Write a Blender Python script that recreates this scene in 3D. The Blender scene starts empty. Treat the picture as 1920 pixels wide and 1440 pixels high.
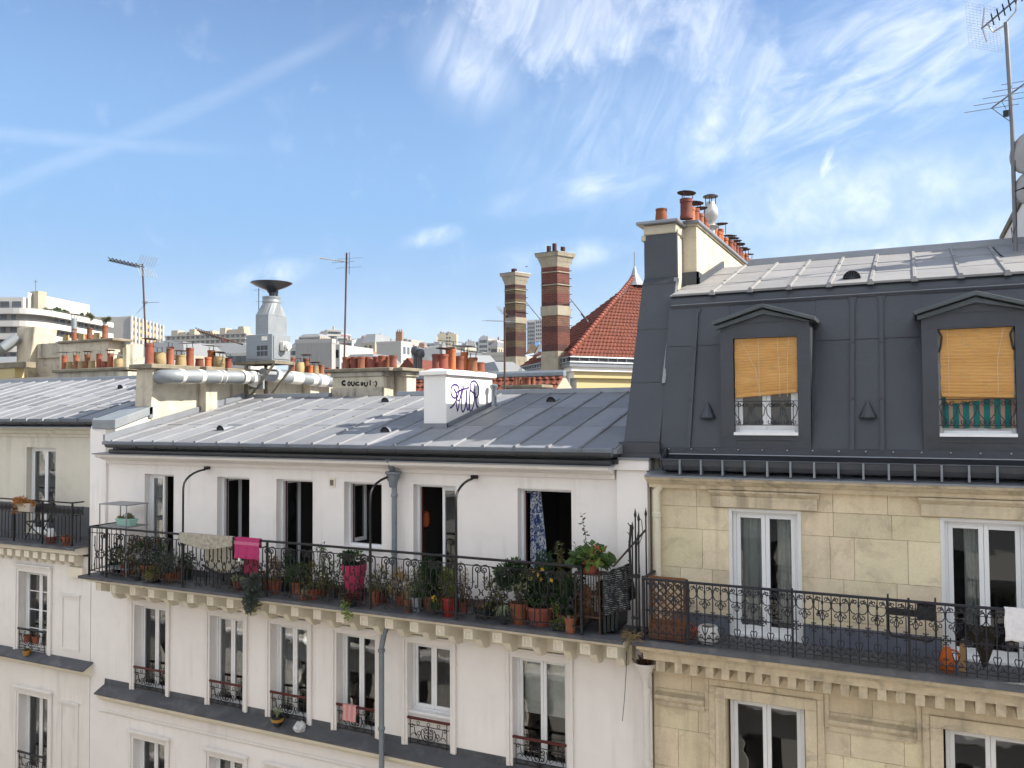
import bpy, math, random
from mathutils import Vector, Matrix
rad = math.radians
rng = random.Random(11)
SC = bpy.context.scene
COL = SC.collection

# ------------------------------------------------------------------ camera
# World: X runs along the street facades, Y goes away from the camera through them, Z is up.
# The camera stands at an upper window across the street (eye at the origin); the street is 20 m below.
F_PX, YAW, PITCH, ROLL = 1553.0, rad(25.8), math.atan(50 / 1553.0), 0.006
_f0 = Vector((-math.sin(YAW), math.cos(YAW), 0)); _r0 = Vector((math.cos(YAW), math.sin(YAW), 0)); _z = Vector((0, 0, 1))
C_FW = _f0 * math.cos(PITCH) + _z * math.sin(PITCH)
_u1 = _z * math.cos(PITCH) - _f0 * math.sin(PITCH)
C_RT = _r0 * math.cos(ROLL) - _u1 * math.sin(ROLL)
C_UP = _u1 * math.cos(ROLL) + _r0 * math.sin(ROLL)
cam_data = bpy.data.cameras.new('camera'); cam = bpy.data.objects.new('camera', cam_data); COL.objects.link(cam)
cam.matrix_world = Matrix(((C_RT.x, C_UP.x, -C_FW.x, 0), (C_RT.y, C_UP.y, -C_FW.y, 0), (C_RT.z, C_UP.z, -C_FW.z, 0), (0, 0, 0, 1)))
cam_data.sensor_width = 36.0; cam_data.lens = F_PX / 1920 * 36.0; cam_data.clip_start = 0.05; cam_data.clip_end = 20000
SC.camera = cam
GROUND = -20.0

def ray(x, y): return C_FW + C_RT * ((x - 960) / F_PX) - C_UP * ((y - 720) / F_PX)
def PY(x, y, Y):            # survey helper: the point of plane Y seen at a pixel of the photograph
    d = ray(x, y); return d * (Y / d.y)
def PD(x, y, d): return ray(x, y) * d

# ------------------------------------------------------------------ light
SUN_DIR = Vector((0.74, 0.244, 0.628)).normalized()
SUN_EL = math.asin(SUN_DIR.z); SUN_AZ = math.atan2(SUN_DIR.x, SUN_DIR.y)   # clockwise from +Y
sun_d = bpy.data.lights.new('sun', 'SUN'); sun_d.energy = 2.8; sun_d.angle = rad(0.53); sun_d.color = (1.0, 0.93, 0.82)
sun = bpy.data.objects.new('sun', sun_d); COL.objects.link(sun)
sun.rotation_euler = SUN_DIR.to_track_quat('Z', 'Y').to_euler()
SC.view_settings.view_transform = 'Standard'; SC.view_settings.look = 'None'
SC.view_settings.exposure = 1.88; SC.view_settings.gamma = 1.0; SC.view_settings.use_curve_mapping = False

class NT:                    # small node-tree helper
    def __init__(s, nt): s.nt = nt; nt.nodes.clear()
    def n(s, t, **kw):
        nd = s.nt.nodes.new(t)
        for k, v in kw.items(): setattr(nd, k, v)
        return nd
    def link(s, a, b): s.nt.links.new(a, b)
    def put(s, sock, v):
        if hasattr(v, 'node'): s.link(v, sock)
        elif isinstance(v, (tuple, list)) and len(v) == 3 and sock.type == 'RGBA': sock.default_value = (*v, 1)
        else: sock.default_value = v
    def math(s, op, a, b=0.0, c=None, clamp=False):
        nd = s.n('ShaderNodeMath', operation=op, use_clamp=clamp); s.put(nd.inputs[0], a); s.put(nd.inputs[1], b)
        if c is not None: s.put(nd.inputs[2], c)
        return nd.outputs[0]
    def vmath(s, op, a, b=(0, 0, 0)):
        nd = s.n('ShaderNodeVectorMath', operation=op); s.put(nd.inputs[0], a)
        if op == 'SCALE': s.put(nd.inputs['Scale'], b)
        else: s.put(nd.inputs[1], b)
        return nd.outputs['Value'] if op in ('DOT_PRODUCT', 'LENGTH') else nd.outputs[0]
    def comb(s, x, y, z=0.0):
        nd = s.n('ShaderNodeCombineXYZ')
        for i, v in enumerate((x, y, z)): s.put(nd.inputs[i], v)
        return nd.outputs[0]
    def sep(s, v):
        nd = s.n('ShaderNodeSeparateXYZ'); s.put(nd.inputs[0], v); return nd.outputs
    def noise(s, vec, scale, detail=4, rough=0.55, dist=0.0):
        nd = s.n('ShaderNodeTexNoise'); s.put(nd.inputs['Vector'], vec)
        nd.inputs['Scale'].default_value = scale; nd.inputs['Detail'].default_value = detail
        nd.inputs['Roughness'].default_value = rough; nd.inputs['Distortion'].default_value = dist
        return nd.outputs[0]
    def ramp(s, v, a, b, lo=0.0, hi=1.0, smooth=True):
        nd = s.n('ShaderNodeMapRange', interpolation_type='SMOOTHSTEP' if smooth else 'LINEAR'); s.put(nd.inputs[0], v)
        for i, q in enumerate((a, b, lo, hi)): s.put(nd.inputs[i + 1], q)
        return nd.outputs[0]
    def mix(s, f, a, b, mode='MIX'):
        nd = s.n('ShaderNodeMix', data_type='RGBA', blend_type=mode); s.put(nd.inputs[0], f); s.put(nd.inputs[6], a); s.put(nd.inputs[7], b)
        return nd.outputs[2]

# ------------------------------------------------------------------ sky with cirrus
def make_world():
    w = bpy.data.worlds.new('World'); SC.world = w; w.use_nodes = True
    t = NT(w.node_tree)
    sky = t.n('ShaderNodeTexSky', sky_type='NISHITA', sun_disc=False, sun_elevation=SUN_EL, sun_rotation=SUN_AZ, altitude=200, air_density=0.9, dust_density=0.15, ozone_density=3.5)
    d = t.n('ShaderNodeTexCoord').outputs['Generated']
    x, y, z = t.sep(d)
    az = t.math('MULTIPLY', t.math('ARCTAN2', x, y), 57.2958)            # degrees clockwise from +Y
    hyp = t.math('SQRT', t.math('ADD', t.math('MULTIPLY', x, x), t.math('MULTIPLY', y, y)))
    el = t.math('MULTIPLY', t.math('ARCTAN2', z, hyp), 57.2958)
    uv = t.comb(az, el)
    def blob(ca, ce, ra, re, rot, soft=0.0):                             # elliptical field of cloud, degrees
        dx = t.math('SUBTRACT', az, ca); dy = t.math('SUBTRACT', el, ce); c, s_ = math.cos(rad(rot)), math.sin(rad(rot))
        a = t.math('DIVIDE', t.math('ADD', t.math('MULTIPLY', dx, c), t.math('MULTIPLY', dy, s_)), ra)
        b = t.math('DIVIDE', t.math('SUBTRACT', t.math('MULTIPLY', dy, c), t.math('MULTIPLY', dx, s_)), re)
        r = t.math('SQRT', t.math('ADD', t.math('MULTIPLY', a, a), t.math('MULTIPLY', b, b)))
        return t.ramp(r, 1.0, soft)
    def streaks(rot, sx, sy, scale, dist, seed, lo, hi, detail=7):
        c, s_ = math.cos(rad(rot)), math.sin(rad(rot))
        a = t.math('ADD', t.math('MULTIPLY', az, c * sx), t.math('MULTIPLY', el, s_ * sx))
        b = t.math('SUBTRACT', t.math('MULTIPLY', el, c * sy), t.math('MULTIPLY', az, s_ * sy))
        return t.ramp(t.noise(t.comb(a, b, seed), scale, detail, 0.62, dist), lo, hi)
    s1 = streaks(19, 0.16, 0.55, 1.0, 0.5, 3.1, 0.34, 0.74, 6)            # feathered streaks rising to the right
    s2 = streaks(63, 0.16, 0.55, 1.0, 0.7, 8.7, 0.32, 0.76, 6)            # wisps combed steeply
    puff = t.ramp(t.noise(uv, 0.42, 7, 0.62, 0.35), 0.30, 0.74)
    def mul(*a):
        r = a[0]
        for q in a[1:]: r = t.math('MULTIPLY', r, q)
        return r
    def mx(*a):
        r = a[0]
        for q in a[1:]: r = t.math('MAXIMUM', r, q)
        return r
    def lin(a, k, b): return t.math('MULTIPLY_ADD', a, k, b)
    ax_ = t.math('DIVIDE', t.math('ADD', az, 19.8), 9.6); ay_ = t.math('DIVIDE', t.math('SUBTRACT', el, 20.6), 5.9)
    rr = t.math('SQRT', t.math('ADD', t.math('MULTIPLY', ax_, ax_), t.math('MULTIPLY', ay_, ay_)))
    ring = mul(t.ramp(t.math('ABSOLUTE', t.math('SUBTRACT', lin(puff, 0.35, rr), 1.17)), 0.50, 0.0), t.ramp(az, -19, -11), t.ramp(el, 14.5, 17))
    dens = mx(
        mul(ring, lin(s2, 0.45, 0.20), 0.80),
        mul(t.ramp(lin(puff, -0.5, t.math('SUBTRACT', 1.25, blob(-22.0, 26.0, 14, 6.5, -4))), 0.95, 0.2), lin(s2, 0.55, 0.30), 0.66),
        mul(blob(-28.6, 23.0, 5.6, 4.4, -30), lin(s2, 0.5, 0.30), 0.60),
        mul(blob(-12.4, 18.6, 2.4, 5.0, -22), lin(puff, 0.6, 0.25), 0.80),
        mul(blob(-20.0, 15.2, 10.5, 2.0, 10), lin(s1, 0.6, 0.20), lin(puff, .5, .5), 0.72),
        mul(blob(-1.5, 20.6, 17, 7.2, 19), lin(s1, 0.75, 0.10), 0.70),
        mul(blob(-3, 13.2, 17, 4.2, 3), lin(puff, 0.45, 0.32), 0.78),
        mul(blob(0, 8.0, 24, 6.0, 3), lin(puff, 0.50, 0.40), 0.88),
        mul(blob(-17, 18.5, 14, 8, 10), lin(s2, 0.35, 0.06), 0.6),
        mul(blob(-4.6, 15.4, 0.9, 2.3, -28), s2, 0.9),
        mul(blob(-31.3, 11.9, 3.0, 1.0, 14), puff, 0.62),
        mul(blob(-42.5, 8.9, 4.6, 1.3, 17), puff, 0.70),
        mul(blob(-22, 10.6, 8, 1.5, 5), puff, 0.45),
        mul(t.ramp(el, 9.5, 1.5), lin(puff, 0.35, 0.25), 0.70),
        mul(t.ramp(t.noise(d, 2.6, 4, 0.6, 0.6), 0.20, 0.50), mx(t.ramp(az, 2, 42), t.ramp(az, -75, -112)), 0.85),  # unseen cloud cover added beyond the view to lift fill on the shaded facades
        mul(lin(s1, 0.6, 0.4), t.ramp(t.math('ABSOLUTE', t.math('SUBTRACT', t.math('SUBTRACT', el, 13.3), t.math('MULTIPLY', t.math('ADD', az, 57.5), 0.55))), 0.9, 0.0), t.ramp(az, -33, -43), 0.14),
        mul(t.ramp(t.math('ABSOLUTE', t.math('SUBTRACT', t.math('SUBTRACT', el, 16.2), t.math('MULTIPLY', t.math('ADD', az, 57.5), 0.05))), 0.7, 0.0), t.ramp(az, -40, -54), lin(puff, 0.5, 0.5), 0.13),
    )
    col = t.mix(t.math('MULTIPLY', t.ramp(el, 30, 9), 0.94), t.vmath('SCALE', sky.outputs[0], 0.8), t.mix(t.ramp(el, 14, 1), (1.12, 2.05, 3.4), (2.1, 2.8, 3.55)))     # thin ground haze whitening the low sky all round
    cloud = t.mix(t.ramp(el, 0, 22), (4.3, 4.7, 5.1), (5.2, 5.4, 5.7))
    mixed = t.mix(t.math('MINIMUM', dens, 1.0), col, cloud)
    bg = t.n('ShaderNodeBackground'); t.link(mixed, bg.inputs[0]); bg.inputs[1].default_value = 0.073
    out = t.n('ShaderNodeOutputWorld'); t.link(bg.outputs[0], out.inputs[0])
make_world()

# ------------------------------------------------------------------ materials
MATS = {}
def mat(name, col, rough=0.8, var=0.08, scale=1.5, fine=0.05, fscale=30, bump=0.0, bscale=60, metal=0.0, objvar=0.0, huevar=0.0, streak=0.0, dirt=(0.12, 0.10, 0.08), spec=0.3, stain=0.0, trans=0.0):
    if name in MATS: return MATS[name]
    m = bpy.data.materials.new(name); m.use_nodes = True; t = NT(m.node_tree)
    b = t.n('ShaderNodeBsdfPrincipled'); out = t.n('ShaderNodeOutputMaterial')
    pos = t.n('ShaderNodeNewGeometry').outputs['Position']
    v = t.ramp(t.noise(pos, scale, 5, 0.6), 0.25, 0.75, 1 - var, 1 + var, False)
    if fine: v = t.math('MULTIPLY', v, t.ramp(t.noise(pos, fscale, 3, 0.6), 0.25, 0.75, 1 - fine, 1 + fine, False))
    oi = None
    if objvar or huevar: oi = t.n('ShaderNodeObjectInfo').outputs['Random']
    if objvar: v = t.math('MULTIPLY', v, t.ramp(oi, 0, 1, 1 - objvar, 1 + objvar, False))
    c = t.vmath('SCALE', (col[0], col[1], col[2]), v)
    if huevar:
        hs = t.n('ShaderNodeHueSaturation'); t.link(c, hs.inputs['Color'])
        t.put(hs.inputs['Hue'], t.ramp(t.math('FRACT', t.math('MULTIPLY', oi, 7.31)), 0, 1, 0.5 - huevar, 0.5 + huevar, False))
        t.put(hs.inputs['Saturation'], t.ramp(t.math('FRACT', t.math('MULTIPLY', oi, 3.77)), 0, 1, 1 - 3 * huevar, 1 + 3 * huevar, False)); c = hs.outputs[0]
    if streak:
        sv = t.vmath('MULTIPLY', pos, (5.0, 5.0, 0.35))
        f = t.math('MULTIPLY', t.ramp(t.noise(sv, 1.0, 5, 0.6), 0.46, 0.70), t.math('MULTIPLY', t.ramp(t.noise(pos, 0.6, 3), 0.36, 0.62), streak))
        c = t.mix(f, c, dirt)
    if stain:
        f = t.math('MULTIPLY', t.ramp(t.noise(pos, 2.3, 6, 0.68, 0.6), 0.48, 0.68), stain)
        c = t.mix(f, c, dirt)
    t.link(c, b.inputs['Base Color'])
    b.inputs['Roughness'].default_value = rough; b.inputs['Metallic'].default_value = metal; b.inputs['Specular IOR Level'].default_value = spec
    if trans: b.inputs['Transmission Weight'].default_value = trans
    if bump:
        bp = t.n('ShaderNodeBump'); bp.inputs['Strength'].default_value = bump; bp.inputs['Distance'].default_value = 0.01 if bscale > 10 else 0.06
        t.link(t.noise(pos, bscale, 4, 0.6), bp.inputs['Height']); t.link(bp.outputs[0], b.inputs['Normal'])
    t.link(b.outputs[0], out.inputs[0]); MATS[name] = m
    return m

def glass_mat(name, tint=(0.95, 0.97, 0.97), refl=1.0):
    if name in MATS: return MATS[name]
    m = bpy.data.materials.new(name); m.use_nodes = True; t = NT(m.node_tree)
    tr = t.n('ShaderNodeBsdfTransparent'); tr.inputs[0].default_value = (*tint, 1)
    gl = t.n('ShaderNodeBsdfGlossy'); gl.inputs['Roughness'].default_value = 0.015; gl.inputs[0].default_value = (0.95, 0.97, 1, 1)
    fr = t.n('ShaderNodeFresnel'); fr.inputs[0].default_value = 1.5
    pos = t.n('ShaderNodeNewGeometry').outputs['Position']
    bp = t.n('ShaderNodeBump'); bp.inputs['Strength'].default_value = 0.06; bp.inputs['Distance'].default_value = 0.05
    t.link(t.noise(pos, 1.6, 2), bp.inputs['Height']); t.link(bp.outputs[0], gl.inputs['Normal'])
    f = t.math('ADD', t.math('MULTIPLY', fr.outputs[0], 0.85 * refl), 0.01 * refl, clamp=True)
    mx = t.n('ShaderNodeMixShader'); t.link(f, mx.inputs[0]); t.link(tr.outputs[0], mx.inputs[1]); t.link(gl.outputs[0], mx.inputs[2])
    out = t.n('ShaderNodeOutputMaterial'); t.link(mx.outputs[0], out.inputs[0]); MATS[name] = m
    return m

PLASTER = mat('white_plaster', (0.85, 0.81, 0.78), 0.9, 0.05, 0.7, 0.02, 40, 0.15, 90, streak=0.30, dirt=(0.52, 0.47, 0.43), stain=0.08)
PLASTER2 = mat('white_plaster_old', (0.82, 0.785, 0.74), 0.9, 0.05, 0.9, 0.02, 40, 0.2, 90, streak=0.42, dirt=(0.36, 0.33, 0.27), stain=0.08)
CREAMW = mat('greyish_cream_render', (0.66, 0.625, 0.53), 0.9, 0.06, 1.2, 0.03, 40, 0.2, 80, streak=0.35, dirt=(0.30, 0.28, 0.20), stain=0.12)
TRIM = mat('cream_trim', (0.77, 0.71, 0.585), 0.85, 0.06, 2, 0.04, 40, 0.2, 80, streak=0.25, dirt=(0.30, 0.25, 0.17))
TRIMW = mat('white_trim', (0.79, 0.75, 0.715), 0.85, 0.04, 2, 0.02, 40, 0.1, 80, streak=0.15, dirt=(0.4, 0.36, 0.3))
STONE = mat('limestone', (0.69, 0.60, 0.425), 0.9, 0.10, 1.6, 0.07, 26, 0.45, 45, objvar=0.10, huevar=0.012, streak=0.5, dirt=(0.33, 0.27, 0.18), stain=0.4)
STONE2 = mat('limestone_trim', (0.64, 0.55, 0.40), 0.9, 0.12, 2.2, 0.07, 26, 0.45, 45, objvar=0.05, streak=0.65, dirt=(0.24, 0.20, 0.145), stain=0.5)
MORTAR = mat('mortar', (0.50, 0.41, 0.27), 0.95)
ZINC = mat('zinc_sheet', (0.185, 0.19, 0.205), 0.6, 0.13, 1.3, 0.05, 22, 0.35, 2.5, metal=0.0, objvar=0.18, streak=0.0, stain=0.15, dirt=(0.30, 0.30, 0.30), spec=0.3)
ZINCW = mat('zinc_sheet_warm', (0.225, 0.22, 0.218), 0.6, 0.13, 1.3, 0.05, 22, 0.35, 2.5, metal=0.0, objvar=0.10, stain=0.15, dirt=(0.30, 0.29, 0.285), spec=0.3)
ZDARK = mat('anthracite_zinc', (0.046, 0.051, 0.062), 0.5, 0.13, 0.9, 0.05, 22, 0.5, 2.2, metal=0.2, objvar=0.05, spec=0.5)
ZTRIM = mat('zinc_trim', (0.21, 0.225, 0.25), 0.4, 0.12, 2.5, 0.05, 22, metal=0.3, spec=0.5)
ZLEDGE = mat('weathered_zinc_ledge', (0.085, 0.088, 0.098), 0.6, 0.25, 2.2, 0.08, 22, metal=0.1, stain=0.45, dirt=(0.19, 0.19, 0.20))
GUTTER = mat('dark_gutter_zinc', (0.055, 0.06, 0.068), 0.38, 0.15, 2.5, 0.05, 22, metal=0.3, spec=0.5)
GALV = mat('galvanised_steel', (0.24, 0.26, 0.275), 0.48, 0.14, 3, 0.06, 26, metal=0.35, spec=0.5)
PIPEZ = mat('zinc_pipe', (0.20, 0.23, 0.26), 0.45, 0.15, 4, 0.06, 26, metal=0.4, spec=0.5)
IRON = mat('black_wrought_iron', (0.014, 0.014, 0.016), 0.45, 0.2, 8, 0, metal=0.2, spec=0.4)
IRON2 = mat('dark_blue_iron', (0.016, 0.018, 0.026), 0.45, 0.2, 8, 0, metal=0.2, spec=0.4)
DKRED = mat('dark_red_paint', (0.085, 0.014, 0.012), 0.4, 0.1, 6)
PVC = mat('white_window_frame', (0.80, 0.81, 0.82), 0.35, 0.03, 3, 0.0, streak=0.1, dirt=(0.5, 0.48, 0.44))
GLASS = glass_mat('window_glass')
GLASSD = glass_mat('window_glass_dark', (0.74, 0.76, 0.77), 1.1)
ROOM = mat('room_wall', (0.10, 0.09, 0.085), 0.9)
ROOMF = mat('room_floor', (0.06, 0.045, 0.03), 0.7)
CONC = mat('weathered_render', (0.40, 0.365, 0.30), 0.92, 0.12, 1.6, 0.06, 30, 0.35, 50, streak=0.95, dirt=(0.10, 0.09, 0.075), stain=0.5)
CONCL = mat('pale_stack_render', (0.52, 0.465, 0.365), 0.92, 0.12, 1.3, 0.06, 30, 0.35, 50, streak=0.8, dirt=(0.19, 0.16, 0.12), stain=0.35)
CAPM = mat('mossy_stack_cap', (0.20, 0.175, 0.13), 0.95, 0.25, 3.0, 0.10, 30, 0.6, 50, stain=0.6, dirt=(0.09, 0.08, 0.065))
WCHIM = mat('white_stack_render', (0.80, 0.78, 0.75), 0.9, 0.03, 2, 0.02, 40, 0.15, 70, streak=0.15, dirt=(0.45, 0.42, 0.38))
TERRA = mat('terracotta', (0.235, 0.075, 0.042), 0.8, 0.14, 7, 0.06, 40, 0.2, 40, objvar=0.32, huevar=0.015, streak=0.7, dirt=(0.06, 0.035, 0.025), stain=0.5)
TERRAB = mat('pale_ochre_pot', (0.33, 0.25, 0.13), 0.85, 0.16, 7, 0.06, 40, 0.3, 40, objvar=0.12, streak=0.5, dirt=(0.10, 0.08, 0.05), stain=0.45)
TERRAN = mat('fresh_terracotta', (0.36, 0.105, 0.04), 0.75, 0.08, 7, 0.04, objvar=0.12)
NEARBLK = mat('near_black', (0.02, 0.018, 0.016), 0.95)  # flat near-black filling the roof vent fronts and the rainwater hopper
RUST = mat('rusty_steel', (0.085, 0.05, 0.04), 0.7, 0.3, 9, 0.1, metal=0.3)
GREYM = mat('grey_mast', (0.16, 0.165, 0.175), 0.45, 0.15, 5, metal=0.4)
ALU = mat('aluminium_rod', (0.42, 0.44, 0.46), 0.4, 0.1, 5, metal=0.6)
DTEAL = mat('patinated_zinc', (0.075, 0.088, 0.096), .5, .2, 3, .06, metal=.1)
# ------------------------------------------------------------------ mesh helpers
def wloc(o):
    p = Vector((0, 0, 0))
    while o is not None: p = p + Vector(o.location); o = o.parent
    return p

class MB:
    def __init__(s): s.v = []; s.f = []
    def add(s, vs, fs):
        k = len(s.v); s.v.extend(Vector(q) for q in vs); s.f.extend(tuple(i + k for i in f) for f in fs); return s
    def box(s, x0, x1, y0, y1, z0, z1):
        return s.add([(x0, y0, z0), (x1, y0, z0), (x1, y1, z0), (x0, y1, z0), (x0, y0, z1), (x1, y0, z1), (x1, y1, z1), (x0, y1, z1)],
                     [(0, 3, 2, 1), (4, 5, 6, 7), (0, 1, 5, 4), (1, 2, 6, 5), (2, 3, 7, 6), (3, 0, 4, 7)])
    def hexa(s, p): return s.add(p, [(0, 3, 2, 1), (4, 5, 6, 7), (0, 1, 5, 4), (1, 2, 6, 5), (2, 3, 7, 6), (3, 0, 4, 7)])
    def obox(s, c, e, mx):          # oriented box: centre, half extents, 3x3 matrix
        c = Vector(c); q = []
        for k in (-1, 1):
            for i, j in ((-1, -1), (1, -1), (1, 1), (-1, 1)): q.append(c + mx @ Vector((i * e[0], j * e[1], k * e[2])))
        return s.hexa(q)
    def prism(s, poly, a, b, ax='x'):  # polygon in the other two axes, extruded along ax
        def P(u, v, w): return {'x': (w, u, v), 'y': (u, w, v), 'z': (u, v, w)}[ax]
        n = len(poly); vs = [P(u, v, a) for u, v in poly] + [P(u, v, b) for u, v in poly]
        return s.add(vs, [tuple(range(n))[::-1], tuple(range(n, 2 * n))] + [(i, (i + 1) % n, n + (i + 1) % n, n + i) for i in range(n)])
    def quad(s, a, b, c, d): return s.add([a, b, c, d], [(0, 1, 2, 3)])
    def tube(s, pts, r, n=6, closed=False, cap=True, r1=None):
        pts = [Vector(p) for p in pts]; m = len(pts)
        if m < 2: return s
        T = []
        for i in range(m):
            a = pts[i - 1] if (i > 0 or closed) else pts[i]; b = pts[(i + 1) % m] if (i < m - 1 or closed) else pts[i]
            d = b - a; T.append(d.normalized() if d.length > 1e-9 else Vector((0, 0, 1)))
        up = Vector((0, 0, 1)) if abs(T[0].z) < 0.9 else Vector((1, 0, 0))
        N = (up - T[0] * up.dot(T[0])).normalized(); vs = []
        for i in range(m):
            N = N - T[i] * N.dot(T[i])
            N = N.normalized() if N.length > 1e-6 else T[i].orthogonal().normalized()
            B = T[i].cross(N); rr = r if r1 is None else r + (r1 - r) * i / (m - 1)
            for k in range(n):
                a = 2 * math.pi * (k + 0.5) / n; vs.append(pts[i] + (N * math.cos(a) + B * math.sin(a)) * rr)
        fs = []
        for i in range(m if closed else m - 1):
            j = (i + 1) % m
            for k in range(n): fs.append((i * n + k, i * n + (k + 1) % n, j * n + (k + 1) % n, j * n + k))
        if cap and not closed: fs += [tuple(range(n))[::-1], tuple(range((m - 1) * n, m * n))]
        return s.add(vs, fs)
    def ribbon(s, pts, w, nrm, th):    # flat painted stroke lying on a wall with normal nrm; w may be a list
        pts = [Vector(p) for p in pts]; nrm = Vector(nrm); vs = []; m = len(pts)
        for i, p in enumerate(pts):
            d = (pts[min(i + 1, m - 1)] - pts[max(i - 1, 0)]); d = d.normalized() if d.length > 1e-9 else Vector((0, 0, 1)); b = d.cross(nrm)
            ww = w[i] if isinstance(w, (list, tuple)) else w
            for q in (b * ww * .5, b * -ww * .5): vs += [p + q, p + q + nrm * th]
        fs = [(0, 1, 3, 2), (4 * m - 4, 4 * m - 2, 4 * m - 1, 4 * m - 3)]
        for i in range(m - 1):
            a, b = 4 * i, 4 * i + 4
            fs += [(a + 1, b + 1, b + 3, a + 3), (a, a + 2, b + 2, b), (a, b, b + 1, a + 1), (a + 2, a + 3, b + 3, b + 2)]
        return s.add(vs, fs)
    def lathe(s, prof, c, n=16, ax=None, cap0=True, cap1=True):  # prof = [(r, h)] along ax (default z)
        c = Vector(c); A = Vector(ax).normalized() if ax else Vector((0, 0, 1)); U = A.orthogonal().normalized(); V = A.cross(U); m = len(prof); vs = []
        for r, h in prof:
            for k in range(n):
                a = 2 * math.pi * k / n; vs.append(c + A * h + (U * math.cos(a) + V * math.sin(a)) * r)
        fs = [(i * n + k, i * n + (k + 1) % n, (i + 1) * n + (k + 1) % n, (i + 1) * n + k) for i in range(m - 1) for k in range(n)]
        if cap0: fs.append(tuple(range(n))[::-1])
        if cap1: fs.append(tuple(range((m - 1) * n, m * n)))
        return s.add(vs, fs)
    def mesh(s, name, mt, off=(0, 0, 0), smooth=False):
        off = Vector(off); me = bpy.data.meshes.new(name)
        me.from_pydata([tuple(q - off) for q in s.v], [], s.f)
        for m_ in (mt if isinstance(mt, (list, tuple)) else [mt]): me.materials.append(m_)
        if smooth:
            for p in me.polygons: p.use_smooth = True
        me.update(); return me
    def build(s, name, mt, parent=None, smooth=False, bevel=0.0, org=None):
        o = org if org is not None else (wloc(parent) if parent else (0, 0, 0))
        ob = bpy.data.objects.new(name, s.mesh(name, mt, o, smooth)); COL.objects.link(ob)
        if parent: ob.parent = parent
        elif org is not None: ob.location = org
        if bevel: bev(ob, bevel)
        if smooth: auto(ob)
        return ob

def bev(ob, w, seg=1):
    b = ob.modifiers.new('edge', 'BEVEL'); b.width = w; b.segments = seg; b.limit_method = 'ANGLE'; b.angle_limit = rad(40); b.harden_normals = False
def auto(ob):
    me = ob.data
    try: me.set_sharp_from_angle(angle=rad(38))
    except Exception: pass
def inst(name, me, parent, loc, rot=(0, 0, 0), scale=(1, 1, 1), bevel=0):
    ob = bpy.data.objects.new(name, me); COL.objects.link(ob)
    if parent: ob.parent = parent; ob.location = Vector(loc) - wloc(parent)
    else: ob.location = loc
    ob.rotation_euler = rot; ob.scale = scale
    if bevel: bev(ob, bevel)
    return ob
def tag(o, label=None, cat=None, group=None, kind=None):
    for k, q in (('label', label), ('category', cat), ('group', group), ('kind', kind)):
        if q: o[k] = q
    return o
def thing(name, label, cat, loc, group=None):
    o = bpy.data.objects.new(name, None); COL.objects.link(o); o.location = loc; o.empty_display_size = 0.3
    return tag(o, label, cat, group)

def wall(x0, x1, z0, z1, Y, ops, th, m=None):   # wall in plane Y with rectangular openings (x0,x1,z0,z1), thickness th going +Y
    m = m or MB()
    xs = sorted({x0, x1, *[o[0] for o in ops], *[o[1] for o in ops]}); zs = sorted({z0, z1, *[o[2] for o in ops], *[o[3] for o in ops]})
    xs = [x for x in xs if x0 - 1e-6 <= x <= x1 + 1e-6]; zs = [z for z in zs if z0 - 1e-6 <= z <= z1 + 1e-6]
    for i in range(len(xs) - 1):
        for j in range(len(zs) - 1):
            cx, cz = (xs[i] + xs[i + 1]) / 2, (zs[j] + zs[j + 1]) / 2
            if any(o[0] < cx < o[1] and o[2] < cz < o[3] for o in ops): continue
            a, b, c, d = xs[i], xs[i + 1], zs[j], zs[j + 1]
            m.quad((a, Y, c), (b, Y, c), (b, Y, d), (a, Y, d)); m.quad((a, Y + th, c), (a, Y + th, d), (b, Y + th, d), (b, Y + th, c))
    for a, b, c, d in ops:
        c = max(c, z0)
        m.quad((a, Y, c), (a, Y, d), (a, Y + th, d), (a, Y + th, c)); m.quad((b, Y, c), (b, Y + th, c), (b, Y + th, d), (b, Y, d))
        m.quad((a, Y, d), (b, Y, d), (b, Y + th, d), (a, Y + th, d)); m.quad((a, Y, c), (a, Y + th, c), (b, Y + th, c), (b, Y, c))
    m.quad((x0, Y, z0), (x0, Y, z1), (x0, Y + th, z1), (x0, Y + th, z0)); m.quad((x1, Y, z0), (x1, Y + th, z0), (x1, Y + th, z1), (x1, Y, z1))
    m.quad((x0, Y, z1), (x1, Y, z1), (x1, Y + th, z1), (x0, Y + th, z1))
    return m

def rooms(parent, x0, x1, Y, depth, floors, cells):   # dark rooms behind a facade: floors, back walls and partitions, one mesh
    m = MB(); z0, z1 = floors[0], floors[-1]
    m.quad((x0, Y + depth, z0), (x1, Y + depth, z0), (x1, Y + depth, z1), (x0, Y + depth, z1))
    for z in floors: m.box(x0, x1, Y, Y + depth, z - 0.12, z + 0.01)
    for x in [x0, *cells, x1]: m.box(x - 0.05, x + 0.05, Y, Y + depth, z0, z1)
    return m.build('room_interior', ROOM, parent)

def leaf(m, x0, x1, z0, z1, y, w, t=0.05):       # casement leaf frame members
    m.box(x0, x0 + w, y, y + t, z0, z1); m.box(x1 - w, x1, y, y + t, z0, z1)
    m.box(x0 + w, x1 - w, y, y + t, z0, z0 + w * 1.25); m.box(x0 + w, x1 - w, y, y + t, z1 - w, z1)

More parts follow.
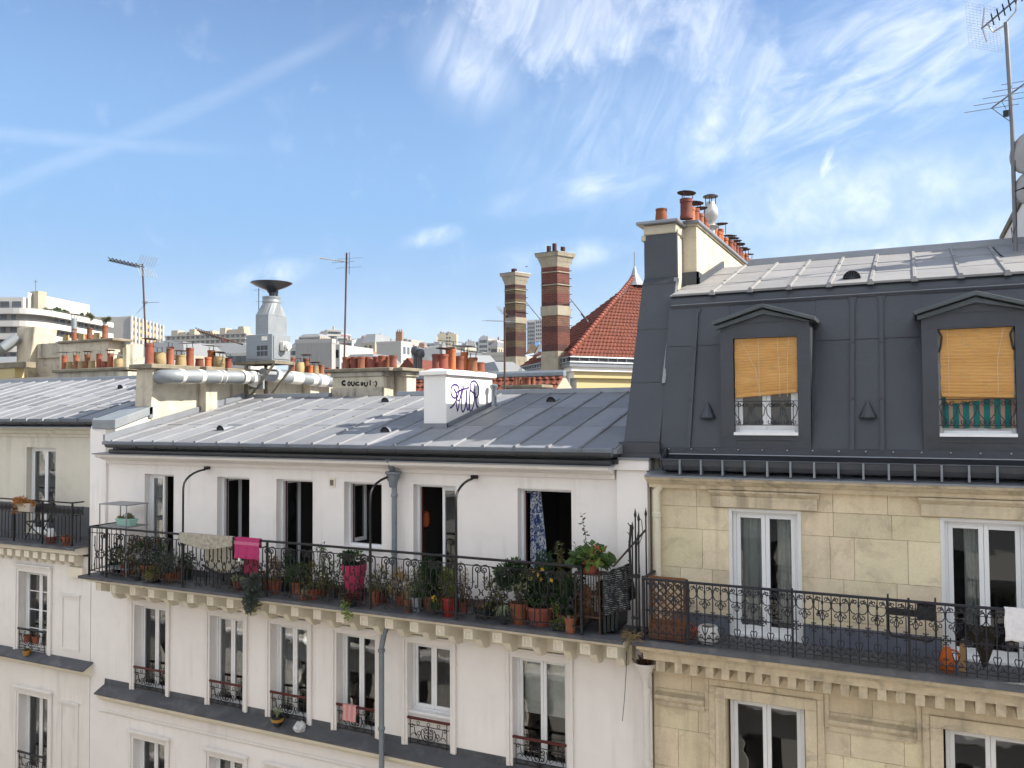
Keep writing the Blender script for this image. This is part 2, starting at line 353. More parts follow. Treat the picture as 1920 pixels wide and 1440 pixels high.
def window(parent, x0, x1, z0, z1, Y, leaves='cc', fw=0.05, sw=0.055, glass=None, hbars=0, fmat=None, transom=0.0, split=0.5):
    """frame in plane Y; leaves: one letter per casement: c closed, o swung open into the room, x no leaf in view"""
    glass = glass or GLASS; fmat = fmat or PVC
    m = MB()
    m.box(x0, x0 + fw, Y, Y + 0.07, z0, z1); m.box(x1 - fw, x1, Y, Y + 0.07, z0, z1); m.box(x0 + fw, x1 - fw, Y, Y + 0.07, z1 - fw, z1); m.box(x0 + fw, x1 - fw, Y - 0.02, Y + 0.07, z0, z0 + fw)
    win = m.build('window', fmat, parent, bevel=0.004)
    a0, a1, c0, c1 = x0 + fw, x1 - fw, z0 + fw, z1 - fw
    mid = a0 + (a1 - a0) * split
    spans = [(a0, mid), (mid, a1)] if len(leaves) == 2 else [(a0, a1)]
    for i, (L, (u0, u1)) in enumerate(zip(leaves, spans)):
        if L == 'x': continue
        if L == 'o':
            w = u1 - u0; hx = u0 if i == 0 else u1; s = 1 if i == 0 else -1; ang = rad(82)
            ms = MB(); leaf(ms, 0, w, c0, c1, 0, sw); mg = MB(); mg.box(sw, w - sw, 0.02, 0.03, c0 + sw, c1 - sw)
            for q in (ms, mg):
                for k, v in enumerate(q.v):
                    X, Yv = v.x * math.cos(ang) - v.y * math.sin(ang), v.x * math.sin(ang) + v.y * math.cos(ang)
                    q.v[k] = Vector((hx + s * X, Y + 0.07 + Yv, v.z))
                if s < 0: q.f = [f[::-1] for f in q.f]
            ms.build('sash', fmat, win); mg.build('pane', glass, win)
        else:
            ms = MB(); leaf(ms, u0 + 0.002, u1 - 0.002, c0, c1, Y + 0.012, sw, 0.045)
            for h in range(hbars):
                zz = c0 + (c1 - c0) * (h + 1) / (hbars + 1); ms.box(u0 + sw, u1 - sw, Y + 0.02, Y + 0.045, zz - 0.012, zz + 0.012)
            sa = ms.build('sash', fmat, win, bevel=0.004)
            mg = MB(); mg.box(u0 + sw, u1 - sw, Y + 0.030, Y + 0.036, c0 + sw, c1 - sw); mg.build('pane', glass, win)
    return win

def surround(parent, x0, x1, z0, z1, Y, w, proj, mt, sill=False, hood=0.0):   # moulded window surround, drawn as stepped bands
    m = MB()
    for (o, i, p) in ((w, w * 0.45, proj), (w * 0.45, 0.0, proj * 0.6)):
        m.box(x0 - o, x0 - i, Y - p, Y + 0.001 - 0.002, z0, z1 + o); m.box(x1 + i, x1 + o, Y - p, Y - 0.001, z0, z1 + o); m.box(x0 - i, x1 + i, Y - p, Y - 0.001, z1 + i, z1 + o)
    if hood: m.box(x0 - w - 0.03, x1 + w + 0.03, Y - proj - 0.05, Y - 0.001, z1 + w + 0.002, z1 + w + 0.002 + hood)
    return m.build('window_surround', mt, parent, bevel=0.006)

def spiral(c, r0, turns, a0, s=1, n=14, k=0.25):   # flat spiral points (x,z) starting on radius r0 at angle a0, winding inwards
    pts = []
    for i in range(n + 1):
        t = i / n; r = r0 * (1 - t * (1 - k)); a = a0 + s * 2 * math.pi * turns * t; pts.append((c[0] + r * math.cos(a), c[1] + r * math.sin(a)))
    return pts
def arc(c, r, a0, a1, n=8): return [(c[0] + r * math.cos(rad(a0 + (a1 - a0) * i / n)), c[1] + r * math.sin(rad(a0 + (a1 - a0) * i / n))) for i in range(n + 1)]
def xz(pts, y=0.0): return [(p[0], y, p[1]) for p in pts]

# chimney pot meshes, shared
def pot_mesh(name, r, h, mt, kind='plain'):
    m = MB(); wl = 0.028
    if kind == 'plain': prof = [(r * 1.06, 0), (r * 1.06, 0.05), (r, 0.06), (r * 0.97, h - 0.06), (r * 1.07, h - 0.055), (r * 1.07, h), (r - wl, h), (r - wl, 0.03)]
    elif kind == 'taper': prof = [(r * 1.12, 0), (r * 1.05, h * 0.5), (r * 0.96, h - 0.04), (r * 1.03, h - 0.03), (r * 1.03, h), (r - wl - 0.01, h), (r - wl - 0.01, 0.03)]
    else: prof = [(r * 0.9, 0), (r, h * 0.15), (r * 1.06, h * 0.5), (r, h * 0.85), (r * 0.92, h), (r * 0.92 - wl, h), (r * 0.9 - wl, 0.03)]
    m.lathe(prof, (0, 0, 0), 16)
    me = m.mesh(name, mt, smooth=True)
    try: me.set_sharp_from_angle(angle=rad(38))
    except Exception: pass
    return me
POTS = {k: (pot_mesh(n_, r_, h_, m_, s_), h_, r_) for k, n_, r_, h_, m_, s_ in (('tall', 'tall_pot', .095, .49, TERRA, 'plain'), ('mid', 'terracotta_pot', .092, .31, TERRA, 'plain'), ('short', 'short_pot', .098, .23, TERRA, 'taper'), ('fresh', 'fresh_pot', .082, .27, TERRAN, 'plain'),
 ('freshtall', 'tall_fresh_pot', .074, .43, TERRAN, 'plain'), ('ochre', 'ochre_pot', .14, .31, TERRAB, 'barrel'), ('ochre2', 'small_ochre_pot', .118, .27, TERRAB, 'taper'))}
def hood_mesh():
    m = MB()
    for a in range(3):
        t = 2 * math.pi * a / 3 + 0.4; m.tube([(0.10 * math.cos(t), 0.10 * math.sin(t), -0.10), (0.12 * math.cos(t), 0.12 * math.sin(t), 0.13)], 0.009, 4)
    m.lathe([(0.165, 0.105), (0.17, 0.11), (0.09, 0.128), (0.0, 0.135)], (0, 0, 0), 14, cap1=False)
    return m.mesh('pot_hood', RUST)
HOOD = hood_mesh()
def slab_hood(w=0.24):
    m = MB(); m.tube([(-0.08, 0, -0.08), (-0.08, 0, 0.10)], 0.009, 4); m.tube([(0.08, 0, -0.08), (0.08, 0, 0.12)], 0.009, 4)
    m.obox((0, 0, 0.125), (w, w * 0.55, 0.006), Matrix.Rotation(rad(4), 3, 'Y')); return m.mesh('flat_cowl', GREYM)
FLATCOWL = slab_hood()
def pot(stack, kind, x, y, z, hood=None, s=1.0, tilt=0):
    me, h, r = POTS[kind]
    o = inst('chimney_pot', me, stack, (x, y, z), (tilt, tilt * .5, rng.uniform(0, 6)), (s, s, s))
    if hood: inst('pot_cowl', HOOD if hood == 'h' else FLATCOWL, stack, (x, y, z + h * s), (rng.uniform(-.08, .08), rng.uniform(-.08, .08), rng.uniform(-.3, .3)))
    return o
def PX(x, y, X):
    d = ray(x, y); return d * (X / d.x)

# ------------------------------------------------------------------ roofs in zinc
def zinc_roof(roof, xs, rows, zf, mt, rise=0.042, stag=0, sh=0.0, capdrop=0.10, rnd=None):
    """panels between battens at xs, split at rows (Y values); zf(Y) = roof surface height"""
    rr = rnd or rng
    for i in range(len(xs) - 1):
        rw = list(rows)
        if stag and i % 2: rw = [rows[0]] + [r + stag for r in rows[1:-1]] + [rows[-1]]
        for j in range(len(rw) - 1):
            a, b, c, d = xs[i] + 0.012, xs[i + 1] - 0.012, rw[j], rw[j + 1] + (0.05 if j < len(rw) - 2 else 0)
            t0, t1 = 0.016, 0.008
            e = [rr.uniform(0, 0.006) for _ in range(4)]
            m = MB(); m.hexa([(a, c, zf(c) + .002), (b, c, zf(c) + .002), (b, d, zf(d) + .002), (a, d, zf(d) + .002),
                              (a, c, zf(c) + t0 + e[0]), (b, c, zf(c) + t0 + e[1]), (b, d, zf(d) + t1 + e[2]), (a, d, zf(d) + t1 + e[3])])
            m.build('zinc_panel', mt, roof)
    y0, y1 = rows[0] - 0.015, rows[-1]
    for x in xs[1:-1] if sh == 0 else xs:
        m = MB(); h = rise
        def sec(y, w0, w1, k): return [(x - w0, y, zf(y) + .004), (x + w0, y, zf(y) + .004), (x + w1, y, zf(y) + k), (x - w1, y, zf(y) + k)]
        A, B = sec(y0, .032, .020, h), sec(y1, .032, .020, h)
        m.add(A + B, [(0, 1, 2, 3)[::-1], (4, 5, 6, 7), (0, 1, 5, 4), (1, 2, 6, 5), (2, 3, 7, 6), (3, 0, 4, 7)])
        n = max(2, int((y1 - y0) / 0.95))
        for k in range(1, n):
            y = y0 + (y1 - y0) * k / n + rr.uniform(-.1, .1); m.box(x - .026, x + .026, y - .02, y + .02, zf(y) + h * .6, zf(y) + h + .008)
        m.hexa([(x - .05, y0 - .035, zf(y0) - .03), (x + .05, y0 - .035, zf(y0) - .03), (x + .035, y0 + .06, zf(y0) + .004), (x - .035, y0 + .06, zf(y0) + .004),
                (x - .022, y0 - .02, zf(y0) + h + .008), (x + .022, y0 - .02, zf(y0) + h + .008), (x + .022, y0 + .06, zf(y0) + h + .006), (x - .022, y0 + .06, zf(y0) + h + .006)])
        m.build('zinc_batten', mt, roof)

def roof_vent(roof, x, y, zf, slope, r=0.11, mt=None, front=None):
    a = math.atan(slope); U = Vector((0, math.cos(a), math.sin(a))); N = Vector((0, -math.sin(a), math.cos(a))); base = Vector((x, y, zf(y) + .018))
    m = MB(); n = 10; ring0, ring1 = [], []
    for k in range(n + 1):
        t = math.pi * k / n; ring0.append(base + Vector((r * math.cos(t), 0, 0)) + N * (r * math.sin(t))); ring1.append(base + U * 0.30 + Vector((r * .9 * math.cos(t), 0, 0)) + N * (r * .25 * math.sin(t)))
    m.add(ring0 + ring1, [(k, k + 1, n + 2 + k, n + 1 + k) for k in range(n)] + [tuple(range(n + 1, 2 * n + 2))])
    v = m.build('roof_vent', mt or ZTRIM, roof, smooth=True)
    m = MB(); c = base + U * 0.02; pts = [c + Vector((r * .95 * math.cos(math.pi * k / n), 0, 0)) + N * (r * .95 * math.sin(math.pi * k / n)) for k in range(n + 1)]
    m.add(pts, [tuple(range(n + 1))]); m.build('vent_grille', NEARBLK, roof)
    m = MB()
    for k in range(1, 8):
        t = math.pi * k / 8; m.tube([base, base + Vector((r * .97 * math.cos(t), 0, 0)) + N * (r * .97 * math.sin(t))], .006, 4)
    m.build('vent_bars', GUTTER, roof)

def gutter(parent, x0, x1, y, z, r, mt, name='gutter', bracket=0.0, bmat=None):
    prof = [(y - r * math.cos(math.pi * k / 8), z - r * math.sin(math.pi * k / 8)) for k in range(9)]
    inner = [(y - (r - .008) * math.cos(math.pi * k / 8), z - (r - .008) * math.sin(math.pi * k / 8)) for k in range(9)][::-1]
    m = MB(); m.prism(prof + inner, x0, x1, 'x'); m.tube([(x0, y - r, z + .004), (x1, y - r, z + .004)], .012, 6)
    g = m.build(name, mt, parent, smooth=True)
    if bracket:
        x = x0 + bracket * .6
        while x < x1:
            mm = MB(); mm.tube([(x, y + r, z + .01)] + [(x, y - (r + .006) * math.cos(math.pi * k / 6), z - (r + .006) * math.sin(math.pi * k / 6)) for k in range(6, -1, -1)], .009, 4)
            mm.build('gutter_bracket', bmat or mt, g); x += bracket
    return g

def stroke_mesh(parent, name, strokes, conv, nrm, w, mt, th=0.003):
    m = MB()
    for st in strokes:
        pts = st[0] if isinstance(st, tuple) else st; ww = st[1] if isinstance(st, tuple) else w
        # Catmull-Rom through the points
        out = []
        P = [pts[0]] + list(pts) + [pts[-1]]
        for i in range(1, len(P) - 2):
            for k in range(6):
                t = k / 6; q = []
                for d in (0, 1):
                    a, b, c, e = P[i - 1][d], P[i][d], P[i + 1][d], P[i + 2][d]
                    q.append(.5 * (2 * b + (c - a) * t + (2 * a - 5 * b + 4 * c - e) * t * t + (3 * b - a - 3 * c + e) * t ** 3))
                out.append(q)
        out.append(pts[-1]); m.ribbon([conv(*q) for q in out], ww, nrm, th)
    return m.build(name, mt, parent)

# ================================================================== WHITE BUILDING
WB = thing('apartment_building', 'white plastered apartment building with long plant-filled balcony under a low zinc roof', 'building', (-10.4, 16, GROUND))
WX0, WX1 = -17.02, -3.84
TOPW = [(-15.32, -14.43, -3.46, -1.345), (-13.17, -12.28, -3.46, -1.345), (-11.57, -10.65, -3.46, -1.345), (-9.89, -9.02, -2.58, -1.345), (-8.32, -7.42, -3.46, -1.345), (-6.19, -5.19, -3.46, -1.345)]
LOWW = [(-15.58, -14.62, -6.10, -4.24), (-13.33, -12.42, -6.10, -4.24), (-11.69, -10.77, -6.10, -4.24), (-10.05, -9.16, -6.10, -4.24), (-8.44, -7.54, -6.10, -4.24), (-6.30, -5.30, -6.10, -4.24)]
LOW3 = [(a, b, -9.05, -7.15) for a, b, _, _ in LOWW[:4]]
wall(WX0, WX1, GROUND, -1.0, 13.0, TOPW + LOWW + LOW3, 0.24).build('facade_wall', PLASTER, WB)
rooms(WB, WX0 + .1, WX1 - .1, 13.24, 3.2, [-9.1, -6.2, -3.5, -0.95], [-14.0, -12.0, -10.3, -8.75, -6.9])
m = MB(); m.box(WX0, WX0 + .1, 13.24, 22, GROUND, -0.7); m.box(WX1 - .1, WX1, 13.24, 22, GROUND, -0.7); m.box(WX0, WX1, 22, 22.3, GROUND, -0.75); m.build('party_wall', PLASTER2, WB)
m = MB(); m.box(-8.44, -7.54, 13.05, 13.2, -6.10, -5.50); m.build('window_infill', PLASTER, WB)
# right pier against the stone house
m = MB(); m.box(-4.36, -3.845, 12.90, 12.999, -3.46, -0.97); m.box(-4.40, -3.80, 12.84, 13.0, -0.969, -0.80); m.build('end_pier', PLASTER, WB, bevel=.006)
m = MB(); m.box(-4.44, -3.78, 12.80, 13.1, -0.80, -0.765); m.build('pier_capping', ZTRIM, WB)
# cornice under the eave
m = MB(); m.prism([(13.0, -1.14), (12.93, -1.13), (12.92, -1.06), (12.84, -1.05), (12.76, -1.01), (12.66, -0.99), (12.62, -0.965), (12.60, -0.90), (13.0, -0.90)], -16.46, -4.40, 'x'); m.build('cornice', TRIMW, WB)
m = MB(); m.prism([(12.57, -0.915), (12.57, -0.893), (13.0, -0.875), (13.0, -0.896)], -16.50, -4.36, 'x'); m.build('cornice_flashing', ZTRIM, WB)
m = MB(); m.prism([(12.80, -0.874), (12.80, -0.66), (12.9, -0.62), (13.05, -0.62), (13.05, -0.87)], -16.1, -4.30, 'x'); m.build('eave_board', GUTTER, WB)
m = MB(); m.prism([(12.62, -0.89), (12.60, -0.82), (12.62, -0.80), (12.79, -0.80), (12.79, -0.88)], -16.0, -4.37, 'x'); m.build('lower_gutter', GUTTER, WB, bevel=.006)
gutter(WB, -15.90, -4.30, 12.50, -0.685, 0.072, GUTTER, bracket=0.60)
# roof
W_M = 0.23
def zw(Y): return -0.63 + W_M * (Y - 12.6)
m = MB(); m.prism([(12.6, zw(12.6)), (17.0, zw(17.0)), (22.0, zw(17.0) - 1.15), (22.0, zw(17.0) - 1.4), (12.6, -0.70)], -16.2, -4.25, 'x'); WROOF = m.build('roof', ZINC, WB)
m = MB(); m.prism([(12.565, zw(12.6) - .075), (12.565, zw(12.6) + .012), (12.62, zw(12.62) + .02), (12.62, zw(12.6) - .06)], -16.0, -4.32, 'x'); m.build('eave_edge', ZTRIM, WROOF)
wxs = [-16.17, -15.84, -15.19, -14.57, -13.97, -13.36, -12.75, -12.14, -11.53, -10.92, -10.31, -9.70, -9.06, -8.45, -7.84, -7.24, -6.64, -6.04, -5.44, -4.86, -4.27]
zinc_roof(WROOF, wxs, [12.6, 14.05, 15.5, 16.92], zw, ZINC)
m = MB(); m.prism([(16.90, zw(16.9) + .01), (16.93, zw(17) + .10), (17.07, zw(17) + .10), (17.10, zw(17) - .01)], -16.1, -13.36, 'x'); m.prism([(16.90, zw(16.9) + .01), (16.93, zw(17) + .10), (17.07, zw(17) + .10), (17.10, zw(17) - .01)], -11.3, -4.25, 'x'); m.build('ridge_capping', ZTRIM, WROOF, bevel=.01)
m = MB(); m.prism([(12.62, zw(12.62) + .02), (16.9, zw(16.9) + .02), (16.9, zw(16.9) + .16), (12.62, zw(12.62) + .15)], -16.19, -16.13, 'x'); m.build('side_flashing', ZTRIM, WROOF)
for px, py in ((722, 812), (413, 808), (722, 755), (1033, 755)):
    q = PY(px, py, 14.0); d = ray(px, py); t = (-0.63 - W_M * 12.6) / (d.z - W_M * d.y); q = d * t; roof_vent(WROOF, q.x, q.y, zw, W_M)
# --- white chimney with the purple tag
WC = MB(); WC.prism([(13.9, zw(13.9) - .02), (15.87, zw(15.87) - .02), (15.87, 0.70), (13.9, 0.70)], -8.65, -8.14, 'x'); WC = WC.build('chimney_stack', WCHIM, WB, bevel=.01)
WC['label'] = 'white rendered chimney stack with purple graffiti'
m = MB(); m.box(-8.72, -8.07, 13.83, 15.94, 0.70, 0.79); m.prism([(-8.66, .79), (-8.13, .79), (-8.28, .83), (-8.5, .83)], 13.9, 15.87, 'y'); m.build('stack_cap', WCHIM, WC, bevel=.012)
m = MB()
for (a, b) in ((-8.69, -8.652), (-8.138, -8.10)): m.prism([(13.86, zw(13.86) + .02), (15.9, zw(15.9) + .02), (15.9, zw(15.9) + .10), (13.86, zw(13.86) + .10)], a, b, 'x')
m.box(-8.69, -8.10, 13.85, 13.898, zw(13.87), zw(13.87) + .10); m.build('stack_flashing', ZTRIM, WC)
for px, k, h, X in ((812, 'mid', None, -8.42), (823, 'mid', None, -8.55), (832, 'mid', 'h', -8.3), (844, 'tall', 'f', -8.5), (848, 'freshtall', None, -8.28), (861, 'mid', None, -8.35), (871, 'freshtall', 'f', -8.5), (879, 'mid', None, -8.55), (887, 'mid', 'f', -8.3), (900, 'short', None, -8.35)):
    q = PX(px, 697, X); pot(WC, k, X, min(max(q.y, 14.02), 15.75), 0.81, h, 1.0)
PURP = mat('purple_spray_paint', (0.05, 0.022, 0.17), 0.6, 0.15, 20)
BLACKP = mat('black_spray_paint', (0.012, 0.012, 0.013), 0.6, 0.2, 20)
def conv_tag(u, v): q = PX(740 + u / 8, 600 + v / 8, -8.137); return (-8.137, q.y, q.z)
tagst = [([(830, 1320), (870, 1290), (905, 1240), (940, 1160), (965, 1060), (950, 990), (900, 968), (855, 1000), (845, 1070), (860, 1140), (905, 1170), (930, 1130), (915, 1080), (890, 1035)], .037),
         ([(930, 1110), (925, 1200), (930, 1290), (942, 1360), (960, 1300), (975, 1200), (1000, 1080), (1015, 980)], .034),
         ([(940, 1200), (965, 1205), (1000, 1140), (1030, 1030), (1040, 980)], .030),
         ([(930, 1085), (1000, 1050), (1060, 1030), (1118, 1012)], .034),
         ([(1010, 1150), (1000, 1250), (1005, 1340), (1025, 1375), (1055, 1320), (1070, 1200), (1080, 1050), (1078, 1180), (1085, 1320), (1105, 1340), (1125, 1200), (1130, 1050), (1122, 1220), (1125, 1340), (1150, 1360), (1180, 1280), (1195, 1150), (1200, 960)], .037),
         ([(1195, 1100), (1150, 1065), (1135, 1000), (1150, 935), (1195, 915), (1240, 960), (1262, 1040), (1255, 1120), (1225, 1165), (1205, 1140), (1215, 1100)], .037),
         ([(1215, 1160), (1222, 1240), (1240, 1300), (1275, 1325), (1305, 1330)], .051)]
stroke_mesh(WC, 'graffiti_tag', tagst, conv_tag, (1, 0, 0), .02, PURP)
m = MB(); q = PX(922, 764, -8.0); m.lathe([(0.10, -.05), (0.06, .06), (0.055, .38), (0.085, .42), (0.09, .47), (0.05, .49)], (-8.0, 15.66, zw(15.66)), 12); m.build('flue_pipe', PIPEZ, WROOF, smooth=True)
# --- COUCOU chimney on the ridge
CCm = MB(); CCm.box(-13.38, -11.80, 17.10, 17.58, 0.05, 0.88); CC = CCm.build('chimney_stack', CONCL, WB, bevel=.012); CC['label'] = 'beige chimney stack with black COUCOU graffiti'
m = MB(); m.box(-11.92, -11.46, 17.62, 18.05, 0.0, 0.90); m.build('rear_pier', CONCL, CC, bevel=.012)
m = MB(); m.box(-13.42, -11.76, 17.06, 17.64, 0.88, 1.0); m.box(-11.76, -11.40, 17.5, 18.1, 0.88, 1.0); m.build('stack_neck', CONC, CC, bevel=.012)
m = MB(); m.box(-13.56, -11.55, 16.98, 17.72, 1.0, 1.09); m.box(-11.55, -11.28, 17.15, 18.2, 1.0, 1.086); m.build('stack_cap', CAPM, CC, bevel=.015)
m = MB(); m.box(-13.41, -11.77, 17.06, 17.098, .36, .49); m.box(-13.41, -11.77, 17.064, 17.097, .491, .60); m.build('stack_base', CONC, CC)
for px, k, Y in ((649, 'mid', 17.25), (664, 'mid', 17.3), (677.5, 'mid', 17.3), (656, 'mid', 17.5), (690, 'mid', 17.5), (671, 'short', 17.5), (697, 'short', 17.2), (706, 'mid', 17.5), (716, 'mid', 17.25), (726, 'mid', 17.5), (737, 'mid', 17.3)):
    q = PY(px, 688, Y); pot(CC, k, q.x, Y, 1.088, None, 1.0)
def conv_cc(u, v): q = PY(560 + u / 8, 590 + v / 8, 17.096); return (q.x, 17.096, q.z)
ccst = [([(702, 1000), (670, 1000), (655, 1025), (665, 1050), (705, 1052)], .055), [(760, 1005), (738, 1030), (745, 1058), (765, 1058), (772, 1030), (760, 1003)], [(795, 1000), (795, 1040), (810, 1068), (830, 1050), (832, 1000)],
        [(905, 1012), (870, 1020), (852, 1040), (870, 1055), (912, 1055)], [(950, 1015), (936, 1035), (945, 1055), (962, 1050), (965, 1030), (950, 1013)], [(990, 1010), (990, 1050), (1005, 1072), (1025, 1060), (1030, 1008)],
        [(1072, 985), (1074, 1030), (1075, 1065)], [(1075, 1105), (1077, 1112)], [(1125, 1012), (1128, 1022)], [(1130, 1048), (1132, 1058)], [(1150, 995), (1168, 1025), (1162, 1060), (1148, 1078)]]
stroke_mesh(CC, 'graffiti_text', ccst, conv_cc, (0, -1, 0), .038, BLACKP)
# --- party wall and the long stack between the left house and the white one
m = MB(); m.prism([(12.95, -1.0), (12.95, -0.20), (13.95, 0.10), (21.5, 0.30), (21.5, -1.0)], -16.88, -16.205, 'x'); m.build('party_parapet', CREAMW, WB)
m = MB(); m.prism([(12.90, -0.36), (12.90, -0.15), (13.93, 0.16), (13.93, -0.03)], -16.93, -16.16, 'x'); m.build('parapet_flashing', GALV, WB, bevel=.01)
LS = MB(); LS.prism([(13.90, -0.2), (21.2, -0.2), (21.2, 1.05), (13.96, 1.05)], -16.76, -16.2, 'x'); LS = LS.build('chimney_stack', CONCL, WB, bevel=.012); LS['label'] = 'long weathered chimney stack carrying a grey duct'
for b_ in ((-16.2, -15.95, 15.36, 15.74, zw(15.4) - .05, 1.04), (-16.2, -16.08, 17.0, 17.25, zw(17.0) - .1, 1.04), (-16.2, -15.9, 19.3, 19.7, 0, 1.04)): m = MB(); m.box(*b_); m.build('stack_pilaster', CONCL, LS, bevel=.01)
m = MB(); m.box(-16.86, -16.08, 13.82, 17.6, 1.05, 1.16); m.box(-16.84, -16.06, 17.6, 21.3, 1.053, 1.158); m.box(-15.96 - .14, -15.86, 15.28, 15.82, 1.047, 1.155); m.build('stack_cap', CAPM, LS, bevel=.015)
m = MB(); m.box(-16.80, -16.16, 13.84, 13.94, -0.12, 0.14); m.build('stack_flashing', ZTRIM, LS)
m = MB(); m.prism([(13.9, zw(13.9)), (17.0, zw(17.0)), (17.0, zw(17.0) + .14), (13.9, zw(13.9) + .16)], -16.198, -16.15, 'x'); m.build('side_skirt', ZTRIM, LS)
for px, k, h, X in ((280, 'tall', 'h', -16.45), (299, 'ochre', 'f', -16.42), (319, 'tall', 'f', -16.45), (339, 'ochre2', 'h', -16.4), (356, 'tall', 'f', -16.45), (374, 'short', None, -16.4), (390, 'fresh', None, -16.35), (396, 'tall', 'f', -16.6), (411, 'ochre', 'h', -16.42), (428, 'mid', 'f', -16.5),
                    (548, 'tall', None, -16.5), (561, 'ochre', 'f', -16.4), (574, 'tall', 'h', -16.5), (582, 'fresh', None, -16.35), (591, 'ochre2', 'h', -16.45), (602, 'mid', None, -16.42), (615, 'short', None, -16.42)):
    q = PX(px, 682, X); pot(LS, k, X, q.y, 1.15, h, rng.uniform(.92, 1.05))
# --- ducts strapped along that stack
DUCT = thing('ventilation_duct', 'bent grey spiral ventilation duct taped along the long chimney stack', 'duct', (-15.75, 14.2, 0.87))
m = MB(); Xd = -15.76; pts = [(-16.22, 14.12, .86), (-16.0, 14.10, .86), (-15.85, 14.16, .865), (Xd, 14.32, .87)] + [(Xd, y, .87 + .02 * (y - 14.3)) for y in (14.8, 15.3, 15.8, 16.3, 16.7)]
m.tube(pts, .165, 16); m.build('duct_pipe', GALV, DUCT, smooth=True)
TAPE = mat('white_tape', (0.72, 0.70, 0.64), 0.8, 0.15, 12, bump=.4, bscale=30)
m = MB()
for y, w in ((14.38, .05), (14.98, .06), (15.55, .012), (15.72, .012), (16.45, .08)): m.lathe([(.172, -w), (.176, -w * .5), (.176, w * .5), (.172, w)], (Xd, y, .87 + .02 * (y - 14.3)), 16, (0, 1, .02))
m.build('tape_band', TAPE, DUCT, smooth=True)
m = MB(); m.tube([(Xd, 16.68, .92), (Xd - .03, 16.86, .93), (Xd - .1, 16.98, .86), (Xd - .16, 17.0, .74)], .175, 12); m.build('wrapped_end', TAPE, DUCT, smooth=True)
m = MB(); m.box(-16.1, -15.6, 17.0, 17.06, .62, 1.02); m.build('end_plate', GALV, DUCT)
D2 = thing('ventilation_duct', 'second grey duct patched with white tape running behind the fan unit struts', 'duct', (-15.9, 17.5, 1.0))
m = MB(); a, b = PX(492, 702, -15.8), PX(640, 718, -15.8); m.tube([a + (b - a) * k / 8 for k in range(9)], .17, 14); m.build('duct_pipe', GALV, D2, smooth=True)
m = MB(); dr = (b - a).normalized()
for k, w in ((.15, .1), (.38, .22), (.6, .10), (.72, .16)): m.lathe([(.176, -w), (.182, -w * .4), (.182, w * .4), (.176, w)], a + (b - a) * k, 14, dr)
m.build('tape_band', TAPE, D2, smooth=True)
# --- fan unit on its platform
q0 = PX(510, 676, -15.35); Yh = q0.y; zb = q0.z
HV = thing('rooftop_fan_unit', 'grey rooftop extractor fan unit with tapered steel flue and upturned cone cowl', 'fan unit', (-15.8, Yh + .3, zb))
xl = PY(461, 676, Yh).x; zt = PY(485, 627, Yh).z; yb = PX(545, 672, -15.35).y
HVM = mat('grey_painted_steel', (0.22, 0.25, 0.275), 0.45, 0.06, 2, 0.03, metal=.2, spec=.5)
m = MB(); m.box(xl, -15.35, Yh, yb, zb, zt); m.build('casing', HVM, HV, bevel=.012)
m = MB(); m.prism([(xl - .001, Yh + .02), (xl - .001, yb), (xl - .30, yb), (xl - .30, Yh + .35)], zb + .01, zt - .02, 'z'); m.build('side_hood', HVM, HV)
m = MB(); m.box(xl + .04, -15.39, Yh - .012, Yh, zb + .05, zt - .04); m.build('access_panel', HVM, HV, bevel=.004)
m = MB()
for i in range(3):
    for j in range(2): m.box(-15.86 + i * .13, -15.76 + i * .13, Yh - .02, Yh - .011, zb + .14 + j * .15, zb + .26 + j * .15)
m.build('intake_grille', GUTTER, HV)
m = MB(); m.box(-15.70, -15.5, Yh - .018, Yh - .0125, zt - .17, zt - .06); m.build('sticker', TAPE, HV)
m = MB(); m.box(-15.345, -15.33, Yh + .05, yb - .05, zb + .05, zt - .05); m.build('side_panel', GALV, HV, bevel=.004)
m = MB(); m.box(-15.33, -15.20, Yh + .28, Yh + .5, zb + .28, zb + .52); m.lathe([(.10, 0), (.10, .1), (.02, .1)], (-15.2, Yh + .39, zb + .4), 12, (1, 0, 0)); m.build('switch_box', TAPE, HV, bevel=.01)
fx0, fx1, fy0, fy1 = PY(479, 600, Yh + .3).x, PY(503, 600, Yh + .3).x, Yh + .3, Yh + 1.05
zf1, zf2, zf3 = PY(500, 590, Yh + .3).z, PY(500, 566, Yh + .3).z, PY(500, 561, Yh + .3).z
m = MB(); m.box(fx0, fx1, fy0, fy1, zt, zf1); m.build('flue_duct', GALV, HV, bevel=.008)
cx, cy = (fx0 + fx1) / 2, (fy0 + fy1) / 2; rr_ = (fx1 - fx0) * .52
m = MB(); n = 20; lo = []; hi = []
for k in range(n):
    t = 2 * math.pi * (k + .5) / n; c, s = math.cos(t), math.sin(t); kk = 1 / max(abs(c), abs(s)); lo.append((cx + c * kk * (fx1 - fx0) / 2, cy + s * kk * (fy1 - fy0) / 2, zf1)); hi.append((cx + c * rr_, cy + s * rr_, zf2))
m.add(lo + hi, [(k, (k + 1) % n, n + (k + 1) % n, n + k) for k in range(n)]); m.build('flue_transition', GALV, HV)
m = MB(); m.lathe([(rr_, 0), (rr_ * 1.04, .02), (rr_ * 1.04, .06), (rr_, .08), (rr_, .12), (rr_ * 1.04, .14), (rr_ * 1.04, .19), (rr_ * .9, .19), (rr_ * .9, .0)], (cx, cy, zf2), 20); m.build('flue_collar', GALV, HV, smooth=True)
zc = PY(498, 551, Yh + .6).z; zr = PY(498, 531, Yh + .6).z; rc = (PY(529, 532, Yh + .6) - PY(470, 532, Yh + .6)).length / 2
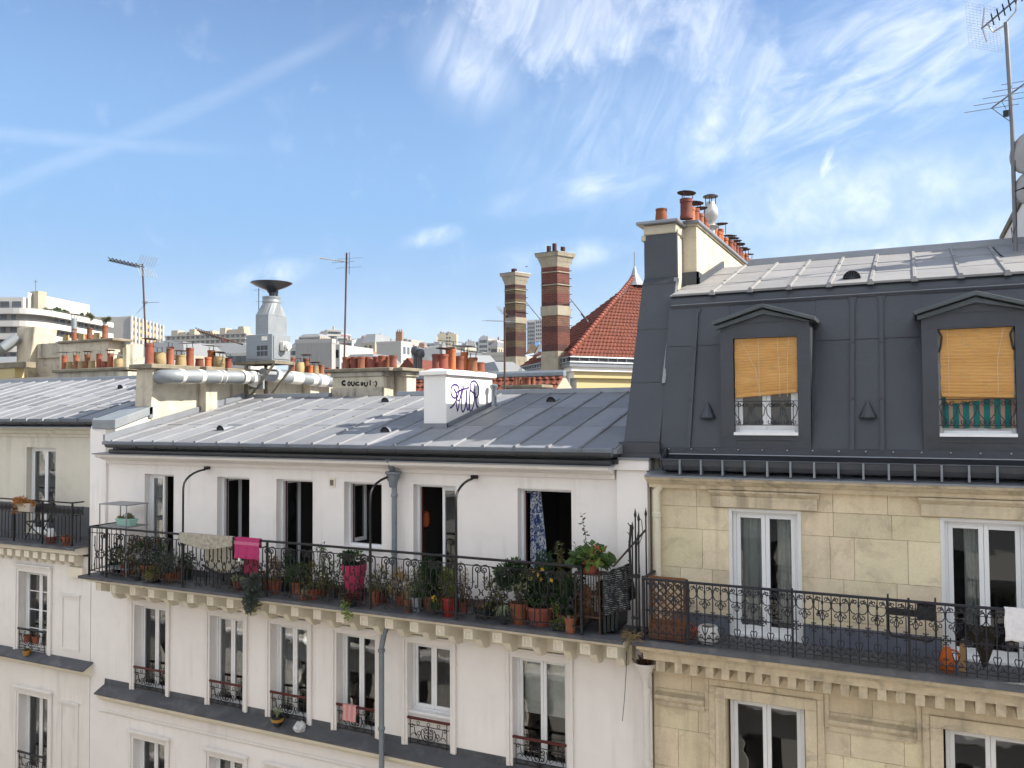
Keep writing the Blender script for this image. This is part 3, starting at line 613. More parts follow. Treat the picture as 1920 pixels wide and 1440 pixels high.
m = MB(); m.lathe([(.04, zc - .25), (.07, zc + .0), (.14, zc + .10), (rc * .45, zr - .155), (rc * .78, zr - .075), (rc, zr), (rc - .01, zr + .012), (rc * .5, zr - .06), (.02, zr - .1)], (cx, cy, 0), 28); m.build('cone_cowl', GUTTER, HV, smooth=True)
m = MB(); m.box(cx + .05, cx + .12, cy - .05, cy, zf2 + .1, zc + .12); m.box(cx + .14, cx + .20, cy - .01, cy + .05, zf2 + .1, zc + .14); m.build('cowl_strut', GUTTER, HV)
m = MB(); m.box(xl - .35, -15.15, Yh - .12, Yh - .06, zb - .09, zb - .005); m.box(xl - .35, -15.15, yb - .1, yb - .04, zb - .09, zb - .005); m.box(-15.22, -15.16, Yh - .06, yb - .1, zb - .088, zb - .006); m.box(xl - .3, xl - .24, Yh - .06, yb - .1, zb - .088, zb - .006); m.build('platform_frame', CAPM, HV)
for dy in (Yh - .09, yb - .07):
    m = MB(); m.tube([(-15.2, dy, zb - .1), (-16.17, dy, zb - .1 - 1.0)], .035, 4); m.box(-16.2, -16.13, dy - .035, dy + .035, zb - 1.2, zb - .09); m.build('platform_strut', CAPM, HV)
# --- rainwater pipe of the white house
m = MB(); m.tube([(-8.62, 12.62, -0.86), (-8.62, 12.72, -1.0), (-8.64, 12.80, -1.10)], .055, 10); m.lathe([(.06, -.26), (.075, -.24), (.085, -.16), (.12, -.10), (.13, -.02), (.155, 0), (.155, .03), (.13, .035)], (-8.64, 12.82, -1.14), 12); m.tube([(-8.64, 12.86, -1.38), (-8.65, 12.87, -3.46)], .052, 12)
m.tube([(-8.65, 12.87, -3.62), (-8.78, 12.74, -4.05), (-8.79, 12.66, -4.3), (-8.79, 12.66, -9.5)], .05, 12)
for z in (-1.55, -2.6): m.lathe([(.06, -.03), (.066, -.02), (.066, .02), (.06, .03)], (-8.645, 12.865, z), 12)
for z in (-4.35, -5.75): m.lathe([(.058, -.03), (.066, -.02), (.066, .02), (.058, .03)], (-8.79, 12.66, z), 12)
m.lathe([(.053, .25), (.09, .05), (.10, 0)], (-8.65, 12.87, -3.46), 10)
m.build('rainwater_pipe', PIPEZ, WB, smooth=True)
# --- windows of the top floor
window(WB, *TOPW[0], 13.14, 'cx'); window(WB, *TOPW[1], 13.14, 'oo'); window(WB, *TOPW[2], 13.14, 'oo'); window(WB, *TOPW[3], 13.14, 'ox'); window(WB, *TOPW[4], 13.14, 'xc', split=.6); window(WB, *TOPW[5], 13.14, 'ox')
m = MB(); m.box(-9.93, -8.98, 12.97, 13.13, -2.62, -2.585); m.build('window_sill', PVC, WB)
for a, b, c, d in (TOPW[1], TOPW[2], TOPW[3], TOPW[4], TOPW[5]):
    m = MB(); m.box(a + .052, a + .07, 13.212, 13.238, c + .02, d - .02); m.build('red_jamb', DKRED, WB)
# --- windows of the floor below, surrounds and little iron guards
for i, (a, b, c, d) in enumerate(LOWW):
    zb_ = -5.50 if i == 4 else c
    window(WB, a, b, zb_, d, 13.16, 'cc', glass=GLASS if i in (1, 2, 5) else GLASSD)
    surround(WB, a, b, c, d, 13.0, 0.12, 0.05, TRIMW)
    m = MB(); m.box(a - .15, b + .15, 12.93, 12.998, d + .125, d + .16); m.build('drip_mould', TRIMW, WB, bevel=.006)
    if i == 4: m = MB(); m.box(a, b, 13.02, 13.15, -5.53, -5.48); m.build('window_sill', PVC, WB)
for i, (a, b, c, d) in enumerate(LOW3):
    window(WB, a, b, c, d, 13.16, 'cc', glass=GLASSD); surround(WB, a, b, c, d, 13.0, 0.13, 0.05, TRIMW, hood=.05)
def guard_mesh(w, h):
    m = MB(); r = .008; y = 0
    for z in (0.03, 0.10, h - .10): m.tube([(0, y, z), (w, y, z)], r, 4)
    for x in (.045, w - .045): m.tube([(x, y, 0), (x, y, h)], r, 4)
    c = (w / 2, h * .48); R_ = h * .34
    m.tube(xz(arc(c, R_, -215, 35, 20)), r, 4); m.tube(xz(arc(c, R_ * .62, 0, 360, 16)[:-1]), r * .8, 4, closed=True)
    for s in (-1, 1):
        f = lambda pts: xz([(w / 2 + s * (p[0] - w / 2), p[1]) for p in pts])
        m.tube(f(spiral((w / 2 + .06, c[1] + .07), .06, 1.1, rad(180), 1)), r, 4); m.tube(f(spiral((w / 2 + .055, c[1] - .06), .05, 1.1, rad(200), -1)), r, 4)
        m.tube(f([(w / 2 + R_ * .95, c[1] + .05), (w / 2 + R_ + .05, c[1] - .09), (w - .14, c[1] + .02), (w - .13, h * .7)]), r, 4); m.tube(f(spiral((w - .085, h * .72), .045, 1.1, rad(180), -1)), r, 4)
        m.tube(f(arc((w - .12, .155), .05, 0, 180, 8)), r, 4); m.tube(f(arc((w / 2 + R_ + .04, c[1] + .0), .035, 0, 360, 10)), r, 4)
    for k in (.25, .5, .75):
        m.tube(xz(arc((w * k, h - .055), .03, 0, 360, 10)[:-1]), r * .8, 4, closed=True); m.tube(xz(arc((w * k, .065), .028, 0, 360, 10)[:-1]), r * .8, 4, closed=True)
    m.tube([(w / 2, 0, h * .3), (w / 2, 0, h * .82)], r * 1.6, 4)
    return m
def guard(parent, x0, x1, z0, h, y=12.95, rail=DKRED, name='window_guard'):
    g = guard_mesh(x1 - x0, h)
    for k in range(len(g.v)): g.v[k] = g.v[k] + Vector((x0, y, z0))
    o = g.build(name, IRON, parent)
    m = MB(); m.box(x0 - .02, x1 + .02, y - .025, y + .025, z0 + h, z0 + h + .045); m.build('handrail', rail, o, bevel=.012)
    return o
for i, (a, b, c, d) in enumerate(LOWW): guard(WB, a + .02, b - .02, -6.06, .45, 12.97)
# --- string course with zinc top
m = MB(); m.prism([(13.0, -6.46), (12.92, -6.45), (12.90, -6.40), (12.82, -6.38), (12.77, -6.33), (12.75, -6.26), (12.75, -6.235), (13.0, -6.12)], -16.50, WX1, 'x'); m.build('string_course', TRIM, WB)
m = MB(); m.prism([(12.72, -6.255), (12.72, -6.228), (12.99, -6.105), (12.999, -5.98), (13.0, -6.15)], -16.54, WX1 + .01, 'x'); m.build('string_course_flashing', ZLEDGE, WB)
m = MB(); m.prism([(13.0, -6.74), (12.975, -6.735), (12.96, -6.70), (12.97, -6.675), (13.0, -6.67)], -16.68, WX1, 'x'); m.build('lower_moulding', TRIMW, WB)
# --- balcony slab, corbels
m = MB(); m.prism([(13.0, -3.62), (12.2, -3.62), (12.16, -3.60), (12.10, -3.56), (12.04, -3.545), (12.02, -3.50), (13.0, -3.49)], -16.08, -4.02, 'x'); BAL = m.build('balcony', TRIM, WB)
m = MB(); m.box(-16.12, -3.98, 11.99, 12.999, -3.489, -3.465); m.box(-16.12, -3.98, 11.985, 12.0, -3.52, -3.466); m.build('zinc_floor', ZLEDGE, BAL)
m = MB(); m.box(-16.05, -4.36, 12.96, 12.998, -3.464, -3.33); m.build('floor_skirting', ZLEDGE, BAL)
m = MB(); m.box(-16.02, -4.1, 12.82, 12.999, -4.02, -3.621); m.build('soffit_band', TRIM, BAL)
def corbel_mesh():
    m = MB(); w = .08
    m.box(-w, w, -.66, 0, -.17, 0)
    m.box(-w - .006, w + .006, -.675, -.66, -.17, -.14); m.box(-w - .006, w + .006, -.675, -.66, -.03, 0); m.box(-w - .006, -w + .03, -.675, -.66, -.14, -.03); m.box(w - .03, w + .006, -.675, -.66, -.14, -.03)
    m.box(-.025, .025, -.67, -.66, -.105, -.065)
    prof = [(-.56, -.17), (-.54, -.205), (-.46, -.225), (-.38, -.24), (-.32, -.28), (-.28, -.35), (-.23, -.41), (-.17, -.44), (0, -.45), (0, -.17)]
    m.prism(prof, -w * .8, w * .8, 'x'); return m.mesh('corbel', TRIM)
CORB = corbel_mesh()
for x in (-15.74, -15.29, -14.69, -14.15, -13.6, -13.05, -12.52, -12.0, -11.46, -10.93, -10.40, -9.88, -9.36, -8.84, -8.31, -7.79, -7.27, -6.73, -6.19, -5.65, -5.11, -4.66, -4.22): inst('corbel', CORB, BAL, (x, 12.86, -3.622), bevel=.006)
# --- balcony railing of the white house
RAILY, RZ0, RZ1 = 12.06, -3.45, -2.44
RAIL = thing_part = MB(); RAIL.box(-15.86, -4.66, RAILY - .022, RAILY + .022, RZ1, RZ1 + .04); RAIL = RAIL.build('balcony_railing', IRON, WB, bevel=.008)
m = MB(); m.box(-15.86, -4.66, RAILY - .012, RAILY + .012, RZ0 + .10, RZ0 + .115); m.box(-15.86, -4.66, RAILY - .012, RAILY + .012, RZ1 - .105, RZ1 - .092); m.build('lower_rail', IRON, RAIL)
m = MB(); m.box(-15.88, -15.84, RAILY, 13.0, RZ1, RZ1 + .04); m.box(-15.87, -15.85, RAILY, 13.0, RZ0 + .10, RZ0 + .115); m.box(-4.68, -4.64, RAILY, 12.98, RZ1, RZ1 + .04); m.box(-4.67, -4.65, RAILY, 12.98, RZ0 + .10, RZ0 + .115)
for k in range(8):
    for X in (-15.86, -4.66): m.tube([(X, RAILY + .12 * k + .06, RZ0 + .1), (X, RAILY + .12 * k + .06, RZ1)], .009, 4)
m.build('side_return', IRON, RAIL)
POST = MB(); POST.box(-.018, .018, -.018, .018, 0, RZ1 - RZ0); POST = POST.mesh('railing_post', IRON)
H = RZ1 - RZ0
def h_motif():
    m = MB(); r = .0105
    for s in (-1, 1):
        f = lambda pts: xz([(s * p[0], p[1]) for p in pts])
        m.tube(f([(.156, H - .20)] + arc((.080, H - .155), .076, 0, 180, 10) + spiral((.060, H - .160), .056, 1.35, rad(180), 1, 15, .25)), r, 4)
        m.tube(f([(.060, H - .175), (.060, H * .575)]), r, 4)
        m.tube(f([(.060, H * .60)] + spiral((.090, H * .565), .032, 1.0, rad(165), 1, 9)), r, 4)
        m.tube(f(arc((.085, H * .475), .066, 125, 235, 7)), r, 4)
        m.tube(f([(.060, H * .35)] + spiral((.090, H * .385), .032, 1.0, rad(195), -1, 9)), r, 4)
        m.tube(f([(.060, H * .37), (.060, .13)]), r, 4)
        m.tube(f(spiral((.070, .075), .056, 1.3, rad(95), 1, 13, .25)), r, 4)
    m.tube([(-.022, 0, H * .475), (.022, 0, H * .475)], r, 4)
    return m.mesh('scroll_baluster', IRON)
def ring_motif():
    m = MB(); r = .0105
    m.tube(xz(arc((0, H * .46), .042, 0, 360, 14)[:-1]), r, 4, closed=True)
    for s in (1, -1):
        m.lathe([(.006, 0), (.02, .022), (.004, .065)], (0, 0, H * .46 + s * .045), 5, (0, 0, s))
        for q in (-1, 1): m.tube([(0, 0, H * .46 + s * .055), (q * .022, 0, H * .46 + s * .068), (q * .034, 0, H * .46 + s * .05)], .008, 4)
    for s in (-1, 1):
        m.tube(xz([(s * .0685, H - .16), (s * .0685, H * .60), (s * .055, H * .535), (s * .03, H * .51)]), r, 4)
        m.tube(xz([(s * .03, H * .41), (s * .055, H * .385), (s * .0685, H * .32), (s * .0685, .10)]), r, 4)
        m.tube(xz([(s * .0685, H * .63), (s * .092, H * .65), (s * .098, H * .625)]), r * .8, 4); m.tube(xz([(s * .0685, H * .25), (s * .092, H * .23), (s * .098, H * .255)]), r * .8, 4)
    return m.mesh('ring_baluster', IRON)
HM, RM = h_motif(), ring_motif()
x = -15.62; k = 0
while x < -4.75:
    inst('scroll_baluster', HM if k % 2 else RM, RAIL, (x, RAILY, RZ0)); x += .2245; k += 1
for x in (-15.86, -15.33, -13.13, -10.95, -8.61, -6.88, -4.66): inst('railing_post', POST, RAIL, (x, RAILY, RZ0))
# curved stays from the posts up to the cornice
for (x, xt, lab) in ((-13.13, -13.42, 'black curved iron stay rising beside the blanket-draped railing'), (-8.61, -8.72, 'black curved iron stay in front of the rainwater hopper'), (-6.88, -7.02, 'black curved iron stay right of the rainwater pipe')):
    t = thing('iron_stay', lab, 'iron stay', (x, RAILY, RZ0), 'curved iron stays on the long balcony')
    m = MB(); pts = [(x, RAILY, RZ0), (x, RAILY + .005, -2.4), (x - .005, RAILY + .01, -1.55)] + [(x - .01 + (xt - x) * (1 - math.cos(rad(a))) * .95, RAILY + .02 + .80 * (1 - math.cos(rad(a))), -1.48 + .28 * math.sin(rad(a))) for a in range(0, 91, 15)] + [(xt, 12.985, -1.17)]
    m.tube(pts, .022, 8); m.build('bar', IRON, t, smooth=True)
    m = MB(); m.box(xt - .06, xt + .06, 12.93, 12.999, -1.20, -1.14); m.build('wall_plate', IRON, t)
m = MB(); m.box(-10.23, -10.09, 12.97, 12.999, -1.46, -1.29); m.build('vent_frame', TRIM, WB); m = MB(); m.box(-10.20, -10.12, 12.962, 12.969, -1.43, -1.32); m.build('vent_grille', CAPM, WB)
# ================================================================== LEFT BUILDING
m = MB(); m.box(-17.03, -16.50, 12.94, 12.999, -3.46, -0.36); m.build('end_pier', PLASTER, WB, bevel=.005)
LB = thing('apartment_building', 'cream apartment building at the left edge with a narrow black-railed balcony', 'building', (-21, 16, GROUND))
LX0, LX1 = -30.0, -17.04
LWIN = [(-19.58, -18.52, -5.70, -3.81), (-19.52, -18.46, -8.62, -6.73), (-22.4, -21.3, -5.7, -3.81), (-22.4, -21.3, -8.62, -6.73)]
wall(LX0, LX1, GROUND, -3.05, 13.0, LWIN, .24).build('facade_wall', PLASTER2, LB)
LTOP = [(-20.42, -19.29, -3.02, -0.86), (-23.6, -22.5, -3.02, -.86)]
wall(LX0, -16.98, -3.04, -0.40, 13.7, LTOP, .24).build('attic_wall', CREAMW, LB)
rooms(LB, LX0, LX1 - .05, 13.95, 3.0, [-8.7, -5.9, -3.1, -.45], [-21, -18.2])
m = MB(); m.quad((LX0, 13.24, -8.7), (LX1, 13.24, -8.7), (LX1, 13.95, -8.7), (LX0, 13.95, -8.7)); m.box(LX0, LX1, 22, 22.3, GROUND, -.2); m.build('rear_wall', PLASTER2, LB)
GREYB = mat('grey_base_paint', (0.115, 0.118, 0.125), .8, .1, 2)
m = MB(); m.box(-19.28, -16.99, 13.66, 13.698, -3.02, -2.28); m.box(-24, -20.43, 13.66, 13.698, -3.02, -2.28); m.build('painted_base', GREYB, LB)
m = MB(); m.box(-17.08, -16.9, 13.0, 13.7, -3.05, -.3); m.build('side_wall', PLASTER, LB)
m = MB(); m.prism([(13.7, -.60), (13.66, -.59), (13.64, -.52), (13.56, -.50), (13.50, -.42), (13.34, -.37), (13.32, -.33), (13.7, -.33)], LX0, -17.0, 'x'); m.build('cornice', CREAMW, LB)
m = MB(); m.prism([(13.29, -.35), (13.29, -.325), (13.7, -.30), (13.7, -.33)], LX0, -16.95, 'x'); m.build('cornice_flashing', ZTRIM, LB)
gutter(LB, LX0, -16.90, 13.36, -.205, .085, GUTTER, bracket=.6)
L_M = .29
def zl(Y): return -.154 + L_M * (Y - 13.4)
m = MB(); m.prism([(13.4, zl(13.4)), (17.5, zl(17.5)), (22.3, -.2), (22.3, -.5), (13.4, -.30)], LX0, -16.86, 'x'); LROOF = m.build('roof', ZINC, LB)
zinc_roof(LROOF, [-16.88 - .62 * k for k in range(22)][::-1], [13.4, 14.4, 15.45, 16.5, 17.42], zl, ZINC, stag=.25)
m = MB(); m.prism([(17.40, zl(17.4)), (17.43, zl(17.5) + .09), (17.57, zl(17.5) + .09), (17.60, zl(17.5))], LX0, -16.9, 'x'); m.build('ridge_capping', ZTRIM, LROOF, bevel=.01)
d = ray(226, 730); t = (-.154 - L_M * 13.4) / (d.z - L_M * d.y); q = d * t; roof_vent(LROOF, q.x, q.y, zl, L_M, .12)
window(LB, *LTOP[0], 13.84, 'cc'); window(LB, *LTOP[1], 13.84, 'cc')
for i, w in enumerate(LWIN):
    window(LB, *w, 13.17, 'cc', hbars=3 if i in (0, 2) else 0, glass=GLASSD); surround(LB, *w, 13.0, .15, .05, TRIMW, hood=.04 if i in (0, 2) else .05)
    guard(LB, w[0] + .02, w[1] - .02, w[2] + .04, .46, 12.97, IRON)
for (a, b) in ((-5.5, -4.25), (-9.4, -6.72)):      # sunk wall panels
    m = MB()
    for (x0, x1, z0, z1) in ((-18.02, -17.97, a, b), (-17.45, -17.40, a, b), (-17.97, -17.45, b - .05, b), (-17.97, -17.45, a, a + .05)): m.box(x0, x1, 12.975, 12.999, z0, z1)
    m.box(-18.05, -17.37, 12.95, 12.999, b + .01, b + .05); m.build('wall_panel', TRIMW, LB)
m = MB(); m.prism([(13.0, -6.0), (12.93, -5.99), (12.90, -5.93), (12.80, -5.90), (12.76, -5.84), (12.76, -5.80), (13.0, -5.68)], LX0, -16.95, 'x'); m.build('string_course', TRIM, LB)
m = MB(); m.prism([(12.73, -5.825), (12.73, -5.795), (13.0, -5.67), (13.0, -5.70)], LX0, -16.92, 'x'); m.build('string_course_flashing', ZLEDGE, LB)
m = MB(); m.prism([(13.7, -3.06), (12.62, -3.06), (12.60, -3.12), (12.66, -3.16), (12.70, -3.22), (13.0, -3.24), (13.0, -3.30), (13.7, -3.30)], LX0, -17.10, 'x'); LBAL = m.build('balcony', TRIM, LB)
m = MB(); m.box(LX0, -17.06, 12.585, 13.699, -3.059, -3.035); m.box(LX0, -17.06, 12.58, 12.60, -3.10, -3.036); m.build('zinc_floor', ZLEDGE, LBAL)
m = MB(); m.box(-.09, .09, -.24, 0, -.16, 0); m.prism([(-.22, -.16), (-.12, -.20), (-.06, -.28), (0, -.30), (0, -.16)], -.07, .07, 'x'); SM = m.mesh('console', TRIM)
for k in range(14): inst('console', SM, LBAL, (-17.39 - .3175 * k, 12.995, -3.245), bevel=.006)
m = MB(); m.box(-17.7, -17.2, 12.9, 12.999, -3.78, -3.55); m.build('end_console', TRIM, LBAL)
# left railing: plain bars under a pierced frieze
LR = MB(); LR.box(LX0, -17.31, 12.70, 12.74, -2.06, -2.03); LR = LR.build('balcony_railing', IRON, LB)
m = MB(); m.box(LX0, -17.31, 12.71, 12.73, -2.17, -2.155); m.box(LX0, -17.31, 12.71, 12.73, -2.345, -2.33); m.box(LX0, -17.31, 12.71, 12.73, -2.97, -2.955); m.box(-17.33, -17.29, 12.74, 13.0, -2.06, -2.03)
for z in (-2.17, -2.345): m.box(-17.32, -17.30, 12.73, 13.0, z, z + .015)
m.build('rails', IRON, LR)
BAR = MB(); BAR.box(-.007, .007, -.007, .007, 0, .62); BAR = BAR.mesh('baluster', IRON)
FR = MB()
FR.tube(xz(arc((0, 0), .055, 0, 360, 12)[:-1]), .012, 4, closed=True); FR.tube(xz([(-.07, -.07), (.07, .07)]), .012, 4); FR.tube(xz([(-.07, .07), (.07, -.07)]), .012, 4); FR = FR.mesh('frieze_rosette', IRON)
for k in range(24):
    x = -17.42 - .128 * k; inst('baluster', BAR, LR, (x, 12.72, -2.965))
for k in range(22): inst('frieze_rosette', FR, LR, (-17.39 - .14 * k, 12.72, -2.25))
for k in range(2):
    inst('baluster', BAR, LR, (-17.31, 12.82 + .1 * k, -2.965)); inst('frieze_rosette', FR, LR, (-17.31, 12.80 + .13 * k, -2.25), (0, 0, rad(90)))
for x in (-17.31, -18.35, -19.39, -20.43): 
    m = MB(); m.box(x - .016, x + .016, 12.70, 12.735, -3.035, -2.05); m.build('railing_post', IRON, LR)

# ================================================================== STONE BUILDING ON THE RIGHT
RB = thing('apartment_building', 'limestone building on the right with a dark zinc mansard and two dormers', 'building', (-.5, 16, GROUND))
RX0, RX1 = -3.82, 3.4
RTOP = [(-2.59, -1.53, -3.46, -1.52), (.31, 1.37, -3.46, -1.52)]
RLOW = [(-2.66, -1.51, -6.9, -4.41), (.29, 1.44, -6.9, -4.40)]
wall(RX0, RX1, GROUND, -1.0, 13.03, RTOP + RLOW, .21).build('facade_wall', MORTAR, RB)
FW = [o for o in bpy.data.objects if o.parent == RB and o.name.startswith('facade_wall')][0]
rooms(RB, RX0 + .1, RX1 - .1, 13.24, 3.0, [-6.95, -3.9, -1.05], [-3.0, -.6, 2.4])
m = MB(); m.box(RX0, RX0 + .1, 13.24, 22, GROUND, -.7); m.box(RX1 - .1, RX1, 13.24, 22, GROUND, 1.6); m.box(RX0, RX1, 22, 22.3, GROUND, 1.5); m.build('party_wall', PLASTER2, RB)
rs = random.Random(5)
def stones(z0, z1, segs, joints, y=13.0):
    for a, b in segs:
        xs = [a] + [j for j in joints if a + .12 < j < b - .12] + [b]
        for i in range(len(xs) - 1):
            dy = rs.uniform(-.004, .004); m = MB(); g = .002
            m.box(xs[i] + g, xs[i + 1] - g, y + dy, 13.029, z0 + g, z1 - g); m.build('stone_block', STONE, FW, bevel=.003)
def segs(ops): 
    out, x = [], RX0 + .02
    for a, b in ops: out.append((x, a)); x = b
    out.append((x, RX1)); return out
T = segs([(-2.59, -1.53), (.31, 1.37)]); Lw = segs([(-2.66, -1.51), (.29, 1.44)])
for z0, z1, J in ((-1.52, -1.2, [-3.08, -2.1, -1.08, -.35, .8, 1.9, 2.7]), ): stones(z0, z1, [(RX0 + .02, RX1)], J)
for z0, z1, J in ((-1.87, -1.52, [-3.08, -1.08, -.30, 1.9, 2.6]), (-2.485, -1.87, [-3.0, -1.13, -.80, -.1, 1.7, 2.4]), (-3.09, -2.485, [-3.35, -2.85, -.95, -.25, 1.9, 2.8]), (-3.46, -3.09, [-3.1, -1.1, -.5, 1.8, 2.6])): stones(z0, z1, T, J)
for z0, z1, J in ((-4.41, -4.10, [-3.2, -.6, 2.2]), (-5.02, -4.41, [-3.1, -.9, -.2, 2.1]), (-5.62, -5.02, [-3.42, -1.0, -.45, 1.9, 2.6]), (-6.2, -5.62, [-3.2, -.75, .0, 2.2]), (-6.9, -6.2, [-3.4, -.9, 2.0])): stones(z0, z1, Lw if z1 < -4.3 else [(RX0 + .02, RX1)], J)
JAMB = mat('pale_jamb_paint', (0.70, 0.70, 0.69), .8, .05, 3)
for (a, b, c, d) in RTOP:
    m = MB(); m.box(a - .001, a + .05, 13.002, 13.10, c, d); m.box(b - .05, b + .001, 13.002, 13.10, c, d); m.box(a + .05, b - .05, 13.002, 13.10, d - .045, d); m.build('window_jamb', JAMB, RB)
    window(RB, a + .045, b - .045, c + .03, d - .04, 13.10, 'cc', sw=.06)
    m = MB(); m.box(a, b, 13.0, 13.15, c - .01, c + .035); m.build('window_sill', PVC, RB)
for (a, b, c, d) in RLOW:
    window(RB, a + .03, b - .03, c, d - .01, 13.12, 'cc', sw=.06)
    m = MB()
    for (o, i, p) in ((.26, .16, .05), (.16, .0, .085)):
        m.box(a - o, a - i, 13.0 - p, 13.0, c, d + i); m.box(b + i, b + o, 13.0 - p, 13.0, c, d + i); m.box(a - o, b + o, 13.0 - p, 13.0, d + i, d + o)
    m.box(a - .33, a - .262, 12.96, 13.0, d - .22, d + .26); m.box(b + .262, b + .33, 12.96, 13.0, d - .22, d + .26); m.box(a - .34, b + .34, 12.94, 13.0, d + .262, d + .30); m.build('window_surround', STONE2, RB, bevel=.008)
for (a, b) in ((-2.86, -1.26), (.04, 1.64)):       # flat hoods over the balcony windows
    m = MB(); m.box(a + .03, b - .03, 12.93, 12.999, -1.50, -1.33); m.prism([(12.999, -1.33), (12.93, -1.33), (12.86, -1.27), (12.85, -1.24), (12.999, -1.235)], a, b, 'x'); m.build('window_hood', STONE2, RB, bevel=.006)
# cornice, ledge, box gutter
m = MB(); m.prism([(13.02, -1.235), (12.88, -1.23), (12.86, -1.17), (12.78, -1.15), (12.70, -1.10), (12.64, -1.085), (12.62, -1.03), (13.02, -1.03)], RX0 + .28 - .27, RX1, 'x'); m.build('cornice', STONE2, RB)
m = MB(); m.prism([(12.585, -1.045), (12.585, -1.02), (12.98, -.955), (13.02, -.955), (13.02, -1.03)], RX0 + .02, RX1, 'x'); m.build('cornice_flashing', ZTRIM, RB)
m = MB(); m.prism([(12.98, -.955), (12.80, -.955), (12.68, -.93), (12.635, -.86), (12.62, -.775), (12.65, -.775), (12.66, -.85), (12.70, -.915), (12.82, -.93), (12.98, -.93)], -3.52, RX1, 'x'); m.tube([(-3.55, 12.63, -.772), (RX1, 12.63, -.772)], .016, 6); BG = m.build('box_gutter', ZDARK, RB)
m = MB(); m.prism([(12.98, -.955), (12.66, -.945), (12.60, -.775), (12.98, -.60)], -3.55, -3.53, 'x'); m.build('gutter_end', ZDARK, RB)
BRK = MB(); BRK.prism([(12.60, -.99), (12.60, -.765), (12.625, -.765), (12.625, -.87), (12.66, -.93), (12.70, -.96), (12.66, -.99)], -.014, .014, 'x'); BRK = BRK.mesh('gutter_bracket', PIPEZ, (0, 12.6, -.99))
for k in range(20): inst('gutter_bracket', BRK, BG, (-3.24 + .325 * k, 12.597, -.992))
# mansard
def ym(z): return 13.0 + (z + .62) * .316
MA = MB(); MA.prism([(13.0, -.93), (13.0, -.62), (ym(1.75), 1.75), (16.9, 2.85), (22, 1.5), (22, -.93)], -3.68, RX1, 'x')
# hollow the dormers' rooms are inside their own boxes; the roof mass is one mesh
ROOFR = MA.build('roof', ZDARK, RB)
cols = [(-3.66, -3.19), (-3.19, -2.66), (-1.34, -.80), (-.80, -.40), (-.40, .14), (1.48, 1.95), (1.95, 2.6), (2.6, 3.4)]
for a, b in cols:
    for z0, z1 in ((-.60, 1.04), (1.05, 1.74)):
        m = MB(); e = .004; o = rs.uniform(.008, .016)
        m.hexa([(a + e, ym(z0) - o, z0), (b - e, ym(z0) - o, z0), (b - e, ym(z0) - .001, z0), (a + e, ym(z0) - .001, z0), (a + e, ym(z1) - o, z1), (b - e, ym(z1) - o, z1), (b - e, ym(z1) - .001, z1), (a + e, ym(z1) - .001, z1)]); m.build('zinc_panel', ZDARK, ROOFR)
for a, b in ((-2.66, -1.34), (.14, 1.48)):
    m = MB(); z0, z1 = 1.36, 1.74; m.hexa([(a, ym(z0) - .01, z0), (b, ym(z0) - .01, z0), (b, ym(z0), z0), (a, ym(z0), z0), (a, ym(z1) - .01, z1), (b, ym(z1) - .01, z1), (b, ym(z1), z1), (a, ym(z1), z1)]); m.build('zinc_panel', ZDARK, ROOFR)
for x, zt_ in ((-3.19, 1.62), (-.80, 1.66), (-.40, 1.66)):
    m = MB(); z0 = -.60; w = .028
    m.hexa([(x - w, ym(z0) - .055, z0), (x + w, ym(z0) - .055, z0), (x + w, ym(z0), z0), (x - w, ym(z0), z0), (x - w, ym(zt_) - .055, zt_), (x + w, ym(zt_) - .055, zt_), (x + w, ym(zt_), zt_), (x - w, ym(zt_), zt_)])
    m.hexa([(x - w, ym(zt_) - .06, zt_ - .12), (x + w, ym(zt_) - .06, zt_ - .12), (x + w, ym(zt_), zt_ - .12), (x - w, ym(zt_), zt_ - .12), (x - w * 2.2, ym(zt_) - .03, zt_ + .05), (x + w * 2.2, ym(zt_) - .03, zt_ + .05), (x + w * 2.2, ym(zt_) + .02, zt_ + .05), (x - w * 2.2, ym(zt_) + .02, zt_ + .05)])
    for z in (.15, 1.0): m.box(x - .034, x + .034, ym(z) - .065, ym(z), z - .02, z + .02)
    m.build('zinc_batten', ZDARK, ROOFR)
m = MB(); m.prism([(12.98, -.78), (12.955, -.70), (12.965, -.60), (12.985, -.585), (13.02, -.60), (13.02, -.78)], -3.5, RX1, 'x'); m.build('base_flashing', ZDARK, ROOFR)
m = MB(); m.tube([(-3.5, 12.955, -.70), (RX1, 12.955, -.70)], .012, 5)
m.build('flashing_bead', ZTRIM, ROOFR)
m = MB(); yb_ = ym(1.75); m.prism([(yb_ + .02, 1.70), (yb_ - .035, 1.70), (yb_ - .05, 1.74), (yb_ - .045, 1.80), (yb_ - .02, 1.87), (yb_ + .02, 1.93), (yb_ + .1, 1.93)], -3.64, RX1, 'x'); m.build('break_roll', ZDARK, ROOFR)
m = MB(); m.tube([(-3.64, yb_ - .05, 1.755), (RX1, yb_ - .05, 1.755)], .007, 5)
STUD = MB(); STUD.lathe([(.014, 0), (.010, .012), (0, .014)], (0, 0, 0), 6, (0, -1, 0), cap1=False); STUD = STUD.mesh('fixing_stud', ALU)
m.build('break_bead', ZTRIM, ROOFR)
for k in range(16): inst('fixing_stud', STUD, ROOFR, (-3.5 + .36 * k, 12.952, -.62))
R_M = .297
def zr_(Y): return 1.92 + R_M * (Y - 13.70)
m = MB(); m.prism([(13.70, zr_(13.7)), (16.9, zr_(16.9)), (16.9, 2.70), (13.70, 1.905)], -3.66, RX1, 'x'); m.build('upper_roof', ZINCW, ROOFR)
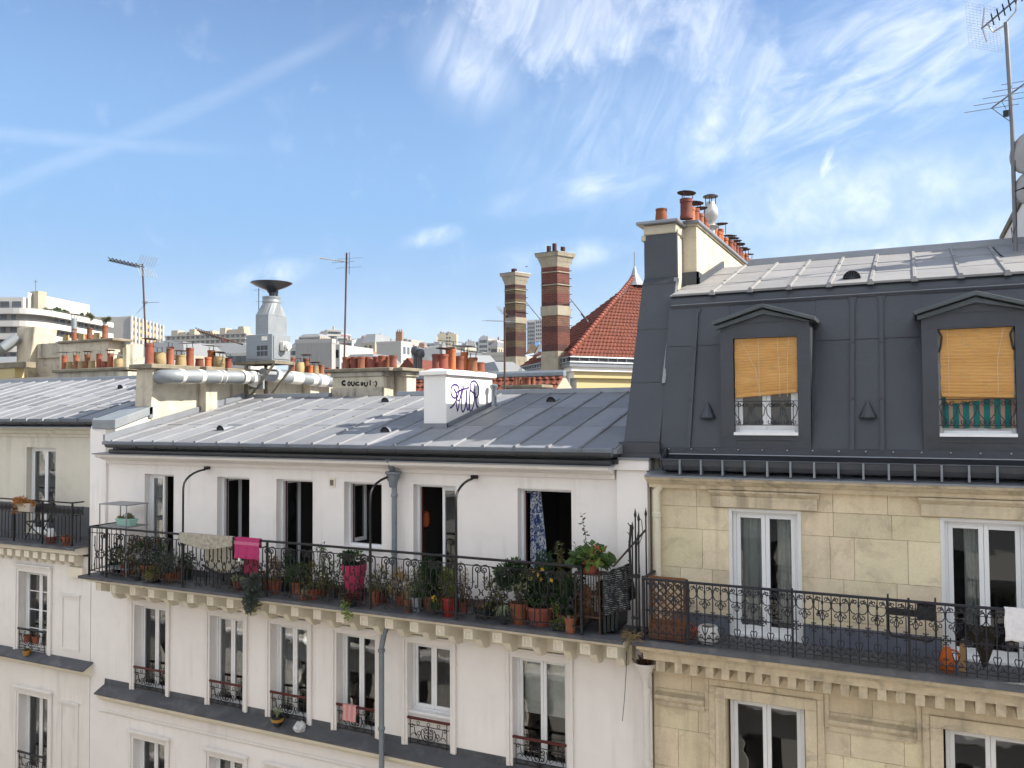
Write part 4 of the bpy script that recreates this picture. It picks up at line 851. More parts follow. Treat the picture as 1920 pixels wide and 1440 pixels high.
zinc_roof(ROOFR, [-3.62, -2.94, -2.33, -1.73, -1.13, -.54, .06, .67, 1.26, 1.87, 2.5, 3.38], [13.70, 14.6, 15.75, 16.82], zr_, ZINCW)
m = MB(); m.prism([(16.78, zr_(16.8)), (16.82, zr_(16.9) + .11), (17.0, zr_(16.9) + .11), (17.03, zr_(16.9))], -2.9, RX1, 'x'); m.build('ridge_capping', ZTRIM, ROOFR, bevel=.01)
d = ray(1597, 525); t = (1.92 - R_M * 13.7) / (d.z - R_M * d.y); q = d * t; roof_vent(ROOFR, q.x, q.y, zr_, R_M, .135, GUTTER)
CONE = MB(); CONE.lathe([(.13, 0), (.13, .01), (0.01, .25)], (0, 0, 0), 12, cap1=False); CONE = CONE.mesh('vent_cone', ZDARK)
for x in (-2.92, -.59, 2.2): inst('vent_cone', CONE, ROOFR, (x, ym(-.1) - .012, -.13))
# dormers
def dormer(cx, w, oL, oR, zop):
    a, b = cx - w / 2, cx + w / 2
    D = MB()
    wall(a, b, -.62, 1.32, 13.0 - .03, [(oL, oR, -.40, zop)], .10, D)
    for X in (a, b):
        s = .02 if X == a else -.02
        D.hexa([(min(X, X + s), 13.0, -.62), (max(X, X + s), 13.0, -.62), (max(X, X + s), 13.02, -.62), (min(X, X + s), 13.02, -.62), (min(X, X + s), 13.0, 1.32), (max(X, X + s), 13.0, 1.32), (max(X, X + s), ym(1.32) + .1, 1.32), (min(X, X + s), ym(1.32) + .1, 1.32)])
    o = D.build('dormer', ZDARK, RB)
    m = MB(); zt = 1.32; zp = 1.56; e = .085
    m.prism([(a - e, zt - .02), (cx, zp - .03), (b + e, zt - .02), (b + e + .02, zt + .03), (cx, zp + .03), (a - e - .02, zt + .03)], 12.80, ym(1.5) + .12, 'y'); m.build('pediment_roof', DTEAL, o, bevel=.006)
    m = MB(); m.prism([(a, zt), (b, zt), (cx, zp - .04)], 12.955, 13.03, 'y'); m.build('pediment', ZDARK, o)
    m = MB(); m.prism([(a - .05, zt - .03), (cx, zp - .05), (b + .05, zt - .03), (b + .05, zt + .015 - .05), (cx, zp - .12), (a - .05, zt - .035 - .05)], 12.88, 12.97, 'y'); m.build('pediment_mould', DTEAL, o)
    m = MB()
    for z in (1.12, -.43): m.box(a + .002, b - .002, 12.964, 12.97, z, z + .006)
    m.box(oL + .02, oR - .02, 12.955, 12.97, -.47, -.46); m.build('sheet_joint', GUTTER, o)
    m = MB(); m.box(oL + .03, oR - .03, 13.2, 13.9, -.4, zop); m.build('room_interior', ROOM, o)
    window(RB, oL, oR, -.36, zop, 13.08, 'cc', sw=.06)
    m = MB(); m.box(oL, oR, 12.94, 13.08, -.395, -.35); m.build('window_sill', PVC, o)
    g = MB(); r = .008; y = 12.985; W = oR - oL
    for z in (-.24, .12): g.tube([(oL, y, z), (oR, y, z)], .009, 4)
    for k in range(4):
        x = oL + W * (k + .5) / 4; hw = W / 8
        for s in (-1, 1):
            f = lambda pts: [(x + s * p[0], y, p[1]) for p in pts]
            g.tube(f([(0, .05), (hw * .5, .10), (hw * .95, .02), (hw * .8, -.08), (hw * .25, -.17), (0.02, -.24)]), r, 4); g.tube(f(spiral((hw * .45, -.20), .035, 1, rad(60), -1, 8)), r, 4); g.tube(f(spiral((hw * .4, .06), .035, 1, rad(120), 1, 8)), r, 4)
    for x in (oL + .07, oR - .07): g.tube([(x, y, -.24), (x, y, .12)], r, 4)
    g.build('window_guard', IRON2, o)
    return o
DR1 = dormer(-2.015, 1.31, -2.48, -1.54, 1.09); DR2 = dormer(.80, 1.34, .33, 1.26, 1.10)
# --- party stack at the left end, clad in dark zinc at the front
PS = MB(); prof = [(13.04, -.55), (14.16, 2.20), (14.28, 2.34), (14.28, 3.10), (21.5, 3.10), (21.5, -.55)]
PS.prism(prof, -4.22, -3.69, 'x'); PS = PS.build('chimney_stack', CONCL, RB); PS['label'] = 'tall pale party-wall chimney stack with dark zinc front'
fr = [(13.0, -.52), (13.40, .46), (13.78, 1.38), (14.12, 2.20), (14.25, 2.34), (14.25, 3.17)]
for (y0, z0), (y1, z1) in zip(fr[:-1], fr[1:]):
    m = MB(); e = .006; m.hexa([(-4.25, y0 - .02, z0 + e), (-3.66, y0 - .02, z0 + e), (-3.66, y0 + .05, z0 + e), (-4.25, y0 + .05, z0 + e), (-4.25, y1 - .02, z1 - e), (-3.66, y1 - .02, z1 - e), (-3.66, y1 + .05, z1 - e), (-4.25, y1 + .05, z1 - e)]); m.build('cladding_sheet', ZDARK, PS)
for (y0, z0) in fr[1:-1]:
    m = MB(); m.box(-4.252, -3.655, y0 - .026, y0 + .04, z0 - .008, z0 + .012); m.build('cladding_seam', GUTTER, PS)
m = MB()
m.hexa([(-3.70, 13.30, .44), (-3.645, 13.30, .44), (-3.645, 13.44, .44), (-3.70, 13.44, .44), (-3.70, 14.16, 2.3), (-3.645, 14.16, 2.3), (-3.645, 14.30, 2.3), (-3.70, 14.30, 2.3)]); m.build('side_flashing', GALV, PS)
m = MB(); m.box(-4.32, -3.64, 12.90, 13.06, -.70, -.52); m.box(-4.34, -3.60, 12.86, 13.1, -.765, -.70); m.build('foot_flashing', ZDARK, PS)
V2 = MB(); V2.prism([(14.75, 1.9), (21.5, 1.9), (21.5, 3.30), (14.75, 3.30)], -3.688, -3.43, 'x'); V2.build('flue_breast', CONCL, PS, bevel=.01)
m = MB(); m.box(-4.25, -3.66, 14.2, 14.75, 3.10, 3.27); m.build('stack_neck', CONCL, PS, bevel=.015)
m = MB(); m.prism([(14.10, 3.27), (14.95, 3.27), (14.95, 3.33), (14.10, 3.33)], -4.36, -3.60, 'x'); m.prism([(14.65, 3.33), (21.6, 3.33), (21.6, 3.39), (14.65, 3.39)], -4.34, -3.36, 'x'); m.build('stack_cap', ZTRIM, PS, bevel=.01)
m = MB(); m.prism([(14.70, 3.30), (21.5, 3.30), (21.5, 3.328), (14.70, 3.328)], -4.22, -3.40, 'x'); m.build('stack_cornice', CONCL, PS)
m = MB(); m.box(-4.30, -4.22, 14.22, 21.4, 3.0, 3.1); m.build('stack_band', CONCL, PS, bevel=.01)
m = MB(); m.box(-3.432, -3.40, 14.7, 15.0, zr_(14.7), zr_(14.7) + .25); m.box(-3.70, -3.40, 14.70, 14.748, zr_(14.7) - .1, zr_(14.7) + .25); m.prism([(14.75, zr_(14.75)), (16.9, zr_(16.9)), (16.9, zr_(16.9) + .13), (14.75, zr_(14.75) + .13)], -3.43, -3.38, 'x'); m.build('stack_flashing', ZDARK, PS)
for px, py, k, h, s, zz in ((1221, 413, 'short', None, 1.0, 3.33), (1234, 412, 'short', None, .7, 3.33), (1287, 411, 'mid', 'h', 1.15, 3.39), (1295, 411, 'fresh', None, 1.0, 3.39), (1302, 411, 'mid', 'h', 1.0, 3.39), (1311, 412, 'mid', 'h', .95, 3.39), (1319, 416, 'mid', None, .9, 3.39), (1324, 418, 'fresh', None, .8, 3.39), (1338, 430, 'fresh', None, .9, 3.39), (1351, 440, 'freshtall', 'h', .9, 3.39), (1345, 436, 'fresh', None, 1, 3.39), (1358, 446, 'fresh', None, 1, 3.39), (1367, 452, 'mid', 'h', 1, 3.39), (1372, 456, 'mid', 'h', 1, 3.39), (1378, 461, 'mid', 'h', 1, 3.39), (1384, 466, 'mid', 'h', 1, 3.39), (1389, 470, 'fresh', 'h', 1, 3.39), (1395, 474, 'mid', 'h', 1, 3.39), (1401, 478, 'fresh', 'h', 1, 3.39)):
    X = -3.95 if px < 1250 else -3.56; q = PX(px, py, X); pot(PS, k, X, min(max(q.y, 14.3), 21.3), zz, h, s)
q = PX(1333, 425, -3.58); c = (-3.58, q.y, 3.39)
STEEL = mat('stained_steel', (0.42, 0.41, 0.39), .4, .3, 8, .1, metal=.5, stain=.5, dirt=(.14, .11, .09))
m = MB(); m.lathe([(.08, 0), (.08, .22), (.15, .26), (.16, .28), (.09, .32), (.09, .38), (.14, .46), (.15, .56), (.13, .66), (.09, .73), (.08, .78)], c, 16); m.build('steel_flue', STEEL, PS, smooth=True)
m = MB(); m.lathe([(.15, .88), (.15, .90), (.08, .93), (.01, .94)], c, 16)
for a in range(4): t = a * 1.57; m.tube([(c[0] + .1 * math.cos(t), c[1] + .1 * math.sin(t), c[2] + .72), (c[0] + .1 * math.cos(t), c[1] + .1 * math.sin(t), c[2] + .90)], .010, 4)
m.build('flue_cap', GUTTER, PS, smooth=True)
# --- stack at the right edge (throws the shadow on the upper roof)
m = MB(); m.box(1.88, 2.45, 15.6, 21.5, 2.0, 3.75); S2 = m.build('chimney_stack', WCHIM, RB, bevel=.01); S2['label'] = 'white chimney stack beyond the right edge, shading the upper roof'
m = MB(); m.box(1.84, 2.5, 15.5, 21.6, 3.75, 3.87); m.build('stack_cap', CAPM, S2)
for k in range(7): pot(S2, rs.choice(['mid', 'tall', 'short']), 2.15, 15.9 + .45 * k, 3.87, 'h' if k % 2 else None)
# --- drainpipes of the stone house
CREAMP = mat('cream_pipe_paint', (0.70, 0.64, 0.50), .6, .06, 4, streak=.3, dirt=(.35, .3, .22))
m = MB(); m.tube([(-3.60, 13.0, -1.14), (-3.64, 12.93, -1.20), (-3.69, 12.88, -1.30), (-3.69, 12.885, -1.6), (-3.69, 12.885, -3.47)], .062, 12); m.lathe([(.066, -.04), (.075, -.03), (.075, .03), (.066, .04)], (-3.69, 12.885, -1.66), 12); m.build('rainwater_pipe', CREAMP, RB, smooth=True)
WPIPE = mat('white_pipe_paint', (0.74, 0.71, 0.66), .55, .05, 4, streak=.2, dirt=(.4, .36, .3))
m = MB(); m.lathe([(.055, -.28), (.06, -.25), (.075, -.18), (.17, -.02), (.185, .02), (.185, .035), (.165, .03), (.06, -.16)], (-3.87, 12.76, -4.0), 18, cap1=False); m.tube([(-3.87, 12.76, -4.26), (-3.87, 12.80, -4.4), (-3.87, 12.82, -9.5)], .055, 12)
for z in (-4.42, -5.55): m.lathe([(.06, -.05), (.07, -.04), (.07, .04), (.06, .05)], (-3.87, 12.815, z), 12)
m.build('hopper_pipe', WPIPE, RB, smooth=True)
m = MB(); m.lathe([(.16, .0), (.15, .005), (0, .006)], (-3.87, 12.76, -4.02), 16, cap1=False); m.build('hopper_shade_disc', NEARBLK, RB)  # dark disc painted in as the shade inside the hopper
# --- balcony of the stone house
m = MB(); m.prism([(13.03, -3.72), (12.42, -3.72), (12.36, -3.66), (12.22, -3.62), (12.20, -3.56), (12.18, -3.50), (13.03, -3.49)], -3.84, RX1, 'x'); m.box(-3.80, RX1, 12.44, 13.03, -3.82, -3.72); RBAL = m.build('balcony', STONE2, RB)
m = MB(); m.box(-3.93, RX1, 12.15, 13.0, -3.489, -3.462); m.prism([(12.15, -3.49), (12.138, -3.55), (12.16, -3.555), (12.18, -3.49)], -3.93, RX1, 'x'); m.build('zinc_floor', ZLEDGE, RBAL)
m = MB(); m.box(-3.80, RX1, 12.80, 13.029, -4.10, -3.82); m.build('frieze_band', STONE2, RBAL)
m = MB(); m.box(-.058, .058, -.32, 0, -.19, 0); m.box(-.064, .064, -.325, 0, -.025, -.002); DENT = m.mesh('dentil', STONE2)
for k in range(27): inst('dentil', DENT, RBAL, (-3.27 + .2345 * k, 12.80, -3.80), bevel=.005)
m = MB(); m.box(-3.62, -3.48, 12.5, 12.80, -4.0, -3.822); m.build('end_block', STONE2, RBAL)
for (a, b) in ((-3.76, -2.92 - .07), (-1.18, -.04), (1.78, 3.4)):
    m = MB(); m.prism([(13.0, -4.68), (12.96, -4.67), (12.95, -4.60), (12.93, -4.585), (12.89, -4.54), (12.88, -4.49), (13.0, -4.46)], a, b, 'x'); m.build('frieze_mould', STONE2, RB)
BLUEB = mat('blue_grey_paint', (0.125, 0.14, 0.178), .8, .15, 3, stain=.35, dirt=(.2, .2, .22))
for a, b in ((-3.5, -2.60), (-1.52, .30), (1.38, 3.3)):
    m = MB(); m.box(a, b, 12.975, 12.995, -3.461, -3.17); m.build('painted_base', BLUEB, RB)
RY, R0, R1 = 12.20, -3.44, -2.565; HH = R1 - R0
RRL = MB(); RRL.box(-3.74, RX1, RY - .02, RY + .02, R1, R1 + .035); RRL = RRL.build('balcony_railing', IRON2, RB, bevel=.006)
m = MB(); m.box(-3.74, RX1, RY - .008, RY + .008, R0 + .04, R0 + .052); m.box(-3.74, RX1, RY - .007, RY + .007, R0 + HH * .485, R0 + HH * .5); m.box(-3.74, -3.70, RY, 13.0, R1, R1 + .035); m.box(-3.73, -3.715, RY, 13.0, R0 + .04, R0 + .052)
for k in range(6): m.tube([(-3.72, RY + .13 * k + .08, R0), (-3.72, RY + .13 * k + .08, R1)], .008, 4)
m.build('lower_rail', IRON2, RRL)
def cross_bal():
    m = MB(); r = .0088; c = HH * .49
    m.tube([(0, 0, .0), (0, 0, HH)], r * 1.15, 4)
    for a in range(4):
        R2 = Matrix.Rotation(a * math.pi / 2, 2)
        f = lambda pts: [(p[0], 0, c + p[1]) for p in [R2 @ Vector(q) for q in pts]]
        m.tube(f([(0, .03), (.012, .055), (.03, .06), (.028, .045)]), r, 4); m.tube(f([(0, .03), (-.012, .055), (-.03, .06), (-.028, .045)]), r, 4)
    m.tube(xz(arc((0, c), .03, 0, 360, 10)[:-1]), r, 4, closed=True)
    for s in (-1, 1):
        f = lambda pts: xz([(s * p[0], p[1]) for p in pts])
        m.tube(f([(0, .16), (.02, .20), (.035, .185), (.028, .175)]), r, 4); m.tube(f([(.0, HH - .16), (.02, HH - .06), (.05, HH - .03)] ), r, 4)
        m.tube(f(arc((.057, .06), .057, 90, 180, 6)), r, 4); m.tube(f(spiral((.035, HH - .045), .026, .9, rad(90), -1, 8)), r, 4)
    m.lathe([(.012, -.02), (.016, 0), (.012, .02)], (0, 0, HH - .14), 6)
    return m.mesh('cross_baluster', IRON2)
def heart_bal():
    m = MB(); r = .0088
    m.tube([(0, 0, .0), (0, 0, HH)], r * 1.15, 4)
    for s in (-1, 1):
        f = lambda pts: xz([(s * p[0], p[1]) for p in pts])
        m.tube(f([(.115, HH - .10)] + [(.108, HH - .16), (.085, HH - .20), (.04, HH - .22), (0, HH - .20)]), r, 4)
        m.tube(f(spiral((.05, HH - .27), .032, 1.0, rad(100), -1, 9)), r, 4); m.tube(f([(.0, HH - .20), (.018, HH - .26), (.03, HH - .31), (0, HH - .35)]), r, 4); m.tube(f(spiral((.04, HH - .05), .03, 1.0, rad(250), 1, 9)), r, 4)
        m.tube(f([(0, .14), (.03, .20), (.045, .255), (.03, .285), (.006, .27)]), r, 4); m.tube(f(spiral((.05, .12), .032, 1.0, rad(100), -1, 9)), r, 4)
        m.tube(f(arc((.058, .05), .058, 90, 180, 6)), r, 4)
    m.lathe([(.01, -.03), (.018, 0), (.01, .03)], (0, 0, HH - .10), 6)
    return m.mesh('heart_baluster', IRON2)
CB, HB = cross_bal(), heart_bal()
x = -3.60; k = 0
while x < 2.6: inst('scroll_baluster', HB if k % 2 else CB, RRL, (x, RY, R0)); x += .1155; k += 1
m = MB(); m.box(-.015, .015, -.015, .015, -.03, HH + .06); PM = m.mesh('railing_post', IRON2)
for x in (-3.72, -3.05, -1.57, -.10, 1.40): inst('railing_post', PM, RRL, (x, RY, R0))
# ================================================================== THINGS ON THE BALCONIES
def leafmat(name, c, v=.25, tr=.25):
    if name in MATS: return MATS[name]
    m = bpy.data.materials.new(name); m.use_nodes = True; t = NT(m.node_tree)
    pos = t.n('ShaderNodeNewGeometry').outputs['Position']
    f = t.ramp(t.noise(pos, 9.0, 3, .7), .25, .75, 1 - v * 1.6, 1 + v * 1.6, False); f2 = t.ramp(t.noise(pos, 60.0, 1), .3, .7, 1 - v, 1 + v, False)
    col = t.vmath('SCALE', c, t.math('MULTIPLY', f, f2))
    b = t.n('ShaderNodeBsdfPrincipled'); t.link(col, b.inputs['Base Color']); b.inputs['Roughness'].default_value = .55; b.inputs['Specular IOR Level'].default_value = .3
    tl = t.n('ShaderNodeBsdfTranslucent'); t.link(t.vmath('SCALE', col, 1.3), tl.inputs[0]); mx = t.n('ShaderNodeMixShader'); mx.inputs[0].default_value = tr
    t.link(b.outputs[0], mx.inputs[1]); t.link(tl.outputs[0], mx.inputs[2]); out = t.n('ShaderNodeOutputMaterial'); t.link(mx.outputs[0], out.inputs[0]); MATS[name] = m
    return m
G = {'green': leafmat('leaf_green', (.055, .105, .03)), 'dark': leafmat('leaf_dark', (.02, .045, .018)), 'lime': leafmat('leaf_lime', (.16, .22, .05)), 'olive': leafmat('leaf_olive', (.13, .13, .045)),
     'straw': leafmat('leaf_straw', (.33, .24, .12)), 'grey': leafmat('leaf_grey', (.085, .105, .09)), 'red': leafmat('leaf_red', (.07, .02, .025)), 'pale': leafmat('leaf_pale', (.32, .36, .20)), 'brown': leafmat('leaf_brown', (.13, .07, .035)), 'orange': leafmat('leaf_orange', (.38, .17, .05)), 'yellow': leafmat('petal_yellow', (.65, .42, .04)), 'coral': leafmat('petal_coral', (.5, .12, .06))}
SOIL = mat('soil', (.035, .025, .018), .95, .3, 20)
STEM = mat('stem', (.09, .075, .035), .8, .2, 20)
def leafquad(m, p, d, n, L, W):
    d = d.normalized(); s = d.cross(n)
    s = s.normalized() if s.length > 1e-5 else d.orthogonal().normalized(); u = s.cross(d)
    m.add([p, p + d * L * .5 + s * W * .5 + u * W * .12, p + d * L, p + d * L * .5 - s * W * .5 + u * W * .12], [(0, 1, 2), (0, 2, 3)])
def rv(r): 
    while True:
        v = Vector((r.uniform(-1, 1), r.uniform(-1, 1), r.uniform(-1, 1)))
        if .05 < v.length < 1: return v
def bush(m, c, rx, ry, rz, n, L, W, r, droop=.0, clump=7):
    n = int(n * 1.9); L *= 1.1; rx *= 1.12; rz *= 1.12
    cs = [Vector((c[0] + v.x * rx * .75, c[1] + v.y * ry * .75, c[2] + v.z * rz * .75)) for v in (rv(r) for _ in range(clump))]
    for i in range(n):
        k = cs[r.randrange(clump)]; v = rv(r); p = k + Vector((v.x * rx * .5, v.y * ry * .5, v.z * rz * .5)); d = (p - Vector(c)) + rv(r) * .12 + Vector((0, 0, -droop))
        leafquad(m, p, d if d.length > .01 else Vector((0, 0, 1)), rv(r), L * r.uniform(.6, 1.3), W * r.uniform(.6, 1.2))
def blades(m, c, n, h, w, spread, r, curve=.5):
    for i in range(n):
        a = r.uniform(0, 6.283); s = r.uniform(.2, 1) * spread; hh = h * r.uniform(.6, 1.1); dx, dy = math.cos(a) * s, math.sin(a) * s; sw = Vector((-math.sin(a), math.cos(a), 0)) * w
        pts = [Vector(c) + Vector((dx * t ** 1.2, dy * t ** 1.2, hh * (t - curve * t * t))) for t in (0, .35, .7, 1.0)]; vs = []
        for k, p in enumerate(pts): q = sw * (1 - k / 3.2); vs += [p - q, p + q]
        m.add(vs, [(0, 1, 3, 2), (2, 3, 5, 4), (4, 5, 7, 6)])
def trail(m, c, n, length, L, W, r, out=.1):
    for i in range(n):
        p = Vector(c) + Vector((r.uniform(-.12, .12), r.uniform(-.06, .06), 0)); d = Vector((r.uniform(-.3, .3), -abs(r.uniform(0, out)), 0))
        for k in range(int(length / .03)):
            p = p + Vector((d.x * .03 + r.uniform(-.01, .01), d.y * .05 * (1 if k < 6 else 0), -.03 * r.uniform(.7, 1.1)))
            leafquad(m, p, Vector((r.uniform(-1, 1), r.uniform(-1, .3), r.uniform(-1, .2))), rv(r), L * r.uniform(.6, 1.2), W)
POTM = {'terra': mat('balcony_terracotta', (.23, .075, .035), .8, .15, 6, objvar=.2, streak=.5, dirt=(.1, .05, .035)), 'old': TERRA, 'red': mat('red_glaze', (.24, .018, .018), .35, .1, 5), 'pink': mat('pink_plastic', (.42, .035, .10), .5, .06, 4), 'bucket': mat('pale_blue_metal', (.33, .38, .42), .4, .1, 6, metal=.4), 'white': mat('white_ceramic', (.78, .77, .75), .35, .04, 5), 'dark': mat('dark_planter', (.02, .028, .03), .6, .1, 5), 'teal': mat('mint_plastic', (.33, .55, .47), .5, .06, 5), 'yellowp': mat('ochre_glaze', (.42, .22, .04), .4, .1, 5), 'beige': mat('beige_planter', (.5, .44, .37), .7, .1, 5)}
def flowerpot(t, x, y, z, r, h, mt):
    m = MB(); m.lathe([(r * .72, 0), (r * .95, h * .82), (r * 1.05, h * .83), (r * 1.07, h), (r * .93, h), (r * .9, h * .88)], (x, y, z), 18, cap1=False); m.build('pot', POTM[mt], t, smooth=True)
    m = MB(); m.lathe([(r * .91, h * .88), (0, h * .9)], (x, y, z), 14, cap0=False, cap1=False); m.build('soil', SOIL, t)
FZ = -3.464
def plant(label, px, py, parts, potd=None, y=12.45, z=FZ, name='potted_plant', cat='plant', seed=None, x=None):
    """parts: list of (kind, colour, dx, dz, *params) relative to the pot rim"""
    X = PY(px, py, y).x if x is None else x; r = random.Random(seed or int(px * 7 + py))
    t = thing(name, label, cat, (X, y, z), None); zr0 = z
    if potd: flowerpot(t, X, y, z, *potd); zr0 = z + potd[1] * .9
    for k, pr in enumerate(parts):
        kind, colr, dx, dz = pr[:4]; a = pr[4:]; m = MB(); c = (X + dx, y, zr0 + dz); nm = 'foliage'
        if kind == 'bush':
            bush(m, c, a[0], min(a[0], .2), a[1], a[2], a[3], a[4], r)
            ms = MB()
            for i in range(6): v = rv(r); ms.tube([(X + r.uniform(-.03, .03), y, zr0 - .02), (c[0] + v.x * a[0] * .4, c[1] + v.y * .1, c[2] - a[1] * .2), (c[0] + v.x * a[0] * .8, c[1] + v.y * .15, c[2] + v.z * a[1] * .8)], .005, 4, r1=.002)
            ms.build('stems', STEM, t)
        elif kind == 'blades': blades(m, c, a[0], a[1], a[2], a[3], r, a[4] if len(a) > 4 else .5)
        elif kind == 'trail': trail(m, (c[0], c[1] if len(a) < 5 else a[4], c[2]), a[0], a[1], a[2], a[3], r)
        elif kind == 'stalk':
            for i in range(a[0]):
                p = Vector(c) + Vector((r.uniform(-.04, .04), r.uniform(-.04, .04), 0)); n = int(a[1] / .035); lean = r.uniform(-.2, .2)
                pts = [p + Vector((lean * .035 * q + .01 * math.sin(q * .9), .008 * math.cos(q), .035 * q)) for q in range(n)]; MB_ = MB(); MB_.tube(pts, .006, 4, r1=.002); MB_.build('stems', STEM, t)
                for q in pts[n // 6:]:
                    for _ in range(a[4] if len(a) > 4 else 2): leafquad(m, q, Vector((r.uniform(-1, 1), r.uniform(-1, 1), r.uniform(-.6, .5))), rv(r), a[2] * r.uniform(.6, 1.2), a[3])
        elif kind == 'flower':
            nm = 'flowers'
            for i in range(a[0]):
                v = rv(r); p = Vector((c[0] + v.x * a[1], c[1] - abs(v.y) * .15, c[2] + v.z * a[2]))
                for q in range(5): leafquad(m, p, Vector((math.cos(q * 1.257), -.4, math.sin(q * 1.257))), Vector((0, -1, 0)), a[3], a[3] * .7)
        m.build(nm, G[colr], t)
    return t
plant('olive bush with dry stems in a red pot by the grey shelf', 236, 1080, [('bush', 'olive', 0, .16, .22, .24, 240, .07, .025), ('blades', 'straw', .05, .0, 16, .3, .006, .22, .9)], (.10, .22, 'red'), 12.42)
plant('dry straw tuft spilling over the balcony edge below the shelf', 258, 1085, [('blades', 'straw', 0, .1, 30, .22, .006, .22, 1.3), ('trail', 'olive', .0, .12, 3, .22, .05, .02, 12.10)], (.08, .12, 'dark'), 12.2)
plant('dark leafy bush in a terracotta pot behind the left railing', 277, 1078, [('bush', 'dark', 0, .22, .28, .34, 420, .06, .03), ('bush', 'brown', .0, .5, .2, .12, 60, .06, .03)], (.14, .26, 'terra'), 12.5)
plant('spiky palm-like plant in front of the patterned curtain', 305, 1078, [('stalk', 'green', 0, 0, 2, .35, .05, .02), ('blades', 'green', 0, .34, 40, .32, .011, .26, .45), ('bush', 'green', -.02, .12, .18, .22, 160, .07, .025)], (.13, .24, 'old'), 12.62)
plant('grey succulent mat hanging over the balcony edge', 288, 1085, [('bush', 'olive', 0, .10, .26, .12, 300, .05, .04), ('bush', 'straw', .05, .06, .22, .1, 120, .04, .02), ('trail', 'grey', 0, .1, 5, .3, .035, .02, 12.05)], (.15, .10, 'dark'), 12.18)
plant('low dead plant in a dark pot beside the blanket', 330, 1095, [('bush', 'brown', 0, .08, .12, .1, 60, .05, .02)], (.11, .2, 'old'), 12.5)
plant('small pale-leaved plant in a brown pot below the pink towel', 446, 1115, [('bush', 'pale', 0, .06, .1, .07, 60, .04, .025)], (.10, .17, 'old'), 12.3)
plant('dusty grey-green plant hanging in a clump outside the railing', 476, 1105, [('bush', 'grey', 0, .10, .17, .16, 320, .05, .04), ('bush', 'grey', -.03, -.22, .15, .24, 460, .05, .04), ('bush', 'olive', .0, -.36, .12, .1, 90, .04, .03)], (.08, .10, 'dark'), 11.97, FZ + .10, 'hanging_plant')
plant('bare dry twigs arching out of a brown pot', 515, 1105, [('blades', 'straw', 0, 0, 26, .5, .005, .42, .6), ('bush', 'straw', .02, .2, .16, .25, 60, .06, .02)], (.12, .24, 'old'), 12.4)
plant('bushy green plant between dried grasses', 558, 1110, [('bush', 'green', 0, .18, .18, .2, 420, .06, .035), ('bush', 'dark', .02, .05, .18, .15, 160, .06, .03)], (.13, .24, 'terra'), 12.5)
plant('straw-coloured dried grass tuft at the balcony edge', 572, 1118, [('blades', 'straw', 0, .0, 60, .34, .008, .25, 1.1)], (.12, .14, 'terra'), 12.22)
plant('thin pale climbing vine beside the open window', 605, 1118, [('stalk', 'pale', 0, 0, 3, .75, .05, .03, 1), ('bush', 'green', 0, .7, .14, .08, 40, .05, .03)], (.10, .22, 'old'), 12.6)
plant('tall magenta planter with dark leafy shrub', 664, 1130, [('bush', 'dark', -.05, .14, .22, .14, 240, .07, .04), ('bush', 'green', -.1, .22, .2, .08, 90, .06, .035)], (.22, .66, 'pink'), 12.55)
plant('dark red foliage plant in front of the magenta planter', 660, 1125, [('bush', 'red', 0, .06, .18, .12, 260, .06, .03), ('bush', 'coral', .02, .08, .1, .06, 14, .03, .015)], (.10, .13, 'dark'), 12.16)
plant('bright green vine trailing below the balcony edge', 655, 1130, [('trail', 'lime', 0, .1, 4, .40, .07, .05, 11.99), ('bush', 'green', 0, .08, .1, .06, 40, .06, .04)], (.08, .10, 'dark'), 12.12)
plant('half-dry plant in a terracotta pot beside the iron stay', 702, 1130, [('bush', 'olive', 0, .16, .10, .24, 110, .05, .02), ('bush', 'straw', -.03, .03, .12, .1, 60, .05, .02)], (.09, .26, 'terra'), 12.35)
plant('yellow-green variegated grass in a pale blue bucket', 780, 1138, [('blades', 'pale', -.05, .0, 60, .62, .008, .28, .62), ('bush', 'olive', -.08, .32, .2, .18, 200, .05, .015), ('bush', 'green', .02, .1, .14, .2, 160, .07, .015)], (.11, .25, 'bucket'), 12.3)
plant('dry straw strands hanging by the pale blue bucket', 764, 1140, [('blades', 'straw', 0, .16, 50, .22, .008, .14, 1.9)], (.07, .22, 'old'), 12.18)
plant('dark green shrub beside the bucket', 803, 1130, [('bush', 'dark', 0, .28, .2, .36, 420, .055, .03), ('bush', 'green', .0, .4, .12, .2, 80, .05, .03)], (.13, .24, 'old'), 12.5)
plant('little plant with yellow flowers next to the red pot', 816, 1140, [('bush', 'green', 0, .08, .12, .12, 150, .05, .03), ('flower', 'yellow', 0, .14, 7, .06, .05, .03)], (.08, .14, 'dark'), 12.25)
plant('yellowish shrub in a glossy red pot', 843, 1146, [('bush', 'olive', 0, .22, .17, .26, 320, .055, .025), ('bush', 'lime', 0, .3, .14, .2, 120, .05, .02), ('blades', 'straw', 0, 0, 16, .25, .006, .2, .8)], (.13, .32, 'red'), 12.25)
plant('tall brown withered bush right of the iron stay', 868, 1140, [('bush', 'brown', 0, .35, .14, .4, 220, .05, .015), ('bush', 'straw', 0, .5, .15, .2, 90, .04, .012)], (.10, .2, 'old'), 12.5)
plant('withered sprigs in a long dark planter box', 905, 1150, [('blades', 'straw', 0, .0, 40, .24, .006, .2, .9), ('bush', 'brown', -.2, .08, .18, .1, 60, .05, .02)], (.16, .16, 'dark'), 12.4)
plant('spider plant with white-striped arching leaves', 946, 1160, [('blades', 'pale', 0, .02, 60, .36, .012, .26, 1.2), ('blades', 'straw', .02, -.1, 26, .16, .008, .12, 2.4)], (.11, .22, 'dark'), 12.2)
